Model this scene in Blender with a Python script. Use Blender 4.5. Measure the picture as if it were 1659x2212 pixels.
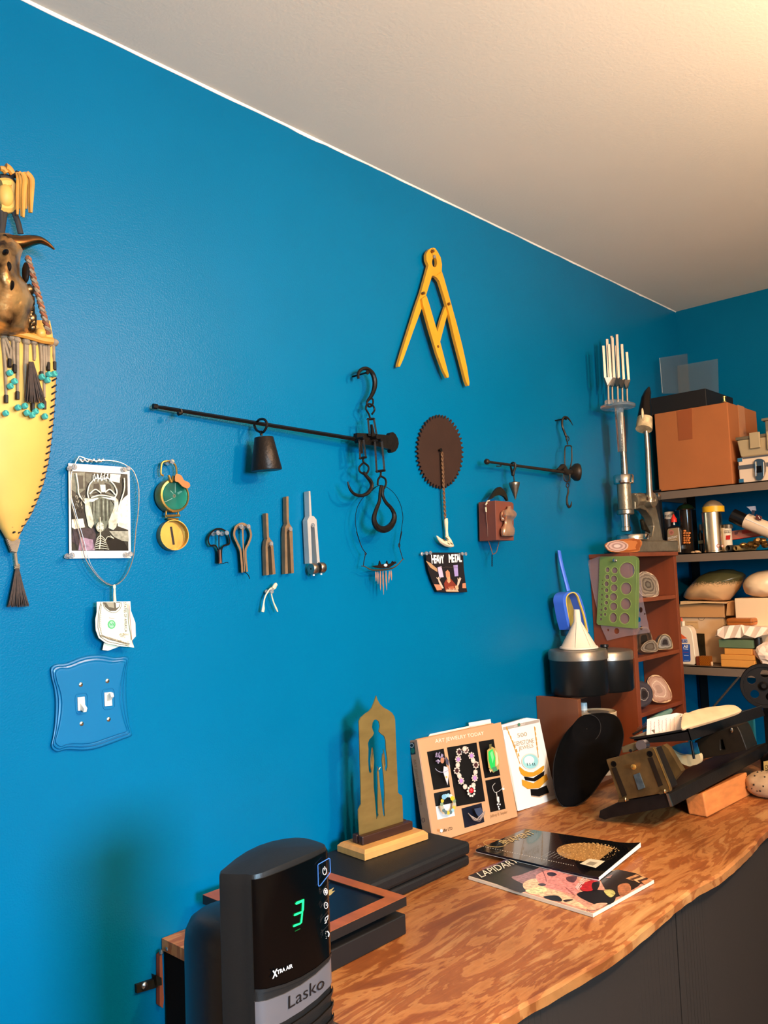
import bpy, bmesh, math, random
from mathutils import Vector, Matrix, noise
from mathutils.geometry import tessellate_polygon

for o in list(bpy.data.objects):
    bpy.data.objects.remove(o)
SC = bpy.context.scene
COL = SC.collection
random.seed(7)

# ------------------------------------------------------------------ camera
F, CX, CY = 1800.0, 829.5, 1106.0
CAM = Vector((0.0, -1.2578, 1.5))
yaw, pit, rol = 0.74676, 0.075644, -0.040250
fw = Vector((math.cos(pit)*math.cos(yaw), math.cos(pit)*math.sin(yaw), math.sin(pit)))
_r = Vector((math.sin(yaw), -math.cos(yaw), 0)); _u = _r.cross(fw)
rt = math.cos(rol)*_r + math.sin(rol)*_u
up = -math.sin(rol)*_r + math.cos(rol)*_u
cd = bpy.data.cameras.new('camera'); cam = bpy.data.objects.new('camera', cd); COL.objects.link(cam)
cam.matrix_world = Matrix(((rt.x, up.x, -fw.x, CAM.x), (rt.y, up.y, -fw.y, CAM.y), (rt.z, up.z, -fw.z, CAM.z), (0, 0, 0, 1)))
cd.sensor_fit = 'VERTICAL'; cd.sensor_height = 36.0; cd.lens = F/2212*36.0
cd.clip_start = 0.02
SC.camera = cam

# ------------------------------------------------------------------ light and exposure
SC.view_settings.view_transform = 'Standard'
SC.view_settings.look = 'None'
SC.view_settings.gamma = 1.0
SC.view_settings.use_curve_mapping = False
SC.view_settings.exposure = 1.45
w = bpy.data.worlds.new('world'); SC.world = w; w.use_nodes = True
w.node_tree.nodes['Background'].inputs[0].default_value = (0.55, 0.7, 1.0, 1)
w.node_tree.nodes['Background'].inputs[1].default_value = 0.4

def lamp(name, kind, loc, power, color, size=0.05, sy=None, aim=None):
    d = bpy.data.lights.new(name, kind); d.energy = power; d.color = color
    if kind == 'AREA':
        d.size = size
        if sy: d.shape = 'RECTANGLE'; d.size_y = sy
    else:
        d.shadow_soft_size = size
    o = bpy.data.objects.new(name, d); COL.objects.link(o); o.location = loc
    if aim: o.rotation_euler = (Vector(aim)-Vector(loc)).to_track_quat('-Z', 'Y').to_euler()
    return o
WARM = (1.0, 0.70, 0.44)
lamp('ceiling_bulb', 'POINT', (0.80, -1.60, 2.10), 18, WARM, 0.03)
lamp('ceiling_bulb', 'POINT', (1.40, -1.60, 2.16), 25, WARM, 0.04)
wd_ = lamp('window_daylight', 'AREA', (0.02, -3.37, 1.62), 21, (0.46, 0.75, 1.0), 0.8, 0.7, aim=(0.5, 0.0, 0.8))
wd_.data.spread = math.radians(95)

# ------------------------------------------------------------------ helpers
def ray(px, py):
    return (px-CX)/F*rt - (py-CY)/F*up + fw
def on(o, n, px, py, lift=0.0):
    d = ray(px, py); o = Vector(o); n = Vector(n)
    return CAM + d*((o-CAM).dot(n)/d.dot(n)) + n*lift
def W(px, py, off=0.0):                # a point 'off' in front of the blue wall
    d = ray(px, py); return CAM + d*((-off-CAM.y)/d.y)
def Zp(px, py, z):
    d = ray(px, py); return CAM + d*((z-CAM.z)/d.z)
def Xp(px, py, x):
    d = ray(px, py); return CAM + d*(x/d.x)
def Yp(px, py, y): return W(px, py, -y)
def R_(p, rpx):                        # size of rpx photo pixels at point p
    return (Vector(p)-CAM).dot(fw)/F*rpx
def cr(x0, y0, s, pts):
    return [(x0+p[0]/s, y0+p[1]/s) + tuple(p[2:]) for p in pts]
def circ(cx, cy, rx, ry=None, n=24, rot=0, a0=0, a1=360):
    ry = rx if ry is None else ry; out = []
    full = abs(a1-a0) >= 360
    for i in range(n if full else n+1):
        a = math.radians(a0+(a1-a0)*i/n); x = rx*math.cos(a); y = ry*math.sin(a)
        c, s = math.cos(math.radians(rot)), math.sin(math.radians(rot))
        out.append((cx+x*c-y*s, cy+x*s+y*c))
    return out
def smooth(pts, k=4, closed=True):     # Catmull-Rom
    P = [tuple(p) for p in pts]; n = len(P); out = []
    for i in range(n if closed else n-1):
        p = [P[(i+j) % n] if closed else P[min(max(i+j, 0), n-1)] for j in (-1, 0, 1, 2)]
        for s in range(k):
            t = s/k
            out.append(tuple(0.5*(2*b+(c-a)*t+(2*a-5*b+4*c-d)*t*t+(3*b-a-3*c+d)*t**3) for a, b, c, d in zip(*p)))
    if not closed: out.append(P[-1])
    return out
def lin(c):
    return tuple(((v/255)/12.92 if v/255 <= 0.04045 else ((v/255+0.055)/1.055)**2.4) for v in c)

MATS = {}
def mat(name, rgb, rough=0.6, metal=0.0, var=0.0, scale=20.0, bump=0.0, bscale=None, spec=0.5, trans=0.0, alpha=1.0, emit=None, ior=1.45, rgb2=None, coat=0.0, stretch=None, sheen=0.0):
    if name in MATS: return MATS[name]
    m = bpy.data.materials.new(name); m.use_nodes = True; nt = m.node_tree; b = nt.nodes['Principled BSDF']
    if max(rgb) < 100: rgb = tuple(v*0.62 for v in rgb)
    c = lin(rgb)
    b.inputs['Base Color'].default_value = (*c, 1); b.inputs['Roughness'].default_value = rough
    b.inputs['Metallic'].default_value = metal; b.inputs['Specular IOR Level'].default_value = spec
    b.inputs['Transmission Weight'].default_value = trans; b.inputs['IOR'].default_value = ior
    b.inputs['Alpha'].default_value = alpha; b.inputs['Coat Weight'].default_value = coat
    b.inputs['Sheen Weight'].default_value = sheen
    if emit: b.inputs['Emission Color'].default_value = (*lin(emit[0]), 1); b.inputs['Emission Strength'].default_value = emit[1]
    co = nt.nodes.new('ShaderNodeTexCoord'); vec = co.outputs['Object']
    if stretch:
        mp = nt.nodes.new('ShaderNodeMapping'); mp.inputs['Scale'].default_value = stretch
        nt.links.new(vec, mp.inputs[0]); vec = mp.outputs[0]
    if var or rgb2:
        n = nt.nodes.new('ShaderNodeTexNoise'); n.inputs['Scale'].default_value = scale; n.inputs['Detail'].default_value = 5
        nt.links.new(vec, n.inputs['Vector'])
        r = nt.nodes.new('ShaderNodeValToRGB'); r.color_ramp.elements[0].position = 0.35; r.color_ramp.elements[1].position = 0.65
        c2 = lin(rgb2) if rgb2 else tuple(v*(1+var) for v in c); c1 = c if rgb2 else tuple(v*(1-var) for v in c)
        r.color_ramp.elements[0].color = (*c1, 1); r.color_ramp.elements[1].color = (*c2, 1)
        nt.links.new(n.outputs['Fac'], r.inputs[0]); nt.links.new(r.outputs[0], b.inputs['Base Color'])
    if bump:
        n = nt.nodes.new('ShaderNodeTexNoise'); n.inputs['Scale'].default_value = bscale or scale; n.inputs['Detail'].default_value = 3
        nt.links.new(vec, n.inputs['Vector'])
        bu = nt.nodes.new('ShaderNodeBump'); bu.inputs['Strength'].default_value = bump; bu.inputs['Distance'].default_value = 0.002
        nt.links.new(n.outputs['Fac'], bu.inputs['Height']); nt.links.new(bu.outputs[0], b.inputs['Normal'])
    MATS[name] = m; return m

def print_mat(name, rough=0.4, grain=0.0, spec=0.5):
    if name in MATS: return MATS[name]
    m = bpy.data.materials.new(name); m.use_nodes = True; nt = m.node_tree; b = nt.nodes['Principled BSDF']
    a = nt.nodes.new('ShaderNodeAttribute'); a.attribute_name = 'Col'
    b.inputs['Roughness'].default_value = rough; b.inputs['Specular IOR Level'].default_value = spec
    if grain:
        co = nt.nodes.new('ShaderNodeTexCoord'); n = nt.nodes.new('ShaderNodeTexNoise'); n.inputs['Scale'].default_value = 160; n.inputs['Detail'].default_value = 6
        mr = nt.nodes.new('ShaderNodeMapRange'); mr.inputs['To Min'].default_value = 1-grain; mr.inputs['To Max'].default_value = 1+grain; mr.inputs['From Min'].default_value = .3; mr.inputs['From Max'].default_value = .7
        mx = nt.nodes.new('ShaderNodeVectorMath'); mx.operation = 'SCALE'
        nt.links.new(co.outputs['Object'], n.inputs['Vector']); nt.links.new(n.outputs['Fac'], mr.inputs['Value'])
        nt.links.new(a.outputs['Color'], mx.inputs[0]); nt.links.new(mr.outputs[0], mx.inputs['Scale']); nt.links.new(mx.outputs[0], b.inputs['Base Color'])
    else:
        nt.links.new(a.outputs['Color'], b.inputs['Base Color'])
    MATS[name] = m; return m

ROOT = {}
def thing(name, label, cat, loc, group=None):
    o = bpy.data.objects.new(name, None); COL.objects.link(o); o.location = loc; o.empty_display_size = 0.02
    o['label'] = label; o['category'] = cat
    if group: o['group'] = group
    ROOT[o.name] = Vector(loc); return o
def tag(o, label, cat, group=None):
    o['label'] = label; o['category'] = cat
    if group: o['group'] = group
    return o
def origin_of(o):
    p = Vector((0, 0, 0))
    while o is not None: p += Vector(o.location); o = o.parent
    return p

class G:
    def __init__(s): s.v = []; s.f = []; s.c = []
    def add(s, vs, fs, col=None):
        k = len(s.v); s.v += [Vector(v) for v in vs]; s.f += [tuple(i+k for i in f) for f in fs]; s.c += [col]*len(fs)
    def box(s, x, y, z):
        x, y, z = sorted(x), sorted(y), sorted(z)
        s.hexa([(x[0], y[0], z[0]), (x[1], y[0], z[0]), (x[1], y[1], z[0]), (x[0], y[1], z[0])], [(x[0], y[0], z[1]), (x[1], y[0], z[1]), (x[1], y[1], z[1]), (x[0], y[1], z[1])])
        return s
    def hexa(s, a, b):                 # two loops of equal length joined and capped
        n = len(a); s.add(list(a)+list(b), [tuple(range(n))[::-1], tuple(range(n, 2*n))]+[(i, (i+1) % n, n+(i+1) % n, n+i) for i in range(n)]); return s
    def obox(s, o, u, v, w_):          # oriented box: corner and three edge vectors
        o, u, v, w_ = map(Vector, (o, u, v, w_)); s.hexa([o, o+u, o+u+v, o+v], [o+w_, o+u+w_, o+u+v+w_, o+v+w_]); return s
    def loft(s, rings, cap=True, closed=True):
        n = len(rings[0]); vs = [p for r in rings for p in r]; fs = []
        for k in range(len(rings)-1):
            for i in range(n if closed else n-1):
                fs.append((k*n+i, k*n+(i+1) % n, (k+1)*n+(i+1) % n, (k+1)*n+i))
        if cap: fs += [tuple(range(n))[::-1], tuple((len(rings)-1)*n+i for i in range(n))]
        s.add(vs, fs); return s
    def prism(s, pts, ext, holes=()):  # polygon (3D points) extruded by ext, holes cut through
        ext = Vector(ext); loops = [[Vector(p) for p in pts]]+[[Vector(p) for p in h] for h in holes]
        flat = [p for l in loops for p in l]; n = len(flat)
        tris = tessellate_polygon(loops)
        fs = [tuple(t) for t in tris]+[tuple(i+n for i in t[::-1]) for t in tris]; k = 0
        for l in loops:
            m = len(l); fs += [(k+i, k+(i+1) % m, n+k+(i+1) % m, n+k+i) for i in range(m)]; k += m
        s.add(flat+[p+ext for p in flat], fs); return s
    def tube(s, pts, r, seg=8, closed=False, cap=True, flat=1.0, nrm=None):
        P = [Vector(p) for p in pts]; n = len(P); rs = r if isinstance(r, (list, tuple)) else [r]*n; rings = []; pn = Vector(nrm) if nrm else Vector((0.13, 1, 0.21))
        for i in range(n):
            a = P[i-1] if (closed or i) else P[0]; b = P[(i+1) % n] if (closed or i < n-1) else P[-1]
            t = (b-a); t = t.normalized() if t.length else Vector((0, 0, 1))
            u = pn-t*pn.dot(t)
            if u.length < 1e-4: u = t.orthogonal()
            u.normalize(); q = t.cross(u)
            if not nrm: pn = u
            rings.append([P[i]+(u*math.cos(2*math.pi*k/seg+math.pi/seg)*flat+q*math.sin(2*math.pi*k/seg+math.pi/seg))*rs[i] for k in range(seg)])
        if closed: rings.append(rings[0])
        s.loft(rings, cap and not closed); return s
    def lathe(s, o, axis, prof, seg=24, sx=1.0, cap=True):   # prof: (radius, height)
        o = Vector(o); a = Vector(axis).normalized(); u = a.orthogonal().normalized()
        if abs(a.z) > 0.9: u = Vector((1, 0, 0)); u = (u-a*u.dot(a)).normalized()
        q = a.cross(u)
        s.loft([[o+a*h+(u*math.cos(2*math.pi*k/seg)+q*sx*math.sin(2*math.pi*k/seg))*max(r, 1e-5) for k in range(seg)] for r, h in prof], cap); return s
    def ball(s, c, r, seg=12, rng=8, jit=0.0, rot=None):
        c = Vector(c); r = Vector(r) if hasattr(r, '__len__') else Vector((r, r, r)); rings = []
        for j in range(rng+1):
            th = math.pi*j/rng; row = []
            for k in range(seg):
                a = 2*math.pi*k/seg; d = Vector((math.sin(th)*math.cos(a), math.sin(th)*math.sin(a), math.cos(th)))
                f = 1+jit*noise.noise(d*1.7+c*30)
                p = Vector((d.x*r.x, d.y*r.y, d.z*r.z))*f
                if rot: p = rot @ p
                row.append(c+p)
            rings.append(row)
        s.loft(rings, True); return s
    def obj(s, name, m, parent=None, label=None, sm=40, bevel=0.0, kind=None):
        if parent is not None: org = origin_of(parent)
        else:
            lo = Vector([min(v[i] for v in s.v) for i in range(3)]); hi = Vector([max(v[i] for v in s.v) for i in range(3)])
            org = Vector(((lo.x+hi.x)/2, (lo.y+hi.y)/2, lo.z))
        me = bpy.data.meshes.new(name); me.from_pydata([v-org for v in s.v], [], s.f); me.materials.append(m)
        bm = bmesh.new(); bm.from_mesh(me); cols = None
        if any(c is not None for c in s.c):
            lay = bm.loops.layers.float_color.new('Col')
            bm.faces.ensure_lookup_table()
            for f, c in zip(bm.faces, s.c):
                for l in f.loops: l[lay] = (*lin(c or (128, 128, 128)), 1)
        else:
            bmesh.ops.remove_doubles(bm, verts=bm.verts, dist=1e-6)
            bmesh.ops.recalc_face_normals(bm, faces=bm.faces)
        bm.to_mesh(me); bm.free()
        if sm:
            for p in me.polygons: p.use_smooth = True
            me.set_sharp_from_angle(angle=math.radians(sm))
        o = bpy.data.objects.new(name, me); COL.objects.link(o)
        if parent is not None: o.parent = parent
        else: o.location = org
        if bevel:
            b = o.modifiers.new('bevel', 'BEVEL'); b.width = bevel; b.segments = 2; b.limit_method = 'ANGLE'; b.angle_limit = math.radians(40)
        if label: o['label'] = label
        if kind: o['kind'] = kind
        return o

class Art:                             # flat print: coloured polygons on one plane
    def __init__(s, o, n, lift=0.0003, fn=None):
        s.o = Vector(o); s.n = Vector(n).normalized(); s.l = lift; s.g = G(); s.fn = fn
    def p(s, x, y):
        return on(s.o, s.n, x, y, s.l)
    def poly(s, pts, col):
        P = [s.p(*q[:2]) for q in pts]; s.g.add(P, [t for t in tessellate_polygon([P])], col); s.l += 0.00006; return s
    def circ(s, cx, cy, rx, ry, col, rot=0, n=18): return s.poly(circ(cx, cy, rx, ry, n, rot), col)
    def line(s, pts, wd, col):
        for (a, b), (c, d) in zip(pts, pts[1:]):
            L = math.hypot(c-a, d-b) or 1; nx, ny = -(d-b)/L*wd/2, (c-a)/L*wd/2
            s.g.add([s.p(a+nx, b+ny), s.p(c+nx, d+ny), s.p(c-nx, d-ny), s.p(a-nx, b-ny)], [(0, 1, 2, 3)], col)
        s.l += 0.00006; return s
    def ring(s, cx, cy, rx, ry, wd, col, rot=0, n=24, a0=0, a1=360):
        c = circ(cx, cy, rx, ry, n, rot, a0, a1)
        if abs(a1-a0) >= 360: c = c+[c[0]]
        return s.line(c, wd, col)
    def obj(s, name, parent, m, label=None): return s.g.obj(name, m, parent, label, sm=0)

def text(body, name, parent, m, p0, p1, p2, lift=0.0004, fn=None, bold=0.0, label=None, sp=1.0):
    """lettering flattened on the parallelogram p0 (lower left), p1 (lower right), p2 (upper left)"""
    c = bpy.data.curves.new('t', 'FONT'); c.body = body; c.offset = bold; c.resolution_u = 3; c.space_character = sp
    c.align_x = 'CENTER' if '\n' in body else 'LEFT'
    o = bpy.data.objects.new('t', c); COL.objects.link(o); bpy.context.view_layer.update()
    me = bpy.data.meshes.new_from_object(o.evaluated_get(bpy.context.evaluated_depsgraph_get()))
    bpy.data.objects.remove(o)
    xs = [v.co.x for v in me.vertices]; ys = [v.co.y for v in me.vertices]
    x0, x1, y0, y1 = min(xs), max(xs), min(ys), max(ys)
    p0, p1, p2 = map(Vector, (p0, p1, p2)); n = (p1-p0).cross(p2-p0).normalized()
    if n.dot(CAM-p0) < 0: n = -n
    g = G(); vs = []
    for v in me.vertices:
        a = (v.co.x-x0)/(x1-x0); b = (v.co.y-y0)/(y1-y0)
        vs.append(p0+(p1-p0)*a+(p2-p0)*b+n*lift)
    g.add(vs, [tuple(p.vertices) for p in me.polygons]); bpy.data.meshes.remove(me)
    return g.obj(name, m, parent, label, sm=0)
def struct(o, k='structure'): o['kind'] = k; return o

TZ = 0.918      # bench top
XB = 3.012      # back wall
CZ = 2.441      # ceiling

# ------------------------------------------------------------------ materials of the room
def wall_paint():
    m = mat('blue_wall_paint', (0, 101, 142), 0.27, var=0.04, scale=3, bump=0.30, bscale=380, spec=0.16)
    return m
BLUE = wall_paint()
CEIL = mat('ceiling_paint', (244, 233, 214), 0.8, var=0.02, scale=2, bump=0.15, bscale=150)
WHITE = mat('white_paint', (235, 230, 220), 0.6)

struct(G().box((-1.6, XB+0.12), (0.0, 0.12), (0, CZ)).obj('wall_left', BLUE, sm=0))
struct(G().box((XB, XB+0.12), (-3.4, 0.0), (0, CZ)).obj('wall_back', BLUE, sm=0))
struct(G().box((-1.72, XB+0.12), (-3.52, 0.12), (CZ, CZ+0.1)).obj('ceiling', CEIL, sm=0))
struct(G().box((-1.72, XB+0.12), (-3.52, 0.12), (-0.1, 0)).obj('floor', mat('floor_wood', (150, 116, 84), 0.5, var=0.25, scale=6, stretch=(1, 8, 1)), sm=0))
CREAM = mat('plain_wall_paint', (214, 204, 190), 0.8)
struct(G().box((-1.72, -1.6), (-3.52, 0.12), (0, CZ)).obj('wall_near', CREAM, sm=0))
g = G(); g.box((-1.6, -0.28), (-3.52, -3.4), (0, CZ)); g.box((0.32, XB), (-3.52, -3.4), (0, CZ)); g.box((-0.28, 0.32), (-3.52, -3.4), (0, 1.35)); g.box((-0.28, 0.32), (-3.52, -3.4), (2.01, CZ))
struct(g.obj('wall_right', CREAM, sm=0))
g = G()
for x in (-0.28, 0.0, 0.28): g.box((x, x+0.04), (-3.50, -3.45), (1.35, 2.01))
for z in (1.35, 1.97): g.box((-0.28, 0.32), (-3.50, -3.45), (z, z+0.04))
struct(g.obj('window_1', WHITE, sm=0))
# unpainted caulk line where the blue paint stops below the ceiling
g = G(); a = []; b = []
for i in range(121):
    x = -0.2+i*(XB+0.2)/120; hh = 0.0055 if x < 1.3 else 0.0035
    hh *= 0.75+0.5*noise.noise(Vector((x*9, 3, 1)))+(0.0 if x < 1.0 else 0.3*noise.noise(Vector((x*30, 0, 0))))
    a.append((x, -0.004, CZ)); b.append((x, -0.0012, CZ-abs(hh)))
g.add(a+b+[(p[0], 0.0, p[2]) for p in b], [(i, i+1, 122+i, 121+i) for i in range(120)]+[(121+i, 122+i, 243+i, 242+i) for i in range(120)])
struct(g.obj('trim_1', mat('caulk', (250, 244, 232), 0.6), sm=0))

# ------------------------------------------------------------------ bench
def plywood():
    m = bpy.data.materials.new('plywood_top'); m.use_nodes = True; nt = m.node_tree; b = nt.nodes['Principled BSDF']; L = nt.links.new
    co = nt.nodes.new('ShaderNodeTexCoord'); mp = nt.nodes.new('ShaderNodeMapping'); mp.inputs['Scale'].default_value = (1.7, 6.5, 2)
    L(co.outputs['Object'], mp.inputs[0])
    n1 = nt.nodes.new('ShaderNodeTexNoise'); n1.inputs['Scale'].default_value = 3.0; n1.inputs['Detail'].default_value = 6; n1.inputs['Roughness'].default_value = 0.6; n1.inputs['Distortion'].default_value = 0.5
    L(mp.outputs[0], n1.inputs['Vector'])
    r = nt.nodes.new('ShaderNodeValToRGB'); cr_ = r.color_ramp
    cr_.elements[0].position = 0.28; cr_.elements[0].color = (*lin((138, 74, 32)), 1)
    cr_.elements[1].position = 0.72; cr_.elements[1].color = (*lin((222, 168, 104)), 1)
    for p, c in ((0.40, (156, 86, 38)), (0.43, (188, 120, 62)), (0.49, (200, 134, 74)), (0.51, (164, 94, 44)), (0.565, (172, 102, 50)), (0.59, (200, 138, 80))):
        e = cr_.elements.new(p); e.color = (*lin(c), 1)
    L(n1.outputs['Fac'], r.inputs[0])
    mp2 = nt.nodes.new('ShaderNodeMapping'); mp2.inputs['Scale'].default_value = (6, 150, 6); L(co.outputs['Object'], mp2.inputs[0])
    n2 = nt.nodes.new('ShaderNodeTexNoise'); n2.inputs['Scale'].default_value = 2; n2.inputs['Detail'].default_value = 4; L(mp2.outputs[0], n2.inputs['Vector'])
    mr = nt.nodes.new('ShaderNodeMapRange'); mr.inputs['To Min'].default_value = 0.78; mr.inputs['To Max'].default_value = 1.18; L(n2.outputs['Fac'], mr.inputs['Value'])
    n3 = nt.nodes.new('ShaderNodeTexNoise'); n3.inputs['Scale'].default_value = 3.2; n3.inputs['Detail'].default_value = 5; L(co.outputs['Object'], n3.inputs['Vector'])
    mr3 = nt.nodes.new('ShaderNodeMapRange'); mr3.inputs['From Min'].default_value = .35; mr3.inputs['From Max'].default_value = .6; mr3.inputs['To Min'].default_value = 0.54; mr3.inputs['To Max'].default_value = 0.86; L(n3.outputs['Fac'], mr3.inputs['Value'])
    mu = nt.nodes.new('ShaderNodeMath'); mu.operation = 'MULTIPLY'; L(mr.outputs[0], mu.inputs[0]); L(mr3.outputs[0], mu.inputs[1])
    vm = nt.nodes.new('ShaderNodeVectorMath'); vm.operation = 'SCALE'; L(r.outputs[0], vm.inputs[0]); L(mu.outputs[0], vm.inputs['Scale']); L(vm.outputs[0], b.inputs['Base Color'])
    b.inputs['Roughness'].default_value = 0.42
    bu = nt.nodes.new('ShaderNodeBump'); bu.inputs['Strength'].default_value = 0.15; bu.inputs['Distance'].default_value = 0.001; L(n2.outputs['Fac'], bu.inputs['Height']); L(bu.outputs[0], b.inputs['Normal'])
    return m
PLY = plywood()
bench = thing('workbench', 'long plywood workbench with a worn wavy front edge along the blue wall', 'workbench', (1.9, -0.3, 0))
edge_pts = [(0.776, -0.585), (0.899, -0.580), (0.95, -0.582), (1.06, -0.594), (1.17, -0.604), (1.275, -0.603), (1.38, -0.599), (1.49, -0.597), (1.58, -0.606), (1.673, -0.604), (1.79, -0.597), (1.912, -0.586), (2.1, -0.60), (2.4, -0.60), (2.66, -0.595)]
E = smooth(edge_pts, 8, closed=False)
outline = []
top = []; low = []; mid = []
for i, (x, y) in enumerate(E):
    j = 0.0016*noise.noise(Vector((x*55, 0, 0)))+0.0018*noise.noise(Vector((x*17, 4, 0)))
    top.append((x, y+j+0.004, TZ)); mid.append((x, y+j-0.001, TZ-0.004)); low.append((x, y+0.003*noise.noise(Vector((x*28, 9, 0)))+0.001, TZ-0.019))
back = [(p[0], -0.002, TZ) for p in top]; backl = [(p[0], -0.002, TZ-0.019) for p in top]
n = len(E)
g = G(); g.loft([[back[i], top[i], mid[i], low[i], backl[i]] for i in range(n)])
g.obj('bench_top', PLY, bench, sm=25)
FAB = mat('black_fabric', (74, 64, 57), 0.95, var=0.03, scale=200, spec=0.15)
g = G(); rows = []
for z in [TZ-0.019-0.9*k/8 for k in range(9)]:
    rows.append([(E[min(int(i/240*(n-1)), n-1)][0], -0.572+0.0015*math.sin(i/240*41)*min(1, (TZ-z)*3)+0.004*math.sin(i/240*17+1)-0.004*math.exp(-((i-118)/1.2)**2), z) for i in range(241)])
g.loft([r+[(q[0], q[1]+0.003, q[2]) for q in r[::-1]] for r in rows])
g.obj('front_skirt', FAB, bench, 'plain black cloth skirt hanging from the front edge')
side = []
for z in [TZ-0.019-0.9*k/8 for k in range(9)]:
    side.append([(0.779+0.002*math.sin(y*30), -y*0.572, z) for y in [i/24 for i in range(25)]])
side = [[(q[0], q[1]-0.006, q[2]) for q in r] for r in side]
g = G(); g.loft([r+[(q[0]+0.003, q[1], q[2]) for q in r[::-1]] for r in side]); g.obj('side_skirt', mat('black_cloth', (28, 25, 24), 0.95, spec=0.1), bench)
WOODD = mat('dark_red_wood', (110, 52, 30), 0.5, var=0.2, scale=30, stretch=(1, 1, 0.1))
g = G()
for x, y in ((0.83, -0.05), (0.83, -0.53), (2.62, -0.05), (2.62, -0.53)):
    l = G().box((x-0.02, x+0.02), (y-0.02, y+0.02), (0, TZ-0.02)); l.obj('leg', WOODD, bench, sm=0)
p = [W(*q, 0.012) for q in ((345, 2065), (350, 2060), (354, 2160), (352, 2178), (345, 2172))]
G().prism(p, (0, 0.010, 0)).obj('end_strip', mat('orange_strip', (140, 66, 34), 0.6), bench)
STEEL = mat('bright_steel', (190, 186, 180), 0.28, 1.0, var=0.06, scale=60)
g = G()
for q in ((348.5, 2057), (362, 2049)):
    c = W(*q, 0.016); g.lathe(c, (-0.5, -1, 0.1), [(0.0015, -0.012), (0.0035, 0), (0.0035, 0.002), (0.002, 0.004)], 12)
g.obj('screw', STEEL, bench)
br = thing('wall_bracket', 'small tarnished metal bracket screwed to the wall at the bench end', 'bracket', W(322, 2130))
TARN = mat('tarnished_bronze', (92, 82, 62), 0.45, 0.8, var=0.25, scale=90)
G().prism([W(*q, 0.006) for q in ((295, 2128), (340, 2113), (341, 2133), (296, 2146))], (0, 0.006, 0)).obj('plate', TARN, br)
G().prism([W(*q, 0.014) for q in ((337, 2108), (349, 2112), (350, 2128), (340, 2130))], (0, 0.014, 0)).obj('lug', TARN, br)
G().lathe(W(312, 2129, 0.006), (0, -1, 0), [(0.006, 0), (0.0055, 0.002), (0.002, 0.004)], 12).obj('screw', STEEL, br)

# ------------------------------------------------------------------ push pins
PINM = mat('clear_plastic', (235, 235, 235), 0.08, trans=0.85, spec=0.6)
_pin = {}
def pin(px, py, label, group=None, off=0.0, off2=0.021, body=PINM, d=None):
    p = W(px, py, off2); key = body.name
    if key not in _pin:
        t = thing('pushpin', label, 'pushpin', p+Vector((0, 0.021, 0)))
        G().lathe(p, (0.12, -1, 0.05), [(0.0042, -0.0002), (0.0046, 0.001), (0.0042, 0.0022)], 14).obj('head', body, t)
        G().lathe(p, (0.12, -1, 0.05), [(0.0042, -0.0135), (0.0045, -0.0115), (0.0024, -0.0095), (0.0022, -0.002), (0.0042, 0.0)], 14).obj('grip', body, t)
        G().lathe(p, (0.12, -1, 0.05), [(0.0005, -0.0205), (0.0006, -0.0135)], 6).obj('needle', STEEL, t)
        _pin[key] = t
    else:
        s = _pin[key]; t = s.copy(); COL.objects.link(t); t.location = p+Vector((0, 0.021, 0))
        for ch in list(s.children):
            c = ch.copy(); COL.objects.link(c); c.parent = t
        t['label'] = label
    if group: t['group'] = group
    elif 'group' in t: del t['group']
    return t
PG = 'clear pushpins on the blue wall'

# ------------------------------------------------------------------ switch plate
sp = thing('switch_plate', 'wavy-edged double light switch plate painted blue like the wall', 'switch plate', W(203, 1520))
BLUEP = mat('blue_plate_paint', (10, 104, 150), 0.30, var=0.03, scale=8, spec=0.5)
ol = cr(90, 1380, 6.9125, [(133, 470), (150, 415), (215, 378), (330, 370), (450, 330), (560, 285), (690, 252), (830, 240), (960, 252), (1080, 275), (1180, 272), (1250, 265), (1300, 290), (1292, 350), (1280, 430), (1265, 560), (1258, 720), (1262, 900), (1280, 1100), (1310, 1280), (1342, 1400), (1345, 1435), (1310, 1462), (1230, 1490), (1100, 1540), (960, 1590), (820, 1635), (680, 1660), (540, 1662), (400, 1655), (310, 1665), (235, 1688), (165, 1650), (142, 1590), (165, 1480), (190, 1300), (203, 1100), (203, 900), (180, 720), (150, 600)])
ol = smooth(ol, 3)
ctr = (sum(p[0] for p in ol)/len(ol), sum(p[1] for p in ol)/len(ol))
def ringw(sc, off):
    out = []
    for x, y in ol:
        dx, dy = x-ctr[0], y-ctr[1]; L = math.hypot(dx, dy); k = (L-sc)/L
        out.append(W(ctr[0]+dx*k, ctr[1]+dy*k, off))
    return out
g = G(); g.loft([ringw(s, o) for s, o in ((-1, 0.0), (0, 0.004), (2, 0.0062), (5, 0.0066), (6.5, 0.0058), (8, 0.0088), (11.5, 0.0095), (13, 0.0088), (15, 0.0108), (18, 0.011))], cap=False)
cap_ = ringw(18, 0.011); g.add(cap_, [tuple(t) for t in tessellate_polygon([cap_])]); g.obj('plate', BLUEP, sp, sm=0)
TOG = mat('ivory_plastic', (240, 228, 206), 0.35)
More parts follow.
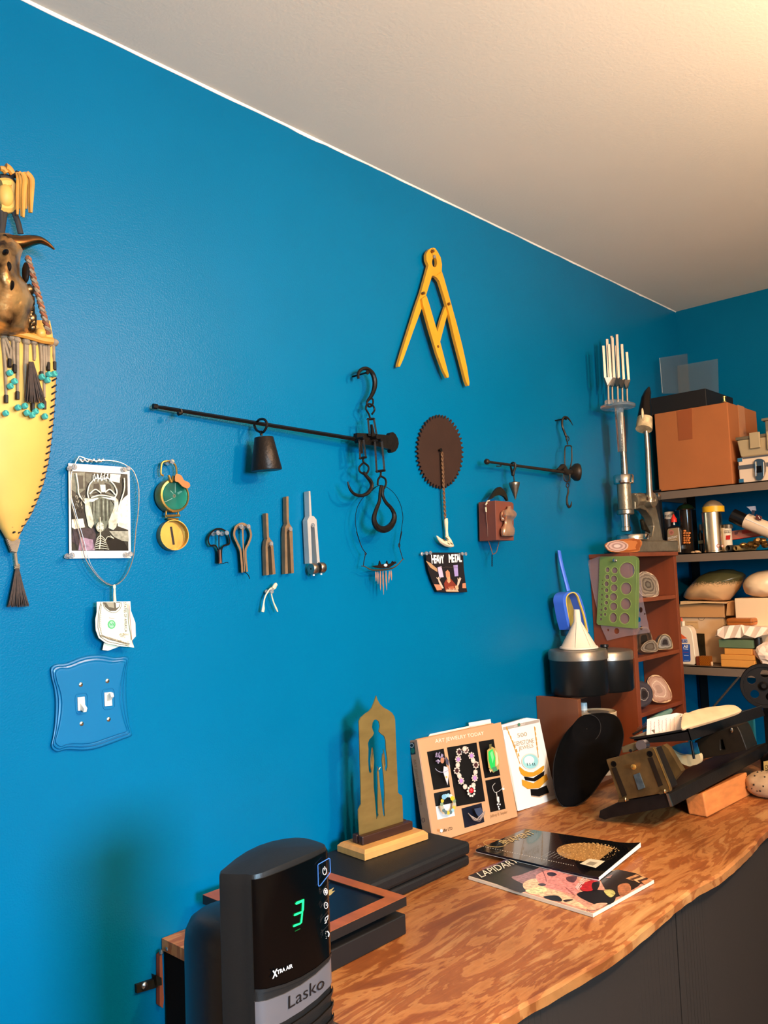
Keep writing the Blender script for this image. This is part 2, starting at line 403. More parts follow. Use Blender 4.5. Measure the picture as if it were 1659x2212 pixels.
for (x, y, upw) in ((176, 1521, False), (234, 1511, True)):
    c = W(x, y, 0.0115); sl = [(x-8, y-14.5), (x+7, y-16), (x+8.5, y+13), (x-7, y+14.5)]
    g = G(); ro = smooth([(x-12, y-19), (x, y-23), (x+12, y-22), (x+14, y), (x+13, y+17), (x, y+21), (x-10, y+19), (x-13, y)], 3)
    g.tube([W(*q, 0.0112) for q in ro], 0.0008, 6, closed=True); g.obj('slot_rim', BLUEP, sp)
    t = G().prism([W(*q, 0.0130) for q in sl], (0, 0.004, 0)).obj('toggle', TOG, sp)
    s = 1 if upw else -1
    g = G(); b0 = c+Vector((0, 0, s*0.002)); e = c+Vector((0, -0.0125, s*0.0085))
    wv = Vector((0.0033, 0, 0)); hv = Vector((0, -0.002, -s*0.0042)); hv2 = Vector((0, -0.0015, -s*0.003))
    g.hexa([b0-wv-hv, b0+wv-hv, b0+wv+hv, b0-wv+hv], [e-wv*.8-hv2, e+wv*.8-hv2, e+wv*.8+hv2, e-wv*.8+hv2]); g.obj('lever', TOG, t, bevel=0.0006)
for q in ((174.3, 1479), (231.7, 1471), (176, 1563.5), (234.5, 1554)):
    G().lathe(W(*q, 0.011), (0, -1, 0), [(0.0036, -0.001), (0.0034, 0.0006), (0.0018, 0.0016)], 14).obj('screw', mat('plated_screw', (205, 198, 180), 0.22, 1.0), sp)

# ------------------------------------------------------------------ black and white photo and pins
PAPER = mat('photo_paper', (238, 230, 220), 0.45)
K3 = (100, 960, 4.809)
ph = thing('photograph', 'glossy black and white print with a white border pinned above the dollar bill', 'photograph', W(215, 1103))
q = [W(*p, 0.006) for p in cr(*K3, [(230, 195), (865, 240), (880, 1180), (240, 1185)])]
G().prism(q, (0, 0.0006, 0)).obj('paper', PAPER, ph)
A = Art(W(200, 1100, 0.006), (0, -1, 0))
def P3(pts, c): A.poly(cr(*K3, pts), c)
P3([(250, 275), (843, 310), (853, 1105), (262, 1105)], (46, 44, 38))
P3([(262, 295), (400, 290), (400, 470), (330, 520), (262, 470)], (104, 104, 88))
P3([(315, 320), (380, 325), (382, 460), (322, 462)], (40, 40, 36))
P3([(410, 300), (470, 305), (470, 380), (430, 400), (410, 380)], (84, 84, 72))
P3([(660, 308), (770, 312), (760, 400), (665, 380)], (226, 214, 190))
P3([(760, 345), (843, 350), (843, 620), (800, 560), (790, 430)], (30, 30, 28))
P3([(800, 560), (846, 520), (850, 880), (700, 800), (740, 650)], (232, 222, 200))
P3([(262, 780), (380, 770), (400, 860), (290, 880), (262, 860)], (228, 216, 192))
P3([(262, 650), (390, 660), (400, 770), (262, 770)], (26, 25, 24))
P3([(275, 880), (500, 870), (520, 1000), (500, 1100), (420, 1105), (262, 1010)], (62, 50, 54))
P3([(350, 960), (480, 990), (500, 1100), (330, 1100)], (150, 120, 136))
P3([(600, 980), (760, 920), (853, 1100), (600, 1105)], (20, 18, 17))
P3([(650, 900), (850, 900), (853, 1010), (780, 1000), (700, 960)], (150, 146, 128))
P3([(735, 790), (850, 850), (850, 890), (740, 850)], (210, 200, 180))
P3([(470, 380), (560, 350), (650, 370), (700, 430), (710, 560), (700, 620), (660, 560), (560, 530), (450, 545), (430, 480), (440, 420)], (96, 94, 80))
P3([(490, 410), (545, 405), (550, 480), (480, 500)], (42, 40, 36)); P3([(600, 400), (660, 420), (690, 520), (625, 490)], (40, 38, 34)); P3([(555, 420), (610, 420), (612, 495), (565, 500)], (228, 218, 196))
P3([(460, 520), (560, 490), (690, 540), (640, 560), (540, 545)], (24, 24, 22))
P3([(440, 570), (520, 540), (640, 545), (700, 640), (660, 760), (620, 860), (590, 900), (510, 880), (480, 800), (440, 660)], (98, 102, 86))
for x0, x1 in ((470, 490), (500, 515), (555, 575), (600, 615), (640, 655)):
    P3([(x0, 570), (x1, 560), (x1-10+20*(x0 > 550), 790), (x0+5, 800)], (58, 60, 50))
for x0 in (485, 530, 582, 625): P3([(x0, 590), (x0+8, 580), (x0+4, 740), (x0, 745)], (150, 152, 134))
P3([(390, 560), (520, 565), (500, 580), (440, 600), (470, 720), (490, 830), (460, 875), (430, 850), (400, 700)], (196, 190, 166))
P3([(700, 540), (740, 580), (750, 700), (720, 860), (690, 890), (640, 870), (640, 800), (680, 700), (700, 640)], (200, 194, 170))
P3([(450, 570), (520, 556), (540, 560), (470, 600), (430, 590)], (240, 232, 210)); P3([(560, 545), (700, 560), (720, 590), (620, 565)], (236, 228, 206))
for k, (x, y) in enumerate([(480+i*12, 340+18*math.sin(i*1.9)) for i in range(15)]):
    A.line(cr(*K3, [(x, y+30), (x+14*math.sin(k*2.3), y-22)]), 1.6, (236, 230, 210))
A.line(cr(*K3, smooth([(470, 380), (520, 350), (570, 365), (620, 350), (660, 375)], 4, False)), 2, (240, 236, 220))
for pts in ([(430, 560), (420, 500), (440, 420), (470, 385)], [(700, 560), (725, 500), (700, 430), (660, 385)], [(300, 300), (320, 420), (330, 520), (400, 620)], [(800, 350), (800, 470), (760, 600), (730, 700)], [(455, 555), (540, 530), (640, 540), (700, 560)], [(440, 515), (500, 470), (560, 510)], [(600, 500), (650, 470), (710, 530)]):
    A.line(cr(*K3, smooth(pts, 5, False)), 2.6, (222, 214, 190))
for k in range(34):
    x = 290+100*random.random(); y = 520+170*random.random(); A.line(cr(*K3, [(x, y), (x+16*random.random()-8, y+22)]), 0.9, (180, 174, 154) if k % 2 else (16, 16, 15))
P3(circ(540, 860, 42, 56, 14), (150, 146, 122))
for k in range(16):
    a = k*2.4; A.line(cr(*K3, [(540+12*math.cos(a), 860+16*math.sin(a)), (540+38*math.cos(a+.6), 860+50*math.sin(a+.6))]), 1.1, (228, 222, 196))
for k in range(6): A.line(cr(*K3, smooth([(500-6*k, 990+20*k), (540, 950+26*k), (590+8*k, 990+20*k)], 4, False)), 1.3, (206, 200, 176))
A.line(cr(*K3, [(538, 760), (540, 1000), (530, 1090)]), 2.2, (196, 190, 168)); A.line(cr(*K3, smooth([(590, 1000), (620, 960), (680, 980), (640, 950)], 5, False)), 1.3, (200, 196, 172))
A.obj('printed_picture', ph, print_mat('photo_print', 0.25, 0.35))
for (x, y, l) in ((160, 1009, 'upper left'), (276, 1012, 'upper right'), (155, 1200, 'lower left'), (281, 1197, 'lower right')):
    pin(x, y, 'clear pushpin at the %s corner of the black and white photograph' % l, PG)
# wire necklace with a claw pendant and folded bill
SILV = mat('silver_wire', (205, 205, 208), 0.25, 1.0)
nk = thing('wire_necklace', 'thin silver wire necklace looped round the pinned photograph', 'necklace', W(245, 1265))
lp = cr(*K3, [(290, 215), (330, 140), (350, 125), (420, 150), (520, 170), (640, 165), (760, 185), (850, 230), (905, 280), (945, 380), (962, 500), (955, 700), (930, 900), (912, 1120), (880, 1250), (830, 1360), (770, 1430), (710, 1462), (640, 1455), (560, 1400), (490, 1320), (430, 1230), (395, 1150), (350, 950), (300, 750), (262, 600), (255, 400), (262, 290)])
G().tube([W(*p, 0.016) for p in smooth(lp, 5)], 0.0009, 6, closed=True).obj('wire', SILV, nk)
lp2 = cr(*K3, [(262, 560), (320, 760), (380, 960), (440, 1190), (500, 1310), (600, 1420), (700, 1466)])
G().tube([W(*p, 0.013) for p in smooth(lp2, 5, False)], 0.0007, 6).obj('wire', SILV, nk)
g = G()
for i in range(5):
    x = 345+i*48; g.tube([W(*p, 0.012+0.004*(i % 2)) for p in cr(*K3, smooth([(x, 150), (x+30, 165+14*(i % 2)), (x+58, 150), (x+30, 180)], 3))], 0.0012, 6, closed=True)
g.obj('clasp', SILV, nk)
g = G(); g.tube([W(*p, 0.018) for p in cr(*K3, [(708, 1460), (708, 1560), (712, 1640), (716, 1700)])], [0.0012, 0.0022, 0.0026, 0.0012], 8); g.tube([W(*p, 0.018) for p in cr(*K3, circ(708, 1480, 10, 22, 12))], 0.0008, 6, closed=True)
g.obj('pendant', mat('bone_white', (226, 208, 176), 0.5), nk)
BILLP = mat('bill_paper', (232, 226, 198), 0.8)
bl = thing('dollar_bill', 'folded one dollar bill clipped to the pendant under the photograph', 'banknote', W(245, 1350))
f1 = cr(*K3, [(525, 1635), (873, 1630), (880, 1740), (925, 1870), (930, 1990), (890, 2040), (913, 2110), (760, 2095), (620, 2065), (545, 2010), (515, 1930), (510, 1820), (525, 1740)])
G().prism([W(*p, 0.020) for p in f1], (0, 0.0007, 0)).obj('front_fold', BILLP, bl)
f2 = cr(*K3, [(600, 2060), (760, 2100), (640, 2143), (585, 2135)])
G().prism([W(*p, 0.013) for p in f2], (0, 0.0007, 0)).obj('rear_fold', BILLP, bl)
f3 = cr(*K3, [(850, 1650), (925, 1850), (930, 1995), (890, 2030), (860, 1850)])
G().prism([W(*p, 0.0235) for p in f3], (0, 0.0007, 0)).obj('side_fold', BILLP, bl)
A = Art(W(240, 1350, 0.020), (0, -1, 0)); GB = (96, 78, 56)
A.poly(cr(*K3, [(590, 1640), (770, 1640), (760, 1690), (720, 1730), (660, 1730), (610, 1690)]), (84, 76, 60)); A.poly(cr(*K3, [(620, 1642), (700, 1640), (705, 1700), (650, 1690)]), (150, 142, 120))
A.poly(cr(*K3, [(720, 1645), (765, 1645), (750, 1690), (725, 1700)]), (226, 220, 196))
A.line(cr(*K3, [(565, 1640), (540, 1760), (535, 1900), (560, 2000), (640, 2050), (860, 2095)]), 1.2, GB); A.line(cr(*K3, [(580, 1640), (556, 1760), (552, 1890), (578, 1980), (650, 2028), (870, 2072)]), 0.7, GB)
A.line(cr(*K3, smooth([(590, 1640), (600, 1690), (650, 1735), (720, 1745), (770, 1700), (775, 1640)], 4, False)), 0.9, GB)
A.circ(*cr(*K3, [(677, 1870)])[0], 8.6, 9.6, (76, 168, 104)); A.circ(*cr(*K3, [(677, 1870)])[0], 6, 7, (150, 205, 160))
for a in range(5): A.line(cr(*K3, [(655+10*a, 1850+7*(a % 3)), (662+10*a, 1885-6*(a % 2))]), 1.2, (58, 150, 88))
A.line(cr(*K3, [(648, 1800), (705, 1810)]), 0.8, (176, 120, 90))
for k in range(26):
    t = k/26; x = 560+300*t; y = 1985+95*t; A.ring(*cr(*K3, [(x, y)])[0], 1.6+1.2*random.random(), 1.8, 0.6, GB, n=8)
for k in range(14): x, y = 760+random.random()*95, 1960+random.random()*90; A.ring(*cr(*K3, [(x, y)])[0], 1.5, 1.4, 0.5, GB, n=7)
for k in range(14): A.line(cr(*K3, [(545, 1660+22*k), (562, 1672+22*k)]), 0.6, GB)
A.line(cr(*K3, [(845, 1650), (860, 1850), (880, 2080)]), 0.9, (160, 90, 70))
A.obj('engraving', bl, print_mat('matte_print', 0.75))
P = lambda x, y: W(*cr(*K3, [(x, y)])[0], 0.020)
text('STATES OF AMERICA', 'lettering', bl, mat('bill_ink', (88, 72, 52), 0.8), P(800, 1640), P(812, 1950), P(826, 1638), 0.0012)

# ------------------------------------------------------------------ hide sheath with skull at the left edge
HIDE = mat('yellow_hide', (226, 172, 84), 0.55, var=0.06, scale=12, bump=0.1, bscale=60)
HIDE2 = mat('amber_leather', (206, 140, 54), 0.55, var=0.12, scale=30, bump=0.2, bscale=120)
DKL = mat('dark_leather', (38, 26, 24), 0.6)
GREYL = mat('grey_thong', (142, 122, 98), 0.7, var=0.15, scale=80)
BRZ = mat('polished_bronze', (96.5, 62, 34), 0.34, 0.75, scale=26, bump=1.0, bscale=45, rgb2=(232, 176, 108))
TURQ = mat('turquoise_bead', (70, 168, 156), 0.5, var=0.12, scale=90)
HAIR = mat('brown_horsehair', (92, 62, 44), 0.7, var=0.3, scale=200)
sh = thing('hide_sheath', 'yellow laced hide pouch with bronze horned skull, turquoise beads and horsehair tassels', 'wall hanging', W(20, 900))
rows = [(690, -40, 108, 8), (715, -62, 113, 14), (760, -74, 119, 22), (800, -78, 121.5, 27), (850, -78, 119.5, 30), (900, -76, 116, 31), (950, -71, 111, 31), (1000, -62, 104, 29), (1040, -50, 95, 26), (1075, -36, 83, 23), (1110, -19, 68, 19), (1140, -2, 50, 15), (1160, 10, 41, 11), (1170, 17, 37, 8)]
g = G(); rings = []
NN = 20
for (y, x0, x1, th) in rows:
    c, r = (x0+x1)/2, (x1-x0)/2; ring_ = []
    for k in range(NN):
        a = 2*math.pi*k/NN; o = th*0.001*(0.95+0.95*math.sin(a) if math.sin(a) > 0 else 0.95*(1+0.6*math.sin(a)))
        x = c+r*math.cos(a)
        ring_.append(W(x, y+0.03*(x-c), max(o, 0.001)+0.0015))
    rings.append(ring_)
g.loft(rings); g.obj('hide_body', HIDE, sh, sm=80)
def hoff(x, y):
    ys = [r[0] for r in rows]; i = max(0, min(len(rows)-2, bisect.bisect(ys, y)-1)); f = min(max((y-ys[i])/(ys[i+1]-ys[i]), 0), 1)
    a_, b_ = rows[i], rows[i+1]; c = (a_[1]+a_[2])/2; r = (a_[2]-a_[1])/2; th = (a_[3]+(b_[3]-a_[3])*f)*0.001
    return th*0.95*(1+math.sqrt(max(0, 1-((x-c)/r)**2)))+0.0015
import bisect
g = G()
for k in range(24):
    t = k/23; y = 818+t*330
    ys = [r[0] for r in rows]; i = max(0, min(len(rows)-2, bisect.bisect(ys, y)-1)); f = (y-ys[i])/(ys[i+1]-ys[i])
    xr = rows[i][2]+(rows[i+1][2]-rows[i][2])*f; th = (rows[i][3]+(rows[i+1][3]-rows[i][3])*f)*0.001
    y2 = y+0.03*(xr/2)
    g.tube([W(xr-7, y2+2.5, th*1.25+0.006), W(xr-2.5, y2-0.5, th*1.05+0.004), W(xr+1, y2-2.5, th*0.7)], 0.0014, 5)
for k in range(7):
    x, y = -2+k*5.2, 1082+k*11.5; g.tube([W(x-5, y+1, 0.020), W(x+3, y-2, 0.030)], 0.0016, 5)
g.obj('dark_lacing', DKL, sh)
g = G()
for k in range(7): g.tube([W(x, 1166+k*3.6+0.2*(x-26), 0.014) for x in (14+k*1.5, 22+k, 30+k*0.5, 42-k)], 0.0035, 6)
g.obj('leather_wrap', GREYL, sh, 'pale leather wrap at the sheath tip')
def tassel(name, top, bot, wtop, wbot, off, par, n=60):
    g = G()
    for k in range(n):
        u = random.random()*2-1; v = random.random()
        x0, y0 = top; x1, y1 = bot
        a = W(x0+u*wtop, y0, off+0.006*v); m_ = W(x0*.5+x1*.5+u*(wtop*0.5+wbot*.5)*0.95, (y0+y1)/2, off+0.010*v); b = W(x1+u*wbot, y1-6*random.random(), off+0.012*v)
        g.tube([a, m_, b], [0.0011, 0.0012, 0.0004], 4)
    return g.obj(name, HAIR, par, kind='stuff')
tassel('horsehair_tassel', (37, 1228), (39, 1312), 3, 24, 0.004, sh, 110)
G().tube([W(*q, 0.01) for q in ((32, 1186), (34, 1205), (36, 1222))], 0.0022, 8).obj('tassel_cord', GREYL, sh)
g = G()
for k in range(3): g.tube([W(*q, 0.008) for q in circ(37, 1220+k*4, 5, 1.2, 8)], 0.0012, 5, closed=True)
g.obj('tassel_binding', GREYL, sh)
K2 = (0, 680, 3.352)
tassel('horsehair_tassel', cr(*K2, [(225, 340)])[0], cr(*K2, [(255, 640)])[0], 4, 23, 0.060, sh, 110)
# fringe
fr = [[(20, 160), (50, 260), (70, 330)], [(35, 160), (80, 260), (75, 340)], [(95, 180), (98, 300), (105, 380)], [(125, 180), (128, 400), (128, 560)], [(185, 180), (180, 400), (185, 600)], [(195, 190), (195, 330), (190, 480)], [(245, 200), (250, 300), (248, 330)], [(290, 200), (300, 320), (300, 430)], [(315, 200), (318, 400), (322, 600)], [(330, 210), (335, 330), (340, 380)], [(350, 210), (352, 300), (352, 360)], [(385, 215), (390, 300), (392, 350)], [(20, 180), (40, 400), (45, 600)]]
for pts in fr:
    G().tube([W(*p, hoff(*p)+0.002) for p in cr(*K2, pts)], [0.003, 0.0026, 0.0018], 6).obj('fringe_thong', GREYL, sh)
for x, y in ((70, 350), (105, 390), (45, 610), (127, 585), (350, 375), (395, 370), (238, 665), (322, 655), (300, 440)):
    G().tube([W(*p, hoff(*p)+0.004) for p in cr(*K2, [(x, y-28), (x, y+28)])], 0.0030, 6).obj('dark_binding', DKL, sh)
for x, y in ((71, 421), (105, 482), (75, 517), (42, 713), (130, 672), (180, 660), (195, 710), (233, 727), (258, 700), (297, 659), (325, 736), (354, 432), (392, 428), (343, 474), (303, 450)):
    q_ = cr(*K2, [(x, y)])[0]; p = W(*q_, hoff(*q_)+0.008); r = R_(p, 24/3.352)
    G().lathe(p, (0.5, -1, 0.35), [(r*0.3, -r*0.75), (r*0.85, -r*0.6), (r, 0), (r*0.85, r*0.6), (r*0.3, r*0.75), (r*0.25, r*0.3)], 14).obj('turquoise_bead', TURQ, sh)
for x, y in ((85, 165), (120, 180), (190, 195), (245, 195), (300, 200), (355, 205), (395, 200), (25, 150)):
    q_ = cr(*K2, [(x, y)])[0]; G().ball(W(*q_, hoff(*q_)+0.004), 0.0062, 8, 6, 0.15).obj('thong_knot', GREYL, sh)
g = G(); g.tube([W(*p, 0.044) for p in cr(*K2, smooth([(-60, 110), (20, 115), (120, 130), (220, 155), (310, 180), (380, 190)], 4, False))], 0.0058, 8); g.obj('rolled_collar', HIDE2, sh)
g = G(); g.ball(W(*cr(*K2, [(295, 135)])[0], 0.046), 0.0085, 10, 8); g.obj('bone_bead', mat('yellow_bone', (224, 160, 74), 0.4), sh)
K1 = (0, 340, 5.027)
# skull
g = G(); rings = []
srows = [(820, -70, 90, 10), (860, -130, 180, 26), (930, -170, 240, 34), (1010, -170, 250, 40), (1080, -140, 225, 44), (1180, -120, 215, 46), (1280, -120, 222, 46), (1380, -130, 300, 44), (1480, -135, 345, 42), (1560, -135, 380, 40), (1650, -130, 350, 38), (1740, -120, 330, 34), (1820, -110, 330, 30), (1890, -100, 350, 22), (1930, -90, 370, 12)]
for (y, x0, x1, th) in srows:
    c, r = (x0+x1)/2, (x1-x0)/2; row = []
    for k in range(28):
        a = 2*math.pi*k/28; x = c+r*math.cos(a)
        o = 0.02+th*0.001*(1+math.sin(a) if math.sin(a) > 0 else 1+0.4*math.sin(a))
        pp = cr(*K1, [(x, y)])[0]; nz = noise.noise(Vector((x*0.02, y*0.02, a)))*0.006*max(0, math.sin(a)+0.3)
        row.append(W(pp[0], pp[1], o+nz))
    rings.append(row)
g.loft(rings)
g.obj('skull', BRZ, sh, 'polished bronze horned animal skull', sm=80)
def tubeK(K, pts, r, off, seg=8, closed=False, k=4, g=None, flat=1.0):
    g = g or G(); P = smooth(cr(*K, pts), k, closed); n = len(P)
    if isinstance(r, (list, tuple)):
        rr = [r[0] if len(r) == 1 else r[min(int(i/(n-1)*(len(r)-1)), len(r)-2)]*(1-(i/(n-1)*(len(r)-1)) % 1 if i < n-1 else 0)+r[min(int(i/(n-1)*(len(r)-1))+1, len(r)-1)]*((i/(n-1)*(len(r)-1)) % 1 if i < n-1 else 1) for i in range(n)]
    else: rr = [r]*n
    oo = [p[2] if len(p) > 2 else off for p in P]
    W3 = [W(p[0], p[1], o) for p, o in zip(P, oo)]
    g.tube(W3, [R_(w3, a/K[2]) for w3, a in zip(W3, rr)], seg, closed, flat=flat); return g
tubeK(K1, [(60, 930), (220, 930), (330, 905), (430, 900), (520, 940), (592, 1000)], [95, 80, 62, 44, 26, 8], 0.062, 12).obj('horn', mat('dark_bronze_horn', (120, 84, 52), 0.25, 1.0, var=0.2, scale=50), sh)
g = G()
for x, y, rx, ry in ((85, 1190, 32, 60), (125, 1390, 20, 55), (280, 1250, 36, 120), (60, 1030, 26, 32)):
    P = [on(W(20, 580, 0.112), (-.25, -1, 0), *q) for q in cr(*K1, circ(x, y, rx, ry, 14))]
    g.ball(W(*cr(*K1, [(x, y)])[0], 0.107 if x < 200 else 0.075), (R_(P[0], rx/5), 0.008, R_(P[0], ry/5)), 12, 8)
g.obj('eye_socket', mat('dark_bronze', (48, 34, 24), 0.5, 0.6), sh)
g = G()
for k in range(46):
    t = k/45; x = 290+80*math.sin(k*1.7)*.6+40*t; y = 1430+t*420
    g.ball(W(*cr(*K1, [(x-30, y)])[0], 0.070-0.02*t), 0.006+0.003*random.random(), 8, 6, 0.3)
g.obj('bronze_texture', mat('rough_bronze', (110, 88, 62), 0.35, 1.0, var=0.4, scale=120), sh, sm=60)
for ph0 in (0, math.pi):
    pts = []
    for k in range(41):
        t = k/40; x = 300+t*230+18*math.sin(k*1.25+ph0); y = 1080+t*830; pts.append((x, y, 0.05+0.004*math.cos(k*1.25+ph0)))
    tubeK(K1, pts, 22, 0.05, 6, k=1).obj('braided_cord', GREYL if ph0 else mat('red_cord', (150, 92, 64), 0.7, var=0.3, scale=60), sh)
# top knot
for pts, r in (([(60, 110), (100, 130), (140, 180)], [50, 40, 30]), ([(0, 120), (40, 130), (70, 170)], [26, 34, 30])):
    tubeK(K1, pts, r, 0.03).obj('leather_knot', HIDE2, sh)
for i, (x0, x1, yb) in enumerate(((190, 190, 620), (215, 235, 640), (240, 255, 650), (255, 285, 560), (275, 320, 600), (290, 340, 600), (200, 210, 560))):
    tubeK(K1, [(x0, 165), (x0+15+8*i, 240), (x1+4, 400), (x1, yb)], [26, 30, 24, 12], 0.034+0.004*(i % 3), flat=0.7).obj('leather_strand', HIDE2, sh)
g = tubeK(K1, [(0, 290), (60, 285), (125, 300), (130, 420), (110, 540), (40, 550), (0, 540)], [60, 62, 50, 40, 60, 60, 50], 0.02); g.ball(W(*cr(*K1, [(55, 420)])[0], 0.024), (R_(W(10, 420), 17), 0.012, R_(W(10, 420), 25)), 14, 10)
g.obj('leather_wrap', HIDE, sh)
for pts in ([(10, 545), (20, 700), (0, 830)], [(60, 540), (40, 680), (20, 830)], [(130, 545), (190, 690), (225, 830)], [(110, 200), (180, 190), (200, 160)], [(0, 215), (80, 215), (140, 260), (160, 380)]):
    tubeK(K1, pts, 32, 0.022, flat=0.5).obj('dark_strap', DKL, sh)

# ------------------------------------------------------------------ brass compass
BRASS = mat('worn_brass', (172, 136, 70), 0.32, 0.8, var=0.18, scale=50)
BRASSF = mat('satin_brass', (214, 166, 84), 0.42, 0.85, var=0.08, scale=30)
cp = thing('compass', 'open brass lensatic compass with a green dial hanging from a pushpin', 'compass', W(375, 1090))
def cyl(name, K, x, y, rx, o0, o1, m, par, seg=28, rim=None):
    c = W(*cr(*K, [(x, y)])[0], o1); r = R_(c, rx/K[2])
    prof = rim(r) if rim else [(r, -(o1-o0)), (r, 0)]
    return G().lathe(c, (0, -1, 0), prof, seg).obj(name, m, par)
rr_ = lambda r: [(r*0.98, -0.019), (r, -0.018), (r, -0.002), (r*0.97, 0), (r*0.86, 0.0005), (r*0.85, -0.003), (0.001, -0.003)]
c = W(*cr(*K3, [(1340, 530)])[0], 0.024); rc = R_(c, 176/4.809)
G().lathe(c, (0, -1, 0), rr_(rc), 32).obj('case', BRASS, cp)
G().lathe(c+Vector((0, -0.0002, 0)), (0, -1, 0), [(0.001, -0.0026), (rc*0.84, -0.0026), (rc*0.84, -0.0012)], 32, cap=False).obj('dial', mat('green_dial', (10, 132, 112), 0.2, var=0.35, scale=25, coat=0.5), cp)
A = Art(c+Vector((0, -0.0002, 0)), (0, -1, 0), 0.0002); A.l = -0.0024
A.circ(*cr(*K3, [(1330, 535)])[0], 3.2, 4, (140, 130, 104)); A.circ(*cr(*K3, [(1330, 535)])[0], 1.3, 1.6, (30, 60, 56))
for a, b in (((1340, 400), (1340, 500)), ((1375, 510), (1410, 488)), ((1290, 480), (1320, 510)), ((1230, 600), (1310, 560))): A.line(cr(*K3, [a, b]), 1.2, (170, 210, 196))
A.poly(cr(*K3, [(1360, 500), (1400, 480), (1408, 495), (1368, 522)]), (96, 176, 160))
A.obj('needle', cp, print_mat('matte_print', 0.75))
G().lathe(c+Vector((0, -0.0035, 0)), (0, -1, 0), [(0.001, 0), (rc*0.84, 0)], 32, cap=False).obj('glass', mat('clear_glass', (255, 255, 255), 0.02, trans=1.0), cp)
c2 = W(*cr(*K3, [(1335, 940)])[0], 0.020); r2 = R_(c2, 160/4.809)
G().lathe(c2, (-0.12, -1, 0.03), [(r2*0.97, -0.016), (r2, -0.015), (r2, 0), (r2*0.95, 0), (r2*0.94, -0.010), (0.001, -0.010)], 32).obj('lid', BRASS, cp)
l = G().prism([W(*q, 0.0115) for q in cr(*K3, circ(1312, 932, 128, 150, 30))], (0, 0.0012, 0), [[W(*q, 0.0115) for q in cr(*K3, [(1283, 856), (1307, 853), (1336, 1040), (1312, 1044)])]]).obj('lid_plate', BRASSF, cp)
G().prism([W(*q, 0.0112) for q in cr(*K3, [(1278, 850), (1312, 850), (1341, 1046), (1307, 1050)])], (0, 0.0004, 0)).obj('slot_back', DKL, cp)
tubeK(K3, [(1215, 325), (1190, 300), (1200, 200), (1240, 175), (1300, 180), (1345, 230), (1352, 320), (1330, 335)], 11, 0.014, k=5).obj('thumb_loop', BRASS, cp)
g = tubeK(K3, [(1245, 690), (1360, 690), (1365, 740)], 9, 0.016); tubeK(K3, [(1245, 690), (1240, 760)], 9, 0.016, g=g); tubeK(K3, [(1245, 742), (1385, 738)], 14, 0.018, g=g); tubeK(K3, [(1258, 770), (1370, 776)], 12, 0.014, g=g)
g.obj('hinge', BRASS, cp)
G().prism([W(*q, 0.034) for q in cr(*K3, smooth([(1345, 310), (1400, 320), (1430, 370), (1480, 395), (1495, 430), (1470, 455), (1420, 440), (1390, 410), (1370, 390), (1340, 380)], 3))], (0, 0.002, 0)).obj('sight_cover', mat('copper_brown', (160, 112, 72), 0.4, 0.7), cp)
tubeK(K3, [(1320, 330), (1300, 390), (1270, 320)], 14, 0.026).obj('sight_hinge', BRASS, cp)
pin(*cr(*K3, [(1305, 178)])[0], 'clear pushpin the brass compass hangs from', PG, off2=0.022)

# ------------------------------------------------------------------ mouth harps, tuning forks, wishbone
K5 = (420, 1040, 5.352)
IRON = mat('black_iron', (58, 50, 44), 0.42, 0.7, var=0.15, scale=60, bump=0.25, bscale=200)
OLDB = mat('old_brass', (138, 108, 78), 0.42, 0.4, var=0.12, scale=50)
h1 = thing('mouth_harp', 'small dark steel mouth harp with a wide rounded frame', 'mouth harp', W(470, 1180))
def bar(K, pts, hw, off, depth, k=4, closed=False):        # flat bar following a path on the wall
    P = smooth(cr(*K, pts), k, closed); Lf, Rt = [], []
    n = len(P)
    for i in range(n):
        a = P[i-1] if i or closed else P[0]; b = P[(i+1) % n] if i < n-1 or closed else P[-1]
        dx, dy = b[0]-a[0], b[1]-a[1]; L = math.hypot(dx, dy) or 1
        h = hw if not isinstance(hw, (list, tuple)) else hw[0]+(hw[1]-hw[0])*i/(n-1)
        h /= K[2]; Lf.append((P[i][0]-dy/L*h*0.75, P[i][1]+dx/L*h)); Rt.append((P[i][0]+dy/L*h*0.75, P[i][1]-dx/L*h))
    g = G(); r = []
    for l, q in zip(Lf, Rt): r.append([W(*l, off), W(*q, off), W(*q, off-depth), W(*l, off-depth)])
    if closed: r.append(r[0]); g.loft(r, False)
    else: g.loft(r)
    return g
DKST = mat('dark_steel', (62, 56, 54), 0.32, 0.9)
g = bar(K5, [(275, 945), (272, 800), (240, 740), (185, 740), (160, 680), (180, 610), (240, 555), (310, 550), (375, 590), (405, 670), (400, 725), (345, 740), (315, 790), (315, 940)], 10, 0.014, 0.008)
g.obj('frame', DKST, h1)
bar(K5, [(282, 560), (285, 940)], 9, 0.016, 0.002).obj('reed', mat('blue_steel', (70, 78, 90), 0.3, 0.9), h1)
bar(K5, [(285, 790), (300, 945)], 22, 0.0145, 0.009, 1).obj('stem_wrap', mat('pink_copper', (160, 112, 96), 0.35, 0.8), h1)
tubeK(K5, [(300, 950, 0.016), (340, 945, 0.024), (380, 935, 0.028), (390, 945, 0.03)], 4, 0.02).obj('trigger', DKST, h1)
h2 = thing('mouth_harp', 'larger brown brass mouth harp with a teardrop frame', 'mouth harp', W(524, 1180))
bar(K5, [(555, 1052), (535, 810), (500, 720), (460, 620), (480, 530), (550, 490), (625, 530), (655, 620), (625, 720), (590, 810), (610, 1045)], 15, 0.016, 0.010).obj('frame', OLDB, h2)
bar(K5, [(555, 490), (563, 700), (580, 1050)], [16, 6], 0.018, 0.003).obj('reed', OLDB, h2)
tubeK(K5, [(580, 1045, 0.018), (620, 1080, 0.024), (640, 1125, 0.028)], 5, 0.02).obj('trigger', DKST, h2)
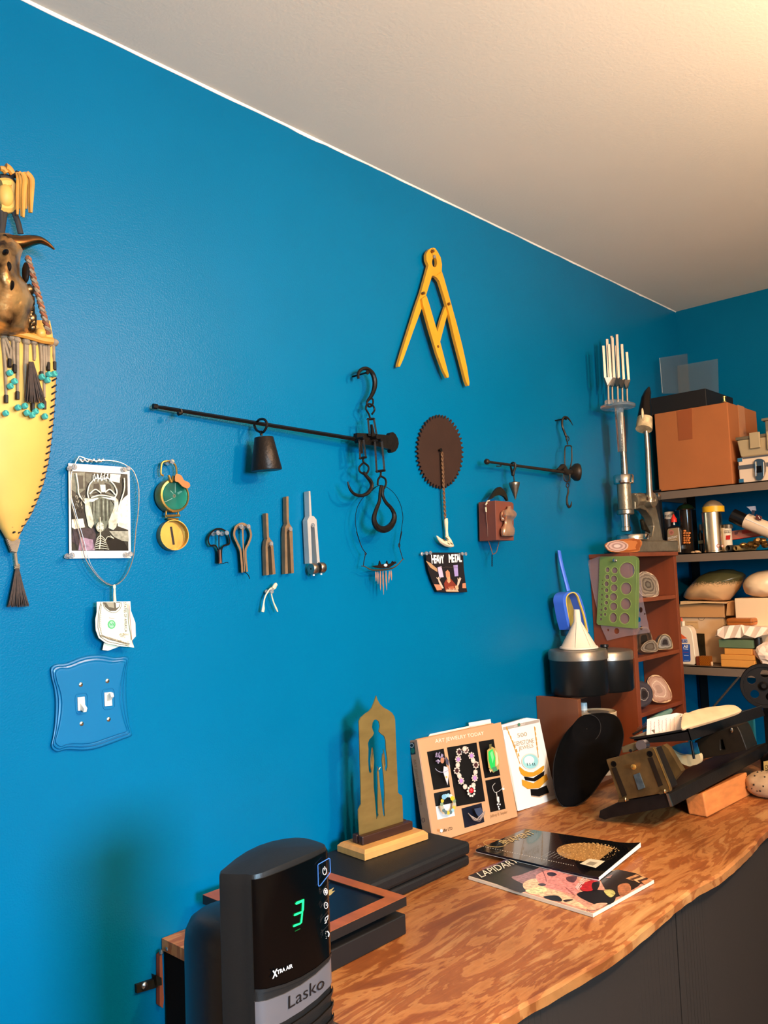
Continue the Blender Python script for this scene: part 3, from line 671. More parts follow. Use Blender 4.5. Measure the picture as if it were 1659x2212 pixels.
for (x, y, l) in ((268, 594, 'left of two pins holding the small dark mouth harp'), (370, 595, 'right of two pins holding the small dark mouth harp'), (538, 524, 'left of two pins holding the teardrop mouth harp'), (622, 522, 'right of two pins holding the teardrop mouth harp'), (884, 718, 'pin under the crotch of the shortest tuning fork'), (1108, 550, 'pin under the crotch of the middle bronze tuning fork'), (1366, 506, 'pin in the slot of the large silver tuning fork'), (890, 1270, 'pin holding the wishbone')):
    pin(*cr(*K5, [(x, y)])[0], 'clear '+l, PG)
def fork(name, label, K, stem, crotch, outer, m, off, dp, hw):
    t = thing(name, label, 'tuning fork', W(*cr(*K, [stem[0]])[0]))
    bar(K, stem, hw, off, dp, 1).obj('stem', m, t); return t
f1 = thing('tuning_fork', 'shortest bronze tuning fork, between the teardrop mouth harp and the taller bronze fork', 'tuning fork', W(581, 1175))
G().prism([W(*q, 0.016) for q in cr(*K5, [(825, 368), (852, 370), (862, 640), (880, 670), (908, 700), (925, 900), (938, 1070), (905, 1075), (885, 760), (862, 735), (848, 760), (862, 1080), (832, 1085), (822, 760), (828, 700), (843, 660), (838, 640)])], (0, 0.010, 0)).obj('fork_body', OLDB, f1, sm=20)
f2 = thing('tuning_fork', 'middle bronze tuning fork with long tines beside the silver fork', 'tuning fork', W(622, 1155))
G().prism([W(*q, 0.016) for q in cr(*K5, [(1062, 175), (1088, 172), (1092, 440), (1100, 490), (1128, 530), (1135, 600), (1150, 1058), (1120, 1063), (1098, 590), (1082, 560), (1068, 590), (1080, 1065), (1050, 1070), (1045, 600), (1050, 530), (1072, 490), (1066, 440)])], (0, 0.010, 0)).obj('fork_body', OLDB, f2, sm=20)
ALU = mat('polished_aluminium', (204, 196, 188), 0.36, 0.45, var=0.04, scale=60)
f3 = thing('tuning_fork', 'large silver tuning fork with round weights on both tines', 'tuning fork', W(674, 1150))
G().prism([W(*q, 0.020) for q in cr(*K5, [(1322, 112), (1340, 112), (1356, 398), (1378, 400), (1412, 440), (1450, 940), (1420, 945), (1388, 520), (1366, 490), (1345, 520), (1362, 945), (1330, 948), (1305, 450), (1330, 402), (1330, 398)])], (0, 0.014, 0)).obj('fork_body', ALU, f3, sm=20)
for (x, y) in ((1375, 1010), (1462, 998)):
    c = W(*cr(*K5, [(x, y)])[0], 0.022); r = R_(c, 66/5.352)
    wt = G().lathe(c, (-1, 0, 0), [(r*0.93, -0.0065), (r, -0.005), (r, 0.005), (r*0.93, 0.0065)], 24); wt = wt.obj('weight', mat('steel_weight', (176, 160, 146), 0.3, 1.0), f3)
    G().lathe(c+Vector((-0.0066, 0, 0)), (-1, 0, 0), [(0.0018, 0), (0.0018, 0.0004)], 12).obj('hole', DKL, wt)
    G().lathe(c+Vector((0, 0, -r)), (0, 0, -1), [(0.0022, -0.001), (0.0022, 0.0025)], 10).obj('set_screw', mat('white_peg', (236, 230, 214), 0.4), wt)
BONE = mat('pale_bone', (226, 204, 168), 0.5, var=0.06, scale=40)
wb = thing('wishbone', 'small pale wishbone pinned below the tuning forks', 'bone', W(580, 1290))
tubeK(K5, [(940, 1195), (925, 1225), (880, 1245), (840, 1290), (812, 1350), (800, 1420), (795, 1470), (788, 1508)], [16, 22, 15, 9, 9, 10, 20, 18], 0.016, flat=0.7).obj('left_branch', BONE, wb)
tubeK(K5, [(885, 1265), (895, 1330), (915, 1400), (940, 1460), (962, 1505)], [9, 8, 8, 12, 8], 0.016).obj('right_branch', BONE, wb)
tubeK(K5, [(905, 1235), (930, 1200), (945, 1190)], [16, 20, 22], 0.019).obj('crown', BONE, wb)

# ------------------------------------------------------------------ large steelyard balance
KB = (740, 780, 5.672); KC = (320, 780, 2.86)
sy = thing('steelyard_balance', 'large black iron steelyard scale hanging by its hook, long bar pointing left', 'scale', W(800, 950))
a = W(*cr(*KC, [(36, 279)])[0], 0.016); b = W(*cr(*KC, [(1330, 490)])[0], 0.040)
G().tube([a, a+(b-a)*0.04, b], [R_(a, 3.4), R_(a, 4.6), R_(b, 4.6)], 4, nrm=(0.1, 1, 0.9)).obj('beam', IRON, sy, sm=20)
G().tube([a+Vector((-0.002, 0, 0)), a+(b-a)*0.012], R_(a, 6), 8).obj('beam_end', IRON, sy)
tubeK(KC, [(200, 295), (205, 318), (185, 325)], [8, 12, 14], 0.040).obj('stop', IRON, sy)
hd = [(180, 880), (300, 885), (420, 895), (575, 908), (580, 890), (590, 875), (620, 870), (650, 895), (680, 950), (690, 1010), (678, 1060), (650, 1105), (610, 1122), (595, 1108), (592, 1085), (500, 1058), (350, 1030), (290, 1025), (200, 1000), (176, 950)]
G().prism([W(*p, 0.046) for p in cr(*KB, hd)], (0, 0.011, 0)).obj('beam_head', IRON, sy, bevel=0.0015, sm=30)
tubeK(KB, [(195, 215), (192, 150), (235, 100), (300, 95), (365, 150), (395, 250), (385, 350), (345, 440), (308, 485), (300, 530), (335, 560), (372, 520), (370, 470), (340, 450)], [16, 19, 22, 26, 30, 32, 30, 24, 16, 14, 13, 12, 12, 12], 0.032).obj('top_hook', IRON, sy)
tubeK(KB, [(360, 650), (392, 600), (372, 545), (330, 525), (295, 540), (288, 590), (320, 645), (338, 700)], 12, 0.036).obj('swivel', IRON, sy)
def loop4(pts, r, off, name):
    P = cr(*KB, pts); g = G()
    for i in range(4):
        p, q = W(*P[i], off), W(*P[(i+1) % 4], off); d = (q-p).normalized()*R_(p, r/KB[2])*0.8
        g.tube([p-d, q+d], R_(p, r/KB[2])*1.2, 4, nrm=(0.7, 1, 0.7) if i % 2 == 0 else (1, 1, 0.1))
    return g.obj(name, IRON, sy, sm=20)
loop4([(312, 712), (382, 708), (418, 905), (330, 905)], 14, 0.052, 'top_shackle')
loop4([(205, 975), (255, 950), (285, 1178), (215, 1192)], 13, 0.055, 'load_shackle')
loop4([(395, 985), (480, 970), (512, 1340), (418, 1352)], 14, 0.055, 'lower_shackle')
G().prism([W(*p, 0.055) for p in cr(*KB, [(355, 775), (368, 775), (405, 925), (360, 925)])], (0, 0.004, 0)).obj('pointer', IRON, sy)
for x, y in ((262, 938), (425, 930), (478, 965)): cyl('pivot_pin', KB, x, y, 20, 0.04, 0.064, IRON, sy, 12)
G().prism([W(*p, 0.0565) for p in cr(*KB, [(225, 990), (240, 990), (252, 1130), (228, 1135)])], (0, 0.003, 0)).obj('pointer', IRON, sy)
tubeK(KB, [(250, 1195), (258, 1240), (312, 1285), (318, 1335), (292, 1378), (250, 1380), (210, 1350), (205, 1300), (245, 1255)], 13, 0.050).obj('swivel', IRON, sy)
tubeK(KB, [(255, 1365), (300, 1420), (345, 1475), (357, 1540), (310, 1615), (235, 1648), (150, 1632), (92, 1570), (62, 1478)], [20, 22, 25, 25, 24, 22, 20, 17, 9], 0.052).obj('load_hook', IRON, sy)
tubeK(KB, [(468, 1360), (465, 1405), (435, 1455), (430, 1520)], 13, 0.052).obj('swivel', IRON, sy)
tubeK(KB, [(470, 1412), (520, 1440), (533, 1500), (510, 1560)], 13, 0.052).obj('swivel', IRON, sy)
tubeK(KB, [(475, 1530), (458, 1620), (450, 1720), (405, 1840), (385, 1940), (420, 2030), (500, 2065), (580, 2030), (628, 1950), (630, 1870), (590, 1795), (530, 1730), (490, 1640), (500, 1540)], [22, 20, 22, 26, 34, 40, 44, 42, 36, 28, 24, 22, 20, 20], 0.058).obj('pear_link', IRON, sy)
def nail(px, py, label, l=0.045):
    p = W(px, py, l); t = thing('nail', label, 'nail', W(px, py))
    G().lathe(p, (0, -1, 0), [(0.002, -l), (0.002, -0.002), (0.0045, -0.001), (0.0045, 0.001)], 12).obj('shank', IRON, t); return t
nail(*cr(*KB, [(305, 140)])[0], 'dark nail holding the hook of the large steelyard')
cw = thing('counterweight', 'heavy black conical iron weight hanging on the large steelyard bar', 'weight', W(573, 1000))
ct = W(*cr(*KC, [(715, 470)])[0], 0.048); cb = W(*cr(*KC, [(732, 676)])[0], 0.048)
ax = (ct-cb); H = ax.length; rt_, rb_ = R_(ct, 59/2.86), R_(cb, 96/2.86)
G().lathe(cb, ax, [(rb_*0.3, -0.0006), (rb_*0.97, 0), (rb_, 0.002), (rt_, H-0.001), (rt_*0.95, H), (0.003, H+0.001)], 36).obj('body', mat('weight_iron', (66, 54, 46), 0.42, 0.6, var=0.12, scale=40, bump=0.3, bscale=180), cw)
G().lathe(cb, -ax, [(0.007, 0.0), (0.006, 0.001)], 16).obj('lead_plug', DKST, cw)
tubeK(KC, [(672, 375, 0.024), (690, 360, 0.040), (720, 362, 0.058), (735, 395, 0.064), (715, 435, 0.056), (700, 438, 0.048)], 8, 0.05, k=5).obj('hanging_ring', IRON, cw)
tubeK(KC, [(655, 395, 0.022), (668, 425, 0.034), (690, 438, 0.046)], 8, 0.05).obj('hanging_ring', IRON, cw)
tubeK(KC, [(697, 430), (700, 460)], 9, 0.048).obj('stem', IRON, cw)

# ------------------------------------------------------------------ copper spike necklace hanging behind the steelyard
KN = (740, 1150, 10.369)
COP = mat('copper_spike', (206, 150, 122), 0.34, 0.6, var=0.15, scale=90)
DKC = mat('dark_copper', (92, 64, 50), 0.4, 0.8, var=0.2, scale=80)
cn = thing('spike_necklace', 'thin dark wire necklace with copper spikes hanging below the large steelyard', 'necklace', W(825, 1220))
tubeK(KB, [(245, 1680), (185, 1780), (158, 1900), (160, 2000), (180, 2110), (210, 2210)], 4, 0.030, 6).obj('wire', DKST, cn)
tubeK(KB, [(360, 1590), (400, 1550), (440, 1525)], 4, 0.034, 6).obj('wire', DKST, cn)
tubeK(KB, [(245, 1680), (330, 1600), (440, 1525), (540, 1545), (640, 1630), (710, 1760), (738, 1900), (730, 2000), (700, 2200)], 4, 0.030, 6).obj('wire', DKST, cn)
tubeK(KN, [(310, -20), (380, 200), (450, 370), (530, 470)], 10, 0.028, 6).obj('wire', DKC, cn)
tubeK(KN, [(525, 460), (500, 540), (480, 640), (468, 750)], 10, 0.028, 6).obj('wire', DKC, cn)
tubeK(KN, [(1330, -20), (1300, 120), (1270, 260)], 9, 0.028, 6).obj('wire', DKC, cn)
tubeK(KN, [(1270, 260), (1275, 340), (1350, 600)], 9, 0.028, 6).obj('wire', DKC, cn)
for pts, n_ in ((circ(1268, 290, 20, 45, 12), 'link'), (circ(515, 480, 20, 22, 10), 'link')):
    tubeK(KN, pts, 7, 0.028, 6, True, 1).obj(n_, DKC, cn)
tubeK(KN, [(420, 755), (500, 765), (620, 830), (740, 845), (900, 840), (1050, 820), (1160, 780), (1260, 700), (1340, 610), (1380, 600)], [8, 10, 14, 18, 18, 18, 16, 12, 10, 8], 0.030, 6).obj('bar', mat('aged_copper_bar', (150, 112, 78), 0.35, 0.9), cn)
bd = [(670, 755), (800, 735), (920, 710), (1060, 705), (1180, 650), (1210, 685), (1120, 740), (1040, 800), (900, 810), (780, 800)]
G().prism([W(*p, 0.034) for p in cr(*KN, bd)], (0, 0.003, 0)).obj('blade', DKC, cn)
for x in (838, 1000, 1128):
    y = 735 if x < 1100 else 690
    G().prism([W(*p, 0.034) for p in cr(*KN, [(x-22, y-5), (x, y-100 if x < 1100 else y-50), (x+30, y-8)])], (0, 0.003, 0)).obj('thorn', DKC, cn)
G().ball(W(*cr(*KN, [(962, 737)])[0], 0.036), (0.0052, 0.003, 0.0034), 12, 8).obj('pearl', mat('pearl', (226, 214, 208), 0.25), cn)
for i, (x0, x1, y0, y1) in enumerate([(745, 750, 880, 1100), (790, 795, 880, 1160), (845, 850, 860, 1300), (905, 920, 860, 1395), (972, 990, 860, 1300), (1045, 1035, 860, 1140), (1085, 1100, 850, 1075)]):
    t = (y1-y0)
    tubeK(KN, [(x0, y0), (x0+2, y0+t*0.2), ((x0+x1)/2, y0+t*0.55), (x1, y1)], [7, 19, 22, 3], 0.030, 6, flat=0.6, k=3).obj('spike', COP, cn)

# ------------------------------------------------------------------ wooden dividers
KD = (840, 520, 6.705)
YEL = mat('yellow_painted_wood', (214, 148, 32), 0.42, var=0.05, scale=30, bump=0.05)
dv = thing('dividers', 'large yellow wooden drafting dividers hung high on the wall', 'dividers', W(935, 680))
hole = circ(662, 312, 36, 74, 18, 0)
L1 = [(640, 100), (600, 112), (562, 150), (542, 200), (545, 280), (575, 355), (530, 520), (470, 740), (400, 940), (290, 1290), (200, 1580), (137, 1790), (137, 1825), (160, 1825), (215, 1700), (350, 1320), (497, 925), (560, 720), (625, 510), (660, 498), (720, 510), (765, 445), (770, 340), (750, 240), (705, 155), (670, 108)]
G().prism([W(*p, 0.018) for p in cr(*KD, L1)], (0, 0.008, 0), [[W(*p, 0.018) for p in cr(*KD, hole)]]).obj('left_leg', YEL, dv, sm=25)
R1 = [(640, 505), (700, 500), (768, 445), (800, 540), (900, 900), (980, 1190), (1060, 1500), (1130, 1820), (1168, 2060), (1163, 2098), (1146, 2100), (1112, 2020), (1040, 1740), (950, 1400), (870, 1040), (800, 800), (735, 590), (690, 530)]
G().prism([W(*p, 0.0215) for p in cr(*KD, R1)], (0, 0.008, 0)).obj('right_leg', YEL, dv, sm=25)
LL = [(480, 840), (545, 795), (590, 930), (700, 1310), (745, 1470), (800, 1680), (868, 1950), (866, 1980), (845, 1985), (790, 1880), (700, 1640), (600, 1310), (497, 935)]
G().prism([W(*p, 0.025) for p in cr(*KD, LL)], (0, 0.007, 0)).obj('long_link', YEL, dv, sm=25)
G().prism([W(*p, 0.016) for p in cr(*KD, [(832, 915), (866, 935), (862, 1010), (742, 1465), (690, 1440), (705, 1310), (760, 1120)])], (0, 0.007, 0)).obj('short_link', YEL, dv, sm=25)
G().prism([W(*p, 0.0185) for p in cr(*KD, smooth([(640, 100), (614, 130), (612, 170), (640, 200), (650, 235), (640, 200), (622, 168), (626, 130)], 2))], (0, 0.0008, 0)).obj('head_joint', mat('brown_joint', (120, 70, 18), 0.6), dv)
for x, y in ((515, 755), (880, 912), (718, 1530), (652, 145)):
    cyl('rivet', KD, x, y, 21, 0.02, 0.0265, mat('brown_rivet', (140, 96, 44), 0.35, 0.6), dv, 14)
pin(*cr(*KD, [(658, 232)])[0], 'small pin in the eye of the yellow dividers', PG)

# ------------------------------------------------------------------ saw blade
KS = (880, 880, 4.0463)
RUST = mat('rusty_brown_steel', (96, 60, 44), 0.6, 0.35, var=0.12, scale=14, bump=0.15, bscale=90)
sb = thing('saw_blade', 'rusty brown circular saw blade with ragged hooked teeth', 'saw blade', W(950, 976))
NT = 48; P = []
for k in range(NT):
    for da, rr in ((0.0, 1.0), (0.30, 0.99), (0.42, 0.90), (0.85, 0.93)):
        a = (k+da)/NT*2*math.pi; rj = rr*(1+0.006*math.sin(k*2.7))
        P.append((286+206*rj*math.cos(a)*1.0+6*math.sin(a), 387+325*rj*math.sin(a)))
G().prism([W(*p, 0.007) for p in cr(*KS, P)], (0, 0.003, 0)).obj('blade', RUST, sb, sm=20)
cyl('arbor_hole', KS, 293, 377, 12, 0.004, 0.0078, DKL, sb, 14)
nail(*cr(*KS, [(293, 372)])[0], 'small nail in the centre of the saw blade', 0.014)
bp = thing('bone_pendant', 'white bone hammer-shaped pendant on a twisted brown cord over the saw blade', 'pendant', W(962, 1160))
CORD = mat('twisted_brown_cord', (112, 78, 50), 0.7, var=0.2, scale=200)
for ph0 in (0, math.pi):
    pts = [(302+ (i/44)*28 + 6*math.sin(i*1.1+ph0), 392+i/44*585, 0.014+0.0016*math.cos(i*1.1+ph0)) for i in range(45)]
    tubeK(KS, pts, 7, 0.014, 6, k=2).obj('cord', CORD, bp)
tubeK(KS, [(336, 970), (338, 1010), (342, 1080), (346, 1140)], [17, 19, 13, 17], 0.014).obj('shaft', BONE, bp)
tubeK(KS, [(255, 1123), (290, 1165), (335, 1190), (375, 1205), (402, 1210)], [4, 20, 26, 20, 7], 0.017).obj('blade', BONE, bp)
tubeK(KS, [(346, 1130), (370, 1170), (398, 1205)], [16, 20, 8], 0.017).obj('heel', BONE, bp)
g = G()
for x, y in ((350, 1150), (325, 1160), (360, 1190), (388, 1190), (342, 1142)): g.tube([W(*p, 0.0235) for p in cr(*KS, [(x-10, y-6), (x+8, y+6)])], 0.001, 5)
g.obj('cord_lashing', CORD, bp)

# ------------------------------------------------------------------ comic cover card
mg = thing('magazine_cover', 'dark curling printed cover lettered in white, pinned under the saw blade', 'poster', W(962, 1235))
card = cr(*KS, [(155, 1268), (487, 1270), (492, 1400), (505, 1510), (524, 1615), (380, 1620), (258, 1612), (215, 1520), (180, 1420)])
G().prism([W(*p, 0.012) for p in card], (0, 0.0007, 0)).obj('card', mat('card_stock', (30, 26, 26), 0.35), mg)
A = Art(W(960, 1230, 0.012), (0, -1, 0))
def Q(pts, c): A.poly(cr(*KS, pts), c)
Q([(156, 1270), (486, 1271), (492, 1400), (505, 1510), (522, 1612), (380, 1617), (260, 1609), (216, 1520), (181, 1420)], (34, 26, 26))
Q([(160, 1340), (200, 1360), (260, 1410), (262, 1440), (200, 1400)], (176, 136, 96)); Q([(230, 1545), (290, 1550), (300, 1595), (258, 1600)], (210, 130, 96)); Q([(480, 1540), (508, 1535), (512, 1580), (480, 1580)], (214, 128, 92))
Q([(262, 1398), (296, 1388), (316, 1484), (278, 1488)], (196, 176, 196)); Q([(400, 1380), (438, 1376), (444, 1474), (412, 1478)], (160, 140, 190))
Q([(332, 1436), (350, 1420), (368, 1440), (374, 1500), (352, 1512), (336, 1480)], (196, 128, 90)); Q([(318, 1540), (340, 1500), (380, 1500), (430, 1560), (420, 1600), (330, 1600)], (126, 50, 34))
Q([(350, 1480), (368, 1480), (376, 1520), (360, 1540), (346, 1520)], (222, 150, 106))
for pts in ([(262, 1490), (280, 1510), (316, 1580), (300, 1584), (272, 1530)], [(460, 1486), (440, 1510), (430, 1560), (446, 1556), (462, 1510)]): Q(pts, (216, 178, 156))
for pts in ([(262, 1500), (252, 1486)], [(270, 1500), (268, 1482)], [(276, 1504), (284, 1490)], [(440, 1512), (438, 1490)], [(450, 1508), (456, 1486)], [(458, 1512), (466, 1494)]): A.line(cr(*KS, pts), 1.3, (226, 190, 160))
Q([(330, 1595), (440, 1598), (446, 1612), (336, 1610)], (196, 150, 110)); Q([(350, 1570), (400, 1560), (410, 1590), (360, 1594)], (170, 90, 60)); Q([(410, 1560), (440, 1556), (444, 1590), (420, 1594)], (214, 160, 120))
for k in range(9): A.line(cr(*KS, [(340+11*k, 1585+5*math.sin(k*2)), (346+11*k, 1606)]), 0.8, (240, 210, 180))
for k in range(8): A.line(cr(*KS, [(264+20*k, 1388+6*(k % 3)), (300+22*k, 1400+4*(k % 2))]), 0.4, (90, 70, 60))
A.obj('printed_picture', mg, print_mat('gloss_print', 0.3))
WINK = mat('white_ink', (236, 232, 224), 0.5)
P = lambda x, y: W(*cr(*KS, [(x, y)])[0], 0.012)
text('HEAVY', 'lettering', mg, WINK, P(210, 1366), P(322, 1364), P(204, 1290), 0.0011, bold=0.04, sp=0.8)
text('METAL', 'lettering', mg, WINK, P(360, 1358), P(474, 1352), P(356, 1284), 0.0011, bold=0.04, sp=0.8)
for (x, y, l) in ((166, 1276, 'outer left'), (200, 1272, 'inner left'), (478, 1280, 'inner right'), (508, 1280, 'outer right')):
    pin(*cr(*KS, [(x, y)])[0], 'clear pushpin, %s of those above the dark printed cover' % l, PG)

# ------------------------------------------------------------------ small steelyard
ss = thing('steelyard_balance', 'small brown steelyard scale with a round knob end at right', 'scale', W(1200, 1010))
BRN = mat('brown_iron', (84, 70, 56), 0.45, 0.6, var=0.15, scale=60, bump=0.2, bscale=200)
a = W(*cr(*KS, [(690, 474)])[0], 0.038); b = W(*cr(*KS, [(1360, 565)])[0], 0.038)
G().tube([a, b], [R_(a, 2.8), R_(b, 3.6)], 10).obj('beam', BRN, ss)
G().lathe(a, (a-b), [(R_(a, 6), -0.006), (R_(a, 6.4), 0.0), (R_(a, 4), 0.004)], 14).obj('beam_end', BRN, ss)
tubeK(KS, [(815, 500), (818, 512), (780, 514)], 5, 0.038).obj('stop', BRN, ss)
K7 = (1190, 880, 9.215)
tubeK(K7, [(130, 1240), (180, 1215), (240, 1180), (300, 1290), (390, 1290)], [24, 40, 60, 66, 60], 0.038, 12, k=3).obj('beam_head', BRN, ss)
c = W(*cr(*K7, [(500, 1290)])[0], 0.040)
G().lathe(c, (0.75, -0.65, -0.03), [(R_(c, 8), -0.020), (R_(c, 12), -0.014), (R_(c, 18.5), -0.004), (R_(c, 19.5), 0.004), (R_(c, 18), 0.009), (0.002, 0.0125)], 26).obj('knob', BRN, ss)
tubeK(K7, [(440, 360, 0.03), (380, 260, 0.03), (320, 200, 0.03), (260, 200, 0.028), (225, 280, 0.026), (235, 400, 0.028), (290, 540, 0.03), (320, 640, 0.034)], [5, 14, 22, 24, 22, 22, 24, 14], 0.03).obj('top_hook', BRN, ss)
tubeK(K7, [(300, 600), (330, 570), (362, 620), (345, 665), (310, 660)], 9, 0.036, 6, True).obj('link', BRN, ss)
tubeK(K7, [(320, 670), (335, 740)], 14, 0.036).obj('swivel', BRN, ss)
tubeK(K7, [(280, 1200), (275, 1000), (285, 790), (340, 765), (405, 775), (415, 900), (415, 1050), (395, 1160), (385, 1200)], 14, 0.042, k=3).obj('shackle', BRN, ss)
tubeK(K7, [(255, 1340), (265, 1440), (310, 1475), (370, 1440), (375, 1300)], 13, 0.044, k=3).obj('load_shackle', BRN, ss)
tubeK(K7, [(320, 1480), (330, 1520)], 10, 0.044).obj('swivel', BRN, ss); tubeK(K7, circ(333, 1555, 28, 45, 12), 10, 0.044, 6, True, 1).obj('link', BRN, ss)
tubeK(K7, [(335, 1590), (345, 1680), (320, 1800), (325, 1920), (360, 1985), (400, 1950), (408, 1870)], [14, 20, 20, 24, 26, 18, 6], 0.044).obj('load_hook', BRN, ss)
nail(*cr(*K7, [(300, 225)])[0], 'thin nail holding the hook of the small steelyard', 0.036)
sc2 = thing('counterweight', 'small grey plumb-cone weight hanging on the small steelyard bar', 'weight', W(1110, 1055))
K8 = (1030, 1020, 10.05)
c0 = W(*cr(*K8, [(812, 215)])[0], 0.042); c1 = W(*cr(*K8, [(836, 592)])[0], 0.042); H = (c1-c0).length; r = R_(c0, 12.2)
G().lathe(c0, c1-c0, [(0.002, -0.003), (r*0.35, -0.001), (r*0.95, 0.001), (r, 0.003), (r*0.9, H*0.2), (0.0012, H)], 24).obj('body', mat('grey_metal', (132, 122, 108), 0.35, 0.9, var=0.08, scale=90, bump=0.2, bscale=300), sc2)
tubeK(KS, [(900, 505, 0.030), (915, 485, 0.040), (935, 485, 0.050), (945, 510, 0.052), (930, 560, 0.046), (922, 590, 0.042), (910, 545, 0.034), (900, 510, 0.030)], [7, 8, 8, 10, 12, 14, 10, 7], 0.04, k=4).obj('hanging_ring', BRN, sc2)
tubeK(KS, [(926, 580), (934, 640)], 6, 0.042).obj('stem', BRN, sc2)

# ------------------------------------------------------------------ wooden block with bronze torso
tb = thing('torso_block', 'red-brown wooden block with a small bronze torso relief and a horn-shaped carrying band', 'wall ornament', W(1080, 1120))
MAHO = mat('red_brown_wood', (116, 62, 46), 0.5, var=0.12, scale=18, stretch=(1, 1, 0.2), bump=0.05)
fr = cr(*K8, [(400, 615), (700, 640), (770, 655), (800, 690), (805, 1482), (425, 1475)])
g = G(); g.prism([W(*p, 0.060) for p in fr], (0, 0.052, 0)); g.obj('block', MAHO, tb, bevel=0.002, sm=30)
tz = [(740, 42, 10), (770, 48, 14), (800, 60, 16), (825, 110, 18), (860, 150, 20), (900, 162, 24), (940, 160, 27), (980, 148, 25), (1010, 120, 20), (1060, 96, 16), (1120, 98, 16), (1170, 118, 18), (1220, 150, 22), (1280, 156, 23), (1340, 152, 22), (1390, 138, 18)]
rings = []
for (y, hw, th) in tz:
    cx = 700+(y-740)*-0.03+(10 if 880 < y < 980 else -15 if y > 1050 else 0); row = []
    for k in range(24):
        a = 2*math.pi*k/24; x = cx+hw*math.cos(a); s_ = math.sin(a); o = 0.060+max(0, s_)*th*0.0009
        if 880 < y < 1000: o += 0.010*max(0, math.exp(-((x-cx-75)/42)**2)+math.exp(-((x-cx+55)/42)**2))*max(0, s_)*math.exp(-((y-940)/32)**2)
        if y > 1200 and s_ > 0: o -= 0.003*math.exp(-((x-cx)/14)**2)
        if 1020 < y < 1200 and s_ > 0: o -= 0.0018*math.exp(-((x-cx)/12)**2)
        row.append(W(*cr(*K8, [(x, y)])[0], o))
    rings.append(row)
TORS = mat('bronze_torso', (214, 164, 128), 0.3, 0.65, var=0.08, scale=60)
G().loft(rings).obj('torso', TORS, tb, 'shiny bronze headless torso', sm=80)
tubeK(K8, [(600, 850), (560, 900), (560, 1000), (570, 1040)], [34, 48, 46, 40], 0.066).obj('arm_stump', TORS, tb)
hb = smooth(cr(*K8, [(300, 560), (370, 440), (440, 350), (500, 320), (560, 350), (630, 440), (680, 590), (665, 620), (620, 550), (550, 505), (480, 500), (400, 520), (340, 570), (270, 590)]), 3)
G().prism([W(*p, 0.040) for p in hb], (0, 0.006, 0)).obj('collar', TARN, tb)
tubeK(K8, [(330, 520), (240, 620), (200, 720), (205, 850), (210, 1000), (230, 1200), (245, 1450), (290, 1600), (345, 1780)], [8, 10, 8, 10, 10, 9, 9, 9, 9], 0.034).obj('cord', mat('brown_cord', (112, 72, 56), 0.6), tb)
tubeK(K8, [(490, 1480), (450, 1640), (420, 1740), (345, 1785)], 9, 0.034).obj('cord', mat('brown_cord', (112, 72, 56), 0.6), tb)
g = G(); g.prism([W(*p, 0.036) for p in cr(*K8, [(235, 615), (290, 605), (240, 670), (200, 715), (190, 700)])], (0, 0.002, 0)); g.prism([W(*p, 0.036) for p in cr(*K8, [(190, 760), (210, 760), (218, 870), (200, 860)])], (0, 0.002, 0)); g.obj('bone_slips', BONE, tb)
for k in range(6): tubeK(K8, circ(332, 1815+42*k, 14, 24, 10), 5, 0.03, 6, True, 1).obj('chain_link', DKST, tb)

# ------------------------------------------------------------------ brown wooden units on the bench
BRW = mat('reddish_stained_wood', (128, 62, 34), 0.45, var=0.18, scale=14, stretch=(1, 1, 0.12), bump=0.08)
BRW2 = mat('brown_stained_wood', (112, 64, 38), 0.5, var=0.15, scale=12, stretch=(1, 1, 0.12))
cu = thing('open_cabinet', 'tall narrow red-brown open cabinet with agate slices on its shelves', 'cabinet', (2.42, -0.065, TZ))
CX0, CX1, CD, CT = 2.258, 2.585, 0.127, 1.537
def panel(x, y, z, name, m, par, bv=0.001, label=None): return G().box(x, y, z).obj(name, m, par, label, sm=0, bevel=bv)
panel((CX0, CX0+0.022), (-0.001, -CD), (TZ, CT-0.012), 'side_panel', BRW, cu)
panel((CX1-0.018, CX1), (-0.001, -CD), (TZ, CT-0.012), 'side_panel', BRW, cu)
panel((CX0-0.003, CX1+0.003), (-0.001, -CD-0.006), (CT-0.012, CT), 'top', BRW, cu)
SH = []
for z in (1.3956, 1.2248, 1.0661):
    panel((CX0+0.022, CX1-0.018), (-0.001, -CD+0.002), (z-0.006, z+0.006), 'shelf', BRW, cu); SH.append(z+0.006)
lo = thing('low_cabinet', 'low brown wooden cabinet carrying the two black canisters', 'cabinet', (2.09, -0.065, TZ))
panel((1.929, 1.945), (-0.001, -CD), (TZ, 1.160), 'side_panel', BRW2, lo)
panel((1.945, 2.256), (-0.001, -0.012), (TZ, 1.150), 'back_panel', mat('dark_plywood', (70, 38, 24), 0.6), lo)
panel((1.946, 2.256), (-0.013, -0.062), (1.139, 1.150), 'top', BRW2, lo)
panel((1.945, 2.256), (-0.001, -CD), (TZ, TZ+0.012), 'bottom', BRW2, lo)
CANB = mat('black_enamel', (34, 33, 32), 0.32, var=0.06, scale=20)
TIN = mat('dull_aluminium', (150, 138, 124), 0.36, 0.8, var=0.1, scale=40)
def canister(c, r, z0, zb, z1, label):
    t = thing('canister', label, 'canister', (c[0], c[1], z0), 'black canisters on the low cabinet')
    G().lathe((c[0], c[1], 0), (0, 0, 1), [(r*0.94, z0), (r, z0+0.006), (r, zb-0.001), (r*0.97, zb)], 48).obj('body', CANB, t)
    G().lathe((c[0], c[1], 0), (0, 0, 1), [(r*1.005, zb-0.002), (r*1.03, zb), (r*1.02, z1-0.006), (r*0.97, z1-0.001), (r*0.9, z1), (0.001, z1+0.0015)], 48).obj('lid', TIN, t)
    return t
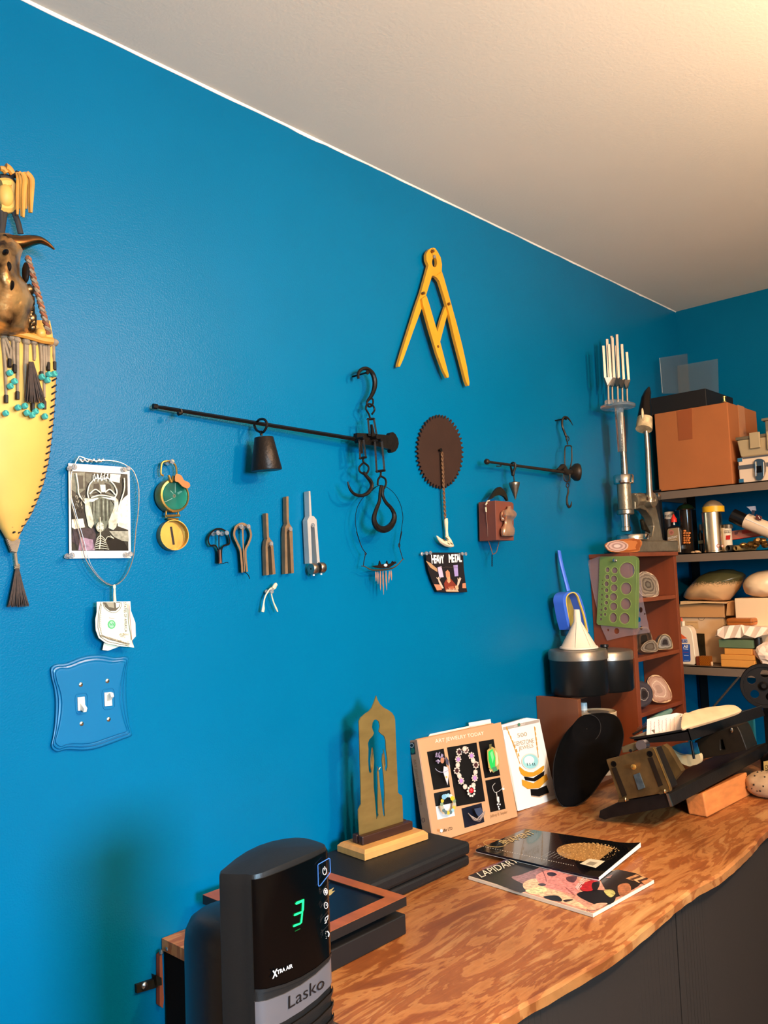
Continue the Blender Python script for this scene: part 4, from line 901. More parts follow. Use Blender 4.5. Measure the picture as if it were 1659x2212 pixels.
c1 = (2.012, -0.086); canister(c1, 0.077, 1.1625, 1.256, 1.2805, 'black canister with a dull metal lid under the white funnel')
c2 = (2.172, -0.080); t = canister(c2, 0.076, 1.152, 1.240, 1.264, 'black canister with a knobbed metal lid behind the funnel canister')
G().lathe((2.172, -0.080, 1.2655), (0, 0, 1), [(0.010, 0), (0.009, 0.004), (0.012, 0.007), (0.011, 0.013), (0.001, 0.014)], 18).obj('knob', CANB, t)
fn = thing('funnel', 'off-white plastic funnel standing upside down on the front canister', 'funnel', (c1[0]+0.008, c1[1], 1.282))
fx = c1[0]+0.008
G().lathe((fx, c1[1], 0), (0, 0, 1), [(0.0500, 1.2822), (0.0515, 1.2825), (0.0510, 1.2865), (0.046, 1.289), (0.0105, 1.353), (0.0078, 1.385), (0.0072, 1.386), (0.0095, 1.354), (0.044, 1.2885)], 36, cap=False).obj('cone', mat('white_polythene', (232, 212, 186), 0.45, spec=0.4), fn)
g = G()
for a in (200, 250): 
    ca, sa = math.cos(math.radians(a)), math.sin(math.radians(a)); g.tube([(fx+0.048*ca, c1[1]+0.048*sa, 1.288), (fx+0.0115*ca, c1[1]+0.0115*sa, 1.353)], 0.0008, 5)
g.obj('rib', mat('white_polythene', (1, 1, 1)), fn)
K6 = (1140, 1170, 4.608)
sp2 = thing('scoop', 'blue plastic litter scoop with a yellow rim leaning on the wall behind the funnel', 'scoop', W(1240, 1360, 0.03))
BP = mat('blue_plastic', (66, 108, 214), 0.35)
tubeK(K6, [(312, 92, 0.014), (330, 200, 0.022), (365, 340, 0.030), (405, 490, 0.038)], [24, 26, 26, 30], 0.02, 10, k=4, flat=0.6).obj('handle', BP, sp2)
ou = smooth([(412, 880), (385, 780), (362, 660), (350, 590), (360, 535), (395, 505), (450, 498), (505, 515), (530, 560), (562, 660), (590, 790), (612, 900)], 3, False)
inn = smooth([(592, 895), (560, 740), (515, 600), (495, 545), (462, 512), (422, 520), (394, 550), (388, 600), (405, 720), (432, 865)], 3, False)
rim = cr(*K6, ou+inn); G().prism([W(*p, 0.060) for p in rim], (0, 0.030, 0)).obj('bowl_wall', BP, sp2)
G().prism([W(*p, 0.0605) for p in cr(*K6, inn+[(440, 872)]+smooth([(430, 868), (402, 724), (381, 600), (388, 543), (418, 511), (466, 503), (503, 540), (523, 598), (569, 738), (602, 898)], 3, False))], (0, 0.004, 0)).obj('rim', mat('yellow_plastic', (236, 196, 84), 0.4), sp2)
G().prism([W(*p, 0.034) for p in cr(*K6, [(412, 880), (370, 680), (365, 570), (395, 520), (450, 512), (500, 530), (530, 600), (600, 895)])], (0, 0.003, 0)).obj('bowl_floor', mat('olive_plastic', (150, 128, 52), 0.4, var=0.2, scale=30), sp2)
# items in the low cabinet
jx = Yp(1293, 1575, -0.075)
tx_, ty_ = 2.13, -0.072
jr = thing('plastic_tub', 'cream plastic tub with a flat lid standing in the low cabinet', 'tub', (tx_, ty_, TZ+0.0125))
CRM = mat('cream_plastic', (206, 184, 152), 0.4)
G().lathe((tx_, ty_, 0), (0, 0, 1), [(0.045, TZ+0.0125), (0.047, TZ+0.016), (0.047, 1.080)], 32).obj('body', CRM, jr)
G().lathe((tx_, ty_, 0), (0, 0, 1), [(0.047, 1.078), (0.050, 1.079), (0.050, 1.096), (0.048, 1.098), (0.044, 1.0945), (0.001, 1.0945)], 32).obj('lid', CRM, jr)
G().lathe((tx_, ty_, 0), (0, 0, 1), [(0.030, 1.0946), (0.030, 1.0952), (0.001, 1.0953)], 24).obj('lid_label', mat('grey_label', (120, 116, 112), 0.5), jr)
bx_, by_ = 2.022, -0.088
jb = thing('bottle', 'clear plastic bottle with a square white cap in front of the cream tub', 'bottle', (bx_, by_, TZ+0.0125))
G().lathe((bx_, by_, 0), (0, 0, 1), [(0.024, TZ+0.0125), (0.026, TZ+0.016), (0.026, 1.092), (0.022, 1.102), (0.010, 1.112), (0.009, 1.118)], 28).obj('body', mat('milky_plastic', (184, 172, 156), 0.3, trans=0.3), jb)
G().lathe((bx_, by_, 0), (0, 0, 1), [(0.0105, 1.117), (0.0105, 1.135), (0.0095, 1.137), (0.001, 1.137)], 20).obj('cap', mat('pale_cap', (214, 222, 220), 0.35), jb)

# ------------------------------------------------------------------ stencils pinned on the cabinet side
XS = CX0-0.003
def X6(pts, x): return [Xp(*p, x) for p in cr(*K6, pts)]
GREEN = mat('green_translucent', (150, 178, 96), 0.3, trans=0.3, alpha=0.62, var=0.1, scale=9)
CLR = mat('clear_plastic_sheet', (214, 190, 190), 0.25, trans=0.6, alpha=0.42)
holes = [(990, 285, 74, 78), (795, 280, 20, 24), (866, 286, 28, 30), (792, 352, 20, 25), (858, 371, 30, 33), (785, 420, 20, 25), (860, 460, 33, 35), (980, 466, 52, 60), (785, 484, 17, 20), (853, 550, 36, 38), (788, 546, 16, 20), (976, 620, 50, 57), (855, 645, 36, 38), (783, 608, 16, 19), (966, 764, 48, 54), (852, 757, 35, 48), (774, 668, 15, 17), (770, 725, 12, 14), (738, 470, 8, 9), (738, 530, 9, 11), (736, 575, 8, 10), (732, 625, 9, 12), (731, 680, 10, 12), (729, 728, 11, 13), (727, 772, 12, 14), (744, 385, 5, 6), (742, 425, 6, 7)]
st = thing('drawing_stencil', 'green see-through circle stencil pinned to the tall cabinet side', 'stencil', Xp(1330, 1370, XS-0.004))
G().prism(X6([(728, 150), (1060, 142), (1100, 160), (1110, 190), (1108, 500), (1098, 862), (1060, 866), (700, 828), (685, 810), (695, 640), (708, 400), (715, 170)], XS-0.006), (0.0012, 0, 0), [X6(circ(x, y, a, b, 14), XS-0.006) for x, y, a, b in holes]).obj('sheet', GREEN, st, sm=20)
A = Art(Xp(1330, 1370, XS-0.006), (-1, 0, 0), 0.0004)
for x, y, a, b in holes[:18]:
    (px, py), = cr(*K6, [(x, y)]); A.ring(px, py, a/4.608+1.0, b/4.608+1.0, 0.5, (200, 216, 120), n=16)
for k in range(16): A.line(cr(*K6, [(712, 270+34*k), (722, 270+34*k)]), 0.5, (50, 80, 40))
A.line(cr(*K6, [(1085, 180), (1078, 850)]), 0.6, (160, 190, 100))
A.obj('printed_marks', st, print_mat('matte_print', 0.75))
s2 = thing('drawing_stencil', 'clear pinkish plastic stencil hanging behind the green one', 'stencil', Xp(1400, 1300, XS-0.002))
h2_ = [(885, 890, 26, 30), (1125, 680, 18, 28), (1105, 775, 20, 26), (1128, 860, 16, 20), (1165, 720, 8, 10), (800, 880, 10, 12)]
G().prism(X6([(600, 190), (700, 150), (1060, 140), (1110, 300), (1150, 600), (1205, 860), (1215, 905), (960, 945), (850, 972), (790, 985), (730, 850), (650, 500), (620, 350)], XS-0.003), (0.0012, 0, 0), [X6(circ(x, y, a, b, 12), XS-0.003) for x, y, a, b in h2_]).obj('sheet', CLR, s2, sm=20)
pc = Xp(*cr(*K6, [(862, 186)])[0], XS-0.016); pt = thing('pushpin', 'silver pushpin holding the green stencil to the cabinet', 'pushpin', pc+Vector((0.016, 0, 0)))
G().lathe(pc, (-1, -0.1, 0.1), [(0.0005, -0.016), (0.0006, -0.010), (0.0046, -0.0098), (0.0046, -0.008), (0.0026, -0.006), (0.0026, 0), (0.0046, 0.0006), (0.0046, 0.003), (0.002, 0.004)], 16).obj('body', STEEL, pt)

# ------------------------------------------------------------------ agates
def agate(name, label, K, pts, plane, th, cols, cat='agate slice', group=None, lift=None):
    o, n = Vector(plane[0]), Vector(plane[1]).normalized(); t = None
    P = cr(*K, smooth(pts, 3)); c = (sum(p[0] for p in P)/len(P), sum(p[1] for p in P)/len(P))
    t = thing(name, label, cat, on(o, n, *c)); front = [on(o, n, *p) for p in P]
    if o.z < CT-0.01:
        for p in front: p.x = max(p.x, CX0+0.0235)
    G().prism(front, -n*th).obj('slice', mat('agate_rind', (120, 92, 70), 0.5, var=0.3, scale=60), t)
    A = Art(o, n, 0.0002)
    for s, col in cols:
        q = []
        for i, p in enumerate(P):
            k = s*(1+0.05*math.sin(i*0.9+s*9)+0.035*math.sin(i*2.3)) if s < 0.97 else s
            q.append((c[0]+(p[0]-c[0])*k, c[1]+(p[1]-c[1])*k))
        A.poly(q, col)
    A.obj('banding', t, print_mat('polished_stone', 0.22)); return t
GREYS = [(1.0, (196, 170, 140)), (0.96, (120, 100, 84)), (0.88, (150, 132, 112)), (0.78, (112, 96, 82)), (0.66, (134, 118, 100)), (0.54, (90, 78, 66)), (0.42, (120, 108, 92)), (0.28, (78, 68, 58)), (0.16, (100, 92, 80))]
AG = 'agates in the tall open cabinet'
agate('agate_slice', 'large grey banded agate slice on the upper cabinet shelf', K6, [(1080, 360), (1110, 318), (1150, 296), (1210, 308), (1262, 342), (1296, 400), (1306, 480), (1300, 530), (1270, 548), (1180, 552), (1130, 530), (1095, 470)], ((2.33, -0.085, SH[0]), (-0.45, -0.85, 0.28)), 0.010, GREYS, group=AG)
t = thing('glass_marble', 'small grey glassy stone behind the upper grey agate', 'stone', Yp(*cr(*K6, [(1335, 490)])[0], -0.06))
p = Yp(*cr(*K6, [(1335, 488)])[0], -0.06); rr = p.z-SH[0]; G().ball(p, (R_(p, 8.5), 0.016, rr), 16, 12, 0.1).obj('stone', mat('grey_quartz', (124, 118, 104), 0.15, var=0.3, scale=60), t)
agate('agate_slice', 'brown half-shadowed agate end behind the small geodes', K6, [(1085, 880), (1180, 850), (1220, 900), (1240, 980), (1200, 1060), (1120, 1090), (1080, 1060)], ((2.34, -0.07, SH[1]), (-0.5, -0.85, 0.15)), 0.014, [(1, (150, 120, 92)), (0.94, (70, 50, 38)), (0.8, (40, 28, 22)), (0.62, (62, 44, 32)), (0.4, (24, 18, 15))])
agate('geode', 'small grey-brown cut geode at left on the middle cabinet shelf', K6, [(1125, 1070), (1150, 1020), (1200, 985), (1255, 980), (1290, 1020), (1295, 1085), (1240, 1100), (1160, 1098)], ((2.36, -0.105, SH[1]), (-0.45, -0.85, 0.35)), 0.018, [(1, (150, 128, 104)), (0.9, (104, 88, 72)), (0.72, (130, 118, 104)), (0.6, (80, 66, 54)), (0.4, (96, 84, 72))], 'geode')
agate('geode', 'small arched cut geode with a dark centre at right on the middle cabinet shelf', K6, [(1288, 1070), (1295, 990), (1325, 935), (1370, 918), (1415, 945), (1440, 1010), (1440, 1065), (1370, 1072)], ((2.42, -0.10, SH[1]), (-0.6, -0.8, 0.15)), 0.018, [(1, (160, 132, 96)), (0.9, (92, 78, 64)), (0.75, (140, 132, 120)), (0.55, (96, 88, 84)), (0.36, (30, 22, 26))], 'geode')
agate('agate_slice', 'dark blue-grey ring-banded agate slice on the lower cabinet shelf', K6, [(1085, 1400), (1130, 1390), (1190, 1410), (1235, 1470), (1245, 1540), (1225, 1600), (1170, 1640), (1110, 1642), (1080, 1600)], ((2.32, -0.105, SH[2]), (-0.5, -0.85, 0.2)), 0.010, [(1, (52, 46, 50)), (0.9, (66, 58, 62)), (0.66, (60, 52, 56)), (0.5, (150, 136, 124)), (0.44, (58, 50, 50)), (0.30, (38, 30, 30))])
agate('agate_slice', 'pink-brown triangular agate slice with a pale rim on the lower cabinet shelf', K6, [(1215, 1345), (1260, 1326), (1330, 1345), (1400, 1430), (1435, 1520), (1425, 1580), (1370, 1602), (1290, 1600), (1240, 1575), (1245, 1500), (1200, 1430), (1192, 1380)], ((2.42, -0.095, SH[2]), (-0.6, -0.78, 0.2)), 0.008, [(1, (216, 178, 132)), (0.95, (150, 106, 84)), (0.86, (176, 132, 108)), (0.70, (186, 146, 122)), (0.58, (214, 184, 156)), (0.52, (190, 150, 128)), (0.3, (170, 132, 112))])
t = thing('hand_tool', 'pale green round tool handle lying at the bottom of the tall cabinet', 'tool', Xp(1440, 1540, 2.40))
G().tube([Yp(*q, -0.11) for q in ((1408, 1556), (1420, 1550), (1440, 1538), (1446, 1534))], [0.009, 0.011, 0.0115, 0.010], 14).obj('handle', mat('pale_green_plastic', (130, 170, 156), 0.4), t)
G().tube([Yp(*q, -0.11) for q in ((1446, 1534), (1458, 1529))], 0.003, 8).obj('shaft', STEEL, t)
t = thing('brush', 'small wire brush with bent bristles beside the paper note', 'brush', Yp(1385, 1582, -0.2))
g = G()
for k in range(14):
    x = 1374+k*1.7; y = 1581-k*0.9; p = Yp(x, y, -0.22); g.tube([p, Yp(x+2, y-4, -0.215), Yp(x+4+2*math.sin(k), y-9-3*(k % 2), -0.21)], 0.0005, 4)
g.obj('bristle', STEEL, t); G().tube([Yp(1368, 1586, -0.22), Yp(1400, 1569, -0.22)], 0.003, 6).obj('stock', DKL, t)

# ------------------------------------------------------------------ arbor press on the cabinet top
KP = (1260, 700, 4.254)
PY = -0.085
def Y9(x, y, d=PY): return Yp(*cr(*KP, [(x, y)])[0], d)
pr = thing('arbor_press', 'grey arbor press with a tall ram and an animal-horn tipped lever on the cabinet top', 'press', (2.40, -0.08, CT))
CAST = mat('cast_grey_metal', (150, 138, 116), 0.38, 0.75, var=0.12, scale=60, bump=0.3, bscale=250)
CHR = mat('chrome', (210, 204, 196), 0.14, 1.0)
MACH = mat('machined_steel', (176, 166, 150), 0.3, 1.0, var=0.1, scale=70)
def LV(name, cx, prof, m, par, d=PY, seg=24, K=KP, dy=0.0, lab=None):
    ym = sum(p[0] for p in prof)/len(prof); q = Yp(*cr(*K, [(cx, ym)])[0], d)
    pf = [(R_(q, r/K[2]), Yp(*cr(*K, [(cx, y)])[0], d).z) for y, r in prof]
    return G().lathe((q.x, q.y, 0), (0, 0, 1), pf, seg).obj(name, m, par, lab)
frame = smooth([(440, 1555), (520, 1565), (580, 1590), (625, 1660), (650, 1760), (675, 1880), (695, 1985), (765, 2005), (775, 2060), (772, 2092), (520, 2092), (505, 1990), (600, 1950), (615, 1860), (595, 1780), (545, 1715), (490, 1695), (440, 1705)], 1)
fz = [Y9(x, y) for x, y in frame]
for p in fz:
    if p.z < CT: p.z = CT
g = G(); g.prism([p+Vector((0, -0.014, 0)) for p in fz], (0, 0.030, 0)); g.obj('frame', CAST, pr, bevel=0.003)
b0 = Y9(505, 2050); b1 = Y9(772, 2050)
G().box((Y9(380, 2050).x, b1.x), (PY-0.038, PY+0.035), (CT, Y9(600, 1995).z)).obj('base', CAST, pr, bevel=0.004)
LV('anvil_plate', 455, [(1990, 140), (1985, 148), (1945, 148), (1935, 140), (1934, 2)], CHR, pr, PY)
LV('ram_foot', 390, [(1908, 30), (1900, 48), (1868, 46), (1862, 40), (1752, 43)], CHR, pr)
LV('collar', 388, [(1752, 70), (1745, 77), (1712, 77), (1702, 66)], MACH, pr)
LV('cylinder', 378, [(1704, 62), (1470, 62)], CAST, pr)
LV('collar', 370, [(1472, 80), (1462, 90), (1398, 92), (1388, 84)], CHR, pr)
LV('ram', 362, [(1392, 30), (820, 22)], MACH, pr)
g = G()
for k in range(34):
    p = Y9(352-0.2*k*0, 920+k*14); g.box((p.x-0.0075-0.001, p.x-0.004), (PY-0.005, PY-0.0035), (p.z, p.z+0.0016))
g.obj('ram_rack_teeth', DKST, pr)
LV('copper_tube', 372, [(1172, 17), (850, 17)], mat('copper_tube', (150, 96, 66), 0.35, 0.9), pr, PY+0.006)
G().lathe(Y9(440, 1630), Y9(660, 1600)-Y9(440, 1630), [(0.022, 0), (0.024, 0.01), (0.021, 0.014), (0.021, 0.05), (0.024, 0.06), (0.020, 0.085)], 20).obj('pinion_housing', CAST, pr)
LVp = [Y9(612, 1640, PY-0.03), Y9(608, 1560, PY-0.03), Y9(598, 1350, PY-0.03), Y9(590, 1150, PY-0.03), Y9(576, 960, PY-0.03)]
G().tube(LVp, [R_(LVp[0], 9), R_(LVp[0], 7), R_(LVp[0], 6.2), R_(LVp[0], 6), R_(LVp[0], 5.2)], 14).obj('lever', MACH, pr)
G().lathe(Y9(600, 1620, PY-0.020), (0, -1, 0), [(0.024, -0.012), (0.024, 0.016), (0.020, 0.020), (0.008, 0.020), (0.007, 0.018)], 20).obj('lever_hub', CAST, pr)
G().lathe(Y9(588, 1605, PY-0.041), (0, -1, 0), [(0.006, 0), (0.006, 0.001)], 12).obj('hub_pin', RUST, pr)
G().lathe(Y9(665, 1590, PY-0.02), (0, -1, 0), [(0.012, -0.01), (0.012, 0.012), (0.006, 0.015)], 14).obj('bolt', MACH, pr)
HORN = mat('dark_horn', (44, 30, 22), 0.2, var=0.4, scale=30); HORNP = mat('pale_horn', (214, 186, 140), 0.3, var=0.35, scale=40)
hp = [Y9(x, y, PY-0.03) for x, y in ((556, 968), (560, 940), (566, 860), (572, 780), (572, 740), (576, 680), (590, 630), (604, 582))]
hr = [R_(hp[0], v/4.254) for v in (75, 74, 68, 60, 52, 44, 34, 10)]
G().tube(hp[:3], hr[:3], 16).obj('horn_base', HORNP, pr); G().tube(hp[2:], hr[2:], 16).obj('horn_tip', HORN, pr)
g = G(); g.ball(Y9(545, 830, PY-0.046), (0.006, 0.004, 0.02)); g.obj('horn_patch', HORNP, pr)
G().prism([Y9(*q, PY+0.01) for q in ((655, 1560), (690, 1560), (728, 1990), (670, 1990))], (0, 0.006, 0)).obj('guide_rail', MACH, pr)
tubeK2 = [Y9(560, 1880, PY-0.035), Y9(540, 1800, PY-0.03), Y9(610, 1915, PY-0.035)]
G().tube([Y9(535, 1800, PY-0.03), Y9(560, 1870, PY-0.03), Y9(610, 1915, PY-0.03)], [0.006, 0.010, 0.003], 10).obj('bird_head', TARN, pr)
ag = agate('agate_slice', 'amber agate with a pale banded face lying before the arbor press', KP, [(200, 2030), (240, 2000), (300, 1985), (380, 1975), (470, 1970), (530, 1985), (540, 2020), (520, 2060), (500, 2092), (300, 2098), (230, 2080)], ((2.33, -0.129, CT), (-0.3, -0.95, 0.05)), 0.004, [(1, (176, 104, 52)), (0.93, (150, 78, 34)), (0.7, (186, 110, 56))])
A = Art(Vector((2.33, -0.129, CT)), (-0.3, -0.95, 0.05), 0.0012)
for s, c in ((1, (196, 160, 140)), (0.86, (150, 112, 100)), (0.72, (196, 160, 146)), (0.5, (160, 126, 116)), (0.3, (206, 180, 168))):
    A.poly([(cr(*KP, [(308+104*s*math.cos(a*.35)*(1+.05*math.sin(a*3)), 2040+52*s*math.sin(a*.35))])[0]) for a in range(18)], c)
A.obj('pale_band', ag, print_mat('polished_stone', 0.22))

# tuning fork set on the press
tf = thing('tuning_fork_set', 'five aluminium tuning forks standing in a round clear acrylic holder above the press', 'tuning forks', Y9(318, 760))
FALU = mat('pale_fork_metal', (170, 152, 134), 0.42, 0.6, var=0.04, scale=80)
ACR = mat('clear_acrylic', (245, 245, 242), 0.06, trans=0.9, ior=1.3)
for i, (xl, yl, xr, yr, yb, xs, yst, dl, dr) in enumerate([(182, 202, 232, 188, 570, 230, 705, 0.0, -0.012), (216, 140, 265, 126, 572, 266, 700, 0.022, 0.006), (258, 112, 307, 98, 572, 316, 698, 0.024, 0.0), (300, 200, 352, 188, 586, 359, 712, 0.022, -0.002), (352, 268, 397, 260, 592, 402, 716, 0.022, 0.006)]):
    t_ = G()
    for (x, y, d) in ((xl, yl, dl), (xr, yr, dr)):
        bx = x+14+4
        p, q = Y9(x, y, PY+d), Y9(x+18, yb-70, PY+d); t_.tube([p, q], R_(p, 3.6), 4, nrm=(1, 0.9, 0))
    a_, b_ = Y9(xl+18, yb-75, PY+dl), Y9(xr+18, yb-75, PY+dr); a2, b2 = Y9(xl+34, yb, PY+dl*.6), Y9(xr+8, yb, PY+dr*.6)
    v = Vector((0.0055, 0.0055, 0)); w_ = Vector((-0.004, -0.003, 0)); o_ = (b_-a_).normalized()*0.004
    t_.hexa([a_-o_-v, b_+o_-v, b2-v, a2-v], [a_-o_+v, b_+o_+v, b2+v, a2+v])
    t_.obj('fork', FALU, tf, sm=20)
    s0, s1 = Y9(xs-2, yb-2, PY+(dl+dr)/2), Y9(xs+3, yst+30, PY+(dl+dr)/2)
    G().tube([s0, s1], R_(s0, 2.4), 10).obj('fork_stem', FALU, tf)
    G().lathe(s1, (0, 0, 1), [(0.012, -0.002), (0.012, 0.008), (0.010, 0.011), (0.004, 0.011)], 16).obj('socket', ACR, tf)
q = Y9(318, 760, PY+0.005); G().lathe(q, (0, 0, 1), [(0.050, -0.004), (0.052, -0.003), (0.052, 0.004), (0.050, 0.005)], 40).obj('acrylic_disc', ACR, tf)
LV('acrylic_tube', 340, [(1172, 34), (770, 40)], ACR, tf, PY+0.003)

# ------------------------------------------------------------------ metal shelving on the back wall
XF = 2.68
SHM = mat('grey_painted_steel', (116, 99, 84), 0.5)
ms = thing('metal_shelving', 'grey steel shelving unit against the far wall loaded with boxes and cans', 'shelving', (2.83, -0.45, 0))
ZS = [1.7435, 1.5315, 1.1660, 0.75, 0.35]
for z in ZS:
    g = G(); g.box((XF, XB-0.012), (-0.012, -0.93), (z-0.003, z)); g.box((XF, XF+0.002), (-0.012, -0.93), (z-0.028, z)); g.box((XF, XB-0.012), (-0.012, -0.014), (z-0.028, z)); g.obj('shelf', SHM, ms, sm=0)
for x, y in ((XF+0.004, -0.016), (XB-0.050, -0.016), (XF+0.004, -0.90), (XB-0.050, -0.90)):
    g = G(); g.box((x, x+0.036), (y-0.002, y), (0, 1.75)); g.box((x, x+0.002), (y-0.030, y), (0, 1.75)); g.obj('post', mat('dark_steel_post', (40, 38, 36), 0.5, 0.3), ms, sm=0)
def XY(px, py, x=XF+0.02): return Xp(px, py, x)
def xbox(name, x, near, far_px, top_y, zb, depth, m, par, bv=0.002, label=None):
    """box facing the room's entrance: near vertical edge at pixel x 'near', other edge at 'far_px'"""
    ya, yb = XY(near, top_y, x).y, XY(far_px, top_y, x).y; zt = XY(near, top_y, x).z
    return G().box((x, x+depth), (ya, yb), (zb, zt)).obj(name, m, par, label, sm=0, bevel=bv)
CARD = mat('brown_cardboard', (176, 102, 52), 0.8, var=0.05, scale=8)
bx = thing('cardboard_box', 'large brown cardboard box with tape on the top metal shelf', 'box', (2.85, -0.16, ZS[0]))
xbox('body', XF+0.012, 1571, 1411, 868, ZS[0]+0.001, 0.262, CARD, bx, 0.003)
TAPE = mat('packing_tape', (158, 84, 44), 0.3)
yA = XY(1571, 868, XF+0.012).y
G().prism([XY(*q, XF+0.0115) for q in ((1462, 889), (1494, 881), (1496, 948), (1466, 952))], (-0.0006, 0, 0)).obj('tape', TAPE, bx)
G().box((XF+0.10, XF+0.16), (yA-0.0006, yA), (ZS[0]+0.03, XY(1571, 868).z)).obj('tape', mat('pale_tape', (206, 132, 74), 0.25), bx)
bt = thing('black_box', 'black flat box lying on the big cardboard box', 'box', (2.85, -0.12, 1.99))
zc = XY(1571, 868, XF+0.012).z
BLK = mat('black_card', (36, 28, 24), 0.6)
ya = XY(1526, 866, XF+0.03).y
G().box((XF+0.03, XF+0.27), (ya, -0.006), (zc+0.001, zc+0.060)).obj('lid', BLK, bt, sm=0, bevel=0.002)
gd = thing('brass_fitting', 'small shiny brass fitting at the corner of the cardboard box', 'fitting', (XF+0.02, yA+0.012, zc+0.001))
G().lathe((XF+0.022, yA+0.013, zc+0.001), (0, 0, 1), [(0.007, 0), (0.008, 0.004), (0.005, 0.005), (0.005, 0.016), (0.008, 0.017), (0.008, 0.020), (0.003, 0.020)], 12).obj('fitting', mat('shiny_brass', (226, 186, 120), 0.2, 1.0), gd)
# clear acrylic sheets behind the box
ac = thing('acrylic_sheet', 'large clear acrylic sheet standing in the corner behind the black box', 'acrylic sheet', (2.90, -0.03, zc))
ACS = mat('grey_acrylic', (150, 146, 132), 0.08, alpha=0.16, spec=0.5)
G().prism([Yp(*q, -0.035) for q in ((1425, 773), (1560, 752), (1565, 850), (1431, 850))], (0, 0.003, 0)).obj('sheet', ACS, ac)
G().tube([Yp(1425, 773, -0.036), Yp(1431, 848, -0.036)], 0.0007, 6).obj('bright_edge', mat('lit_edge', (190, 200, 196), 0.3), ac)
ac2 = thing('acrylic_sheet', 'narrower clear acrylic sheet leaning in front of the large one', 'acrylic sheet', (2.93, -0.06, zc))
G().prism([Xp(*q, 2.97) for q in ((1463, 790), (1550, 775), (1552, 850), (1466, 850))], (0.003, 0, 0)).obj('sheet', ACS, ac2)
# beige case on silver case
KT = (1540, 840, 9.218)
def XT(x, y, xx): return Xp(*cr(*KT, [(x, y)])[0], xx)
SIL = mat('silver_case_panel', (226, 200, 172), 0.4, 0.0)
sc_ = thing('silver_case', 'pale silver hard case with a steel latch on the top metal shelf', 'case', (2.8, -0.36, ZS[0]))
xc = XF+0.006
yl = XT(500, 1380, xc).y; zt = XT(500, 1385, xc).z
G().box((xc, xc+0.22), (yl, yl-0.28), (ZS[0]+0.001, zt)).obj('body', SIL, sc_, sm=0, bevel=0.002)
TR = mat('case_trim', (140, 130, 124), 0.35, 0.8)
zm0, zm1 = XT(520, 1610, xc).z, XT(520, 1530, xc).z
G().box((xc-0.002, xc+0.20), (yl+0.001, yl-0.28), (zm0, zm1)).obj('middle_band', TR, sc_, sm=0)
for z in (ZS[0]+0.001, zt-0.012):
    G().box((xc-0.002, xc+0.02), (yl+0.002, yl-0.014), (z, z+0.013)).obj('corner_guard', CHR, sc_, sm=0, bevel=0.001)
G().box((xc-0.0015, xc), (yl, yl-0.28), (zt-0.004, zt+0.001)).obj('top_trim', TR, sc_, sm=0)
lt = smooth([(820, 1440), (870, 1400), (960, 1395), (1020, 1430), (1040, 1500), (1045, 1640), (1000, 1760), (960, 1810), (870, 1810), (840, 1700), (820, 1560)], 2)
G().prism([XT(x, y, xc-0.008) for x, y in lt], (0.006, 0, 0)).obj('latch', mat('latch_steel', (150, 144, 138), 0.25, 1.0), sc_)
G().prism([XT(x, y, xc-0.010) for x, y in ((860, 1540), (965, 1530), (975, 1660), (868, 1672))], (0.002, 0, 0)).obj('latch_plate', DKST, sc_)
g = G()
for a in (845, 1000): g.tube([XT(a, 1450, xc-0.011), XT(a+8, 1600, xc-0.012), XT(a+5, 1740, xc-0.011)], 0.0022, 8)
g.obj('latch_wire', CHR, sc_)
bc = thing('tool_case', 'beige plastic tool case with clip latches on top of the silver case', 'case', (2.8, -0.36, zt))
BGE = mat('beige_plastic', (176, 154, 116), 0.5)
xb = XF+0.010; yt = XT(480, 1030, xb).y; ztp = XT(480, 1030, xb).z
rings = []
for z, s in ((zt+0.001, 0.008), (zt+0.006, 0.004), (ztp-0.004, 0.0), (ztp, 0.0)):
    rings.append([(xb+s, yt-s*1.5, z), (xb+s, yt-0.30, z), (xb+0.20-s, yt-0.30, z), (xb+0.20-s, yt-s*1.5, z)])
G().loft(rings).obj('body', BGE, bc, sm=0, bevel=0.003)
G().box((xb-0.003, xb+0.205), (yt+0.004, yt-0.30), (ztp, ztp+0.010)).obj('lid', mat('grey_brown_lid', (104, 92, 70), 0.5), bc, sm=0, bevel=0.002)
for x0, x1, y0, y1 in ((720, 950, 880, 1165), (1060, 1300, 850, 1180)):
    a, b = XT(x0, y0, xb-0.006), XT(x1, y1, xb-0.006)
    G().box((xb-0.008, xb-0.001), (a.y, b.y), (b.z, a.z)).obj('clip_latch', BGE, bc, sm=0, bevel=0.0015)
gb = thing('storage_bin', 'grey-brown bin with a lipped rim at the far right of the top shelf', 'bin', (2.8, -0.44, ztp+0.012))
a = XT(1010, 640, xb+0.03); b = XT(1050, 860, xb+0.03)
yy0 = b.y; z0b = ztp+0.0105
G().box((xb+0.03, xb+0.15), (yy0, yy0-0.16), (z0b, a.z)).obj('body', mat('grey_brown_plastic', (120, 108, 86), 0.5), gb, sm=0, bevel=0.002)
G().box((xb+0.024, xb+0.156), (XT(975, 620, xb+0.03).y, yy0-0.16), (a.z, XT(1010, 590, xb+0.03).z)).obj('rim', mat('grey_brown_plastic', (120, 108, 86), 0.5), gb, sm=0, bevel=0.001)

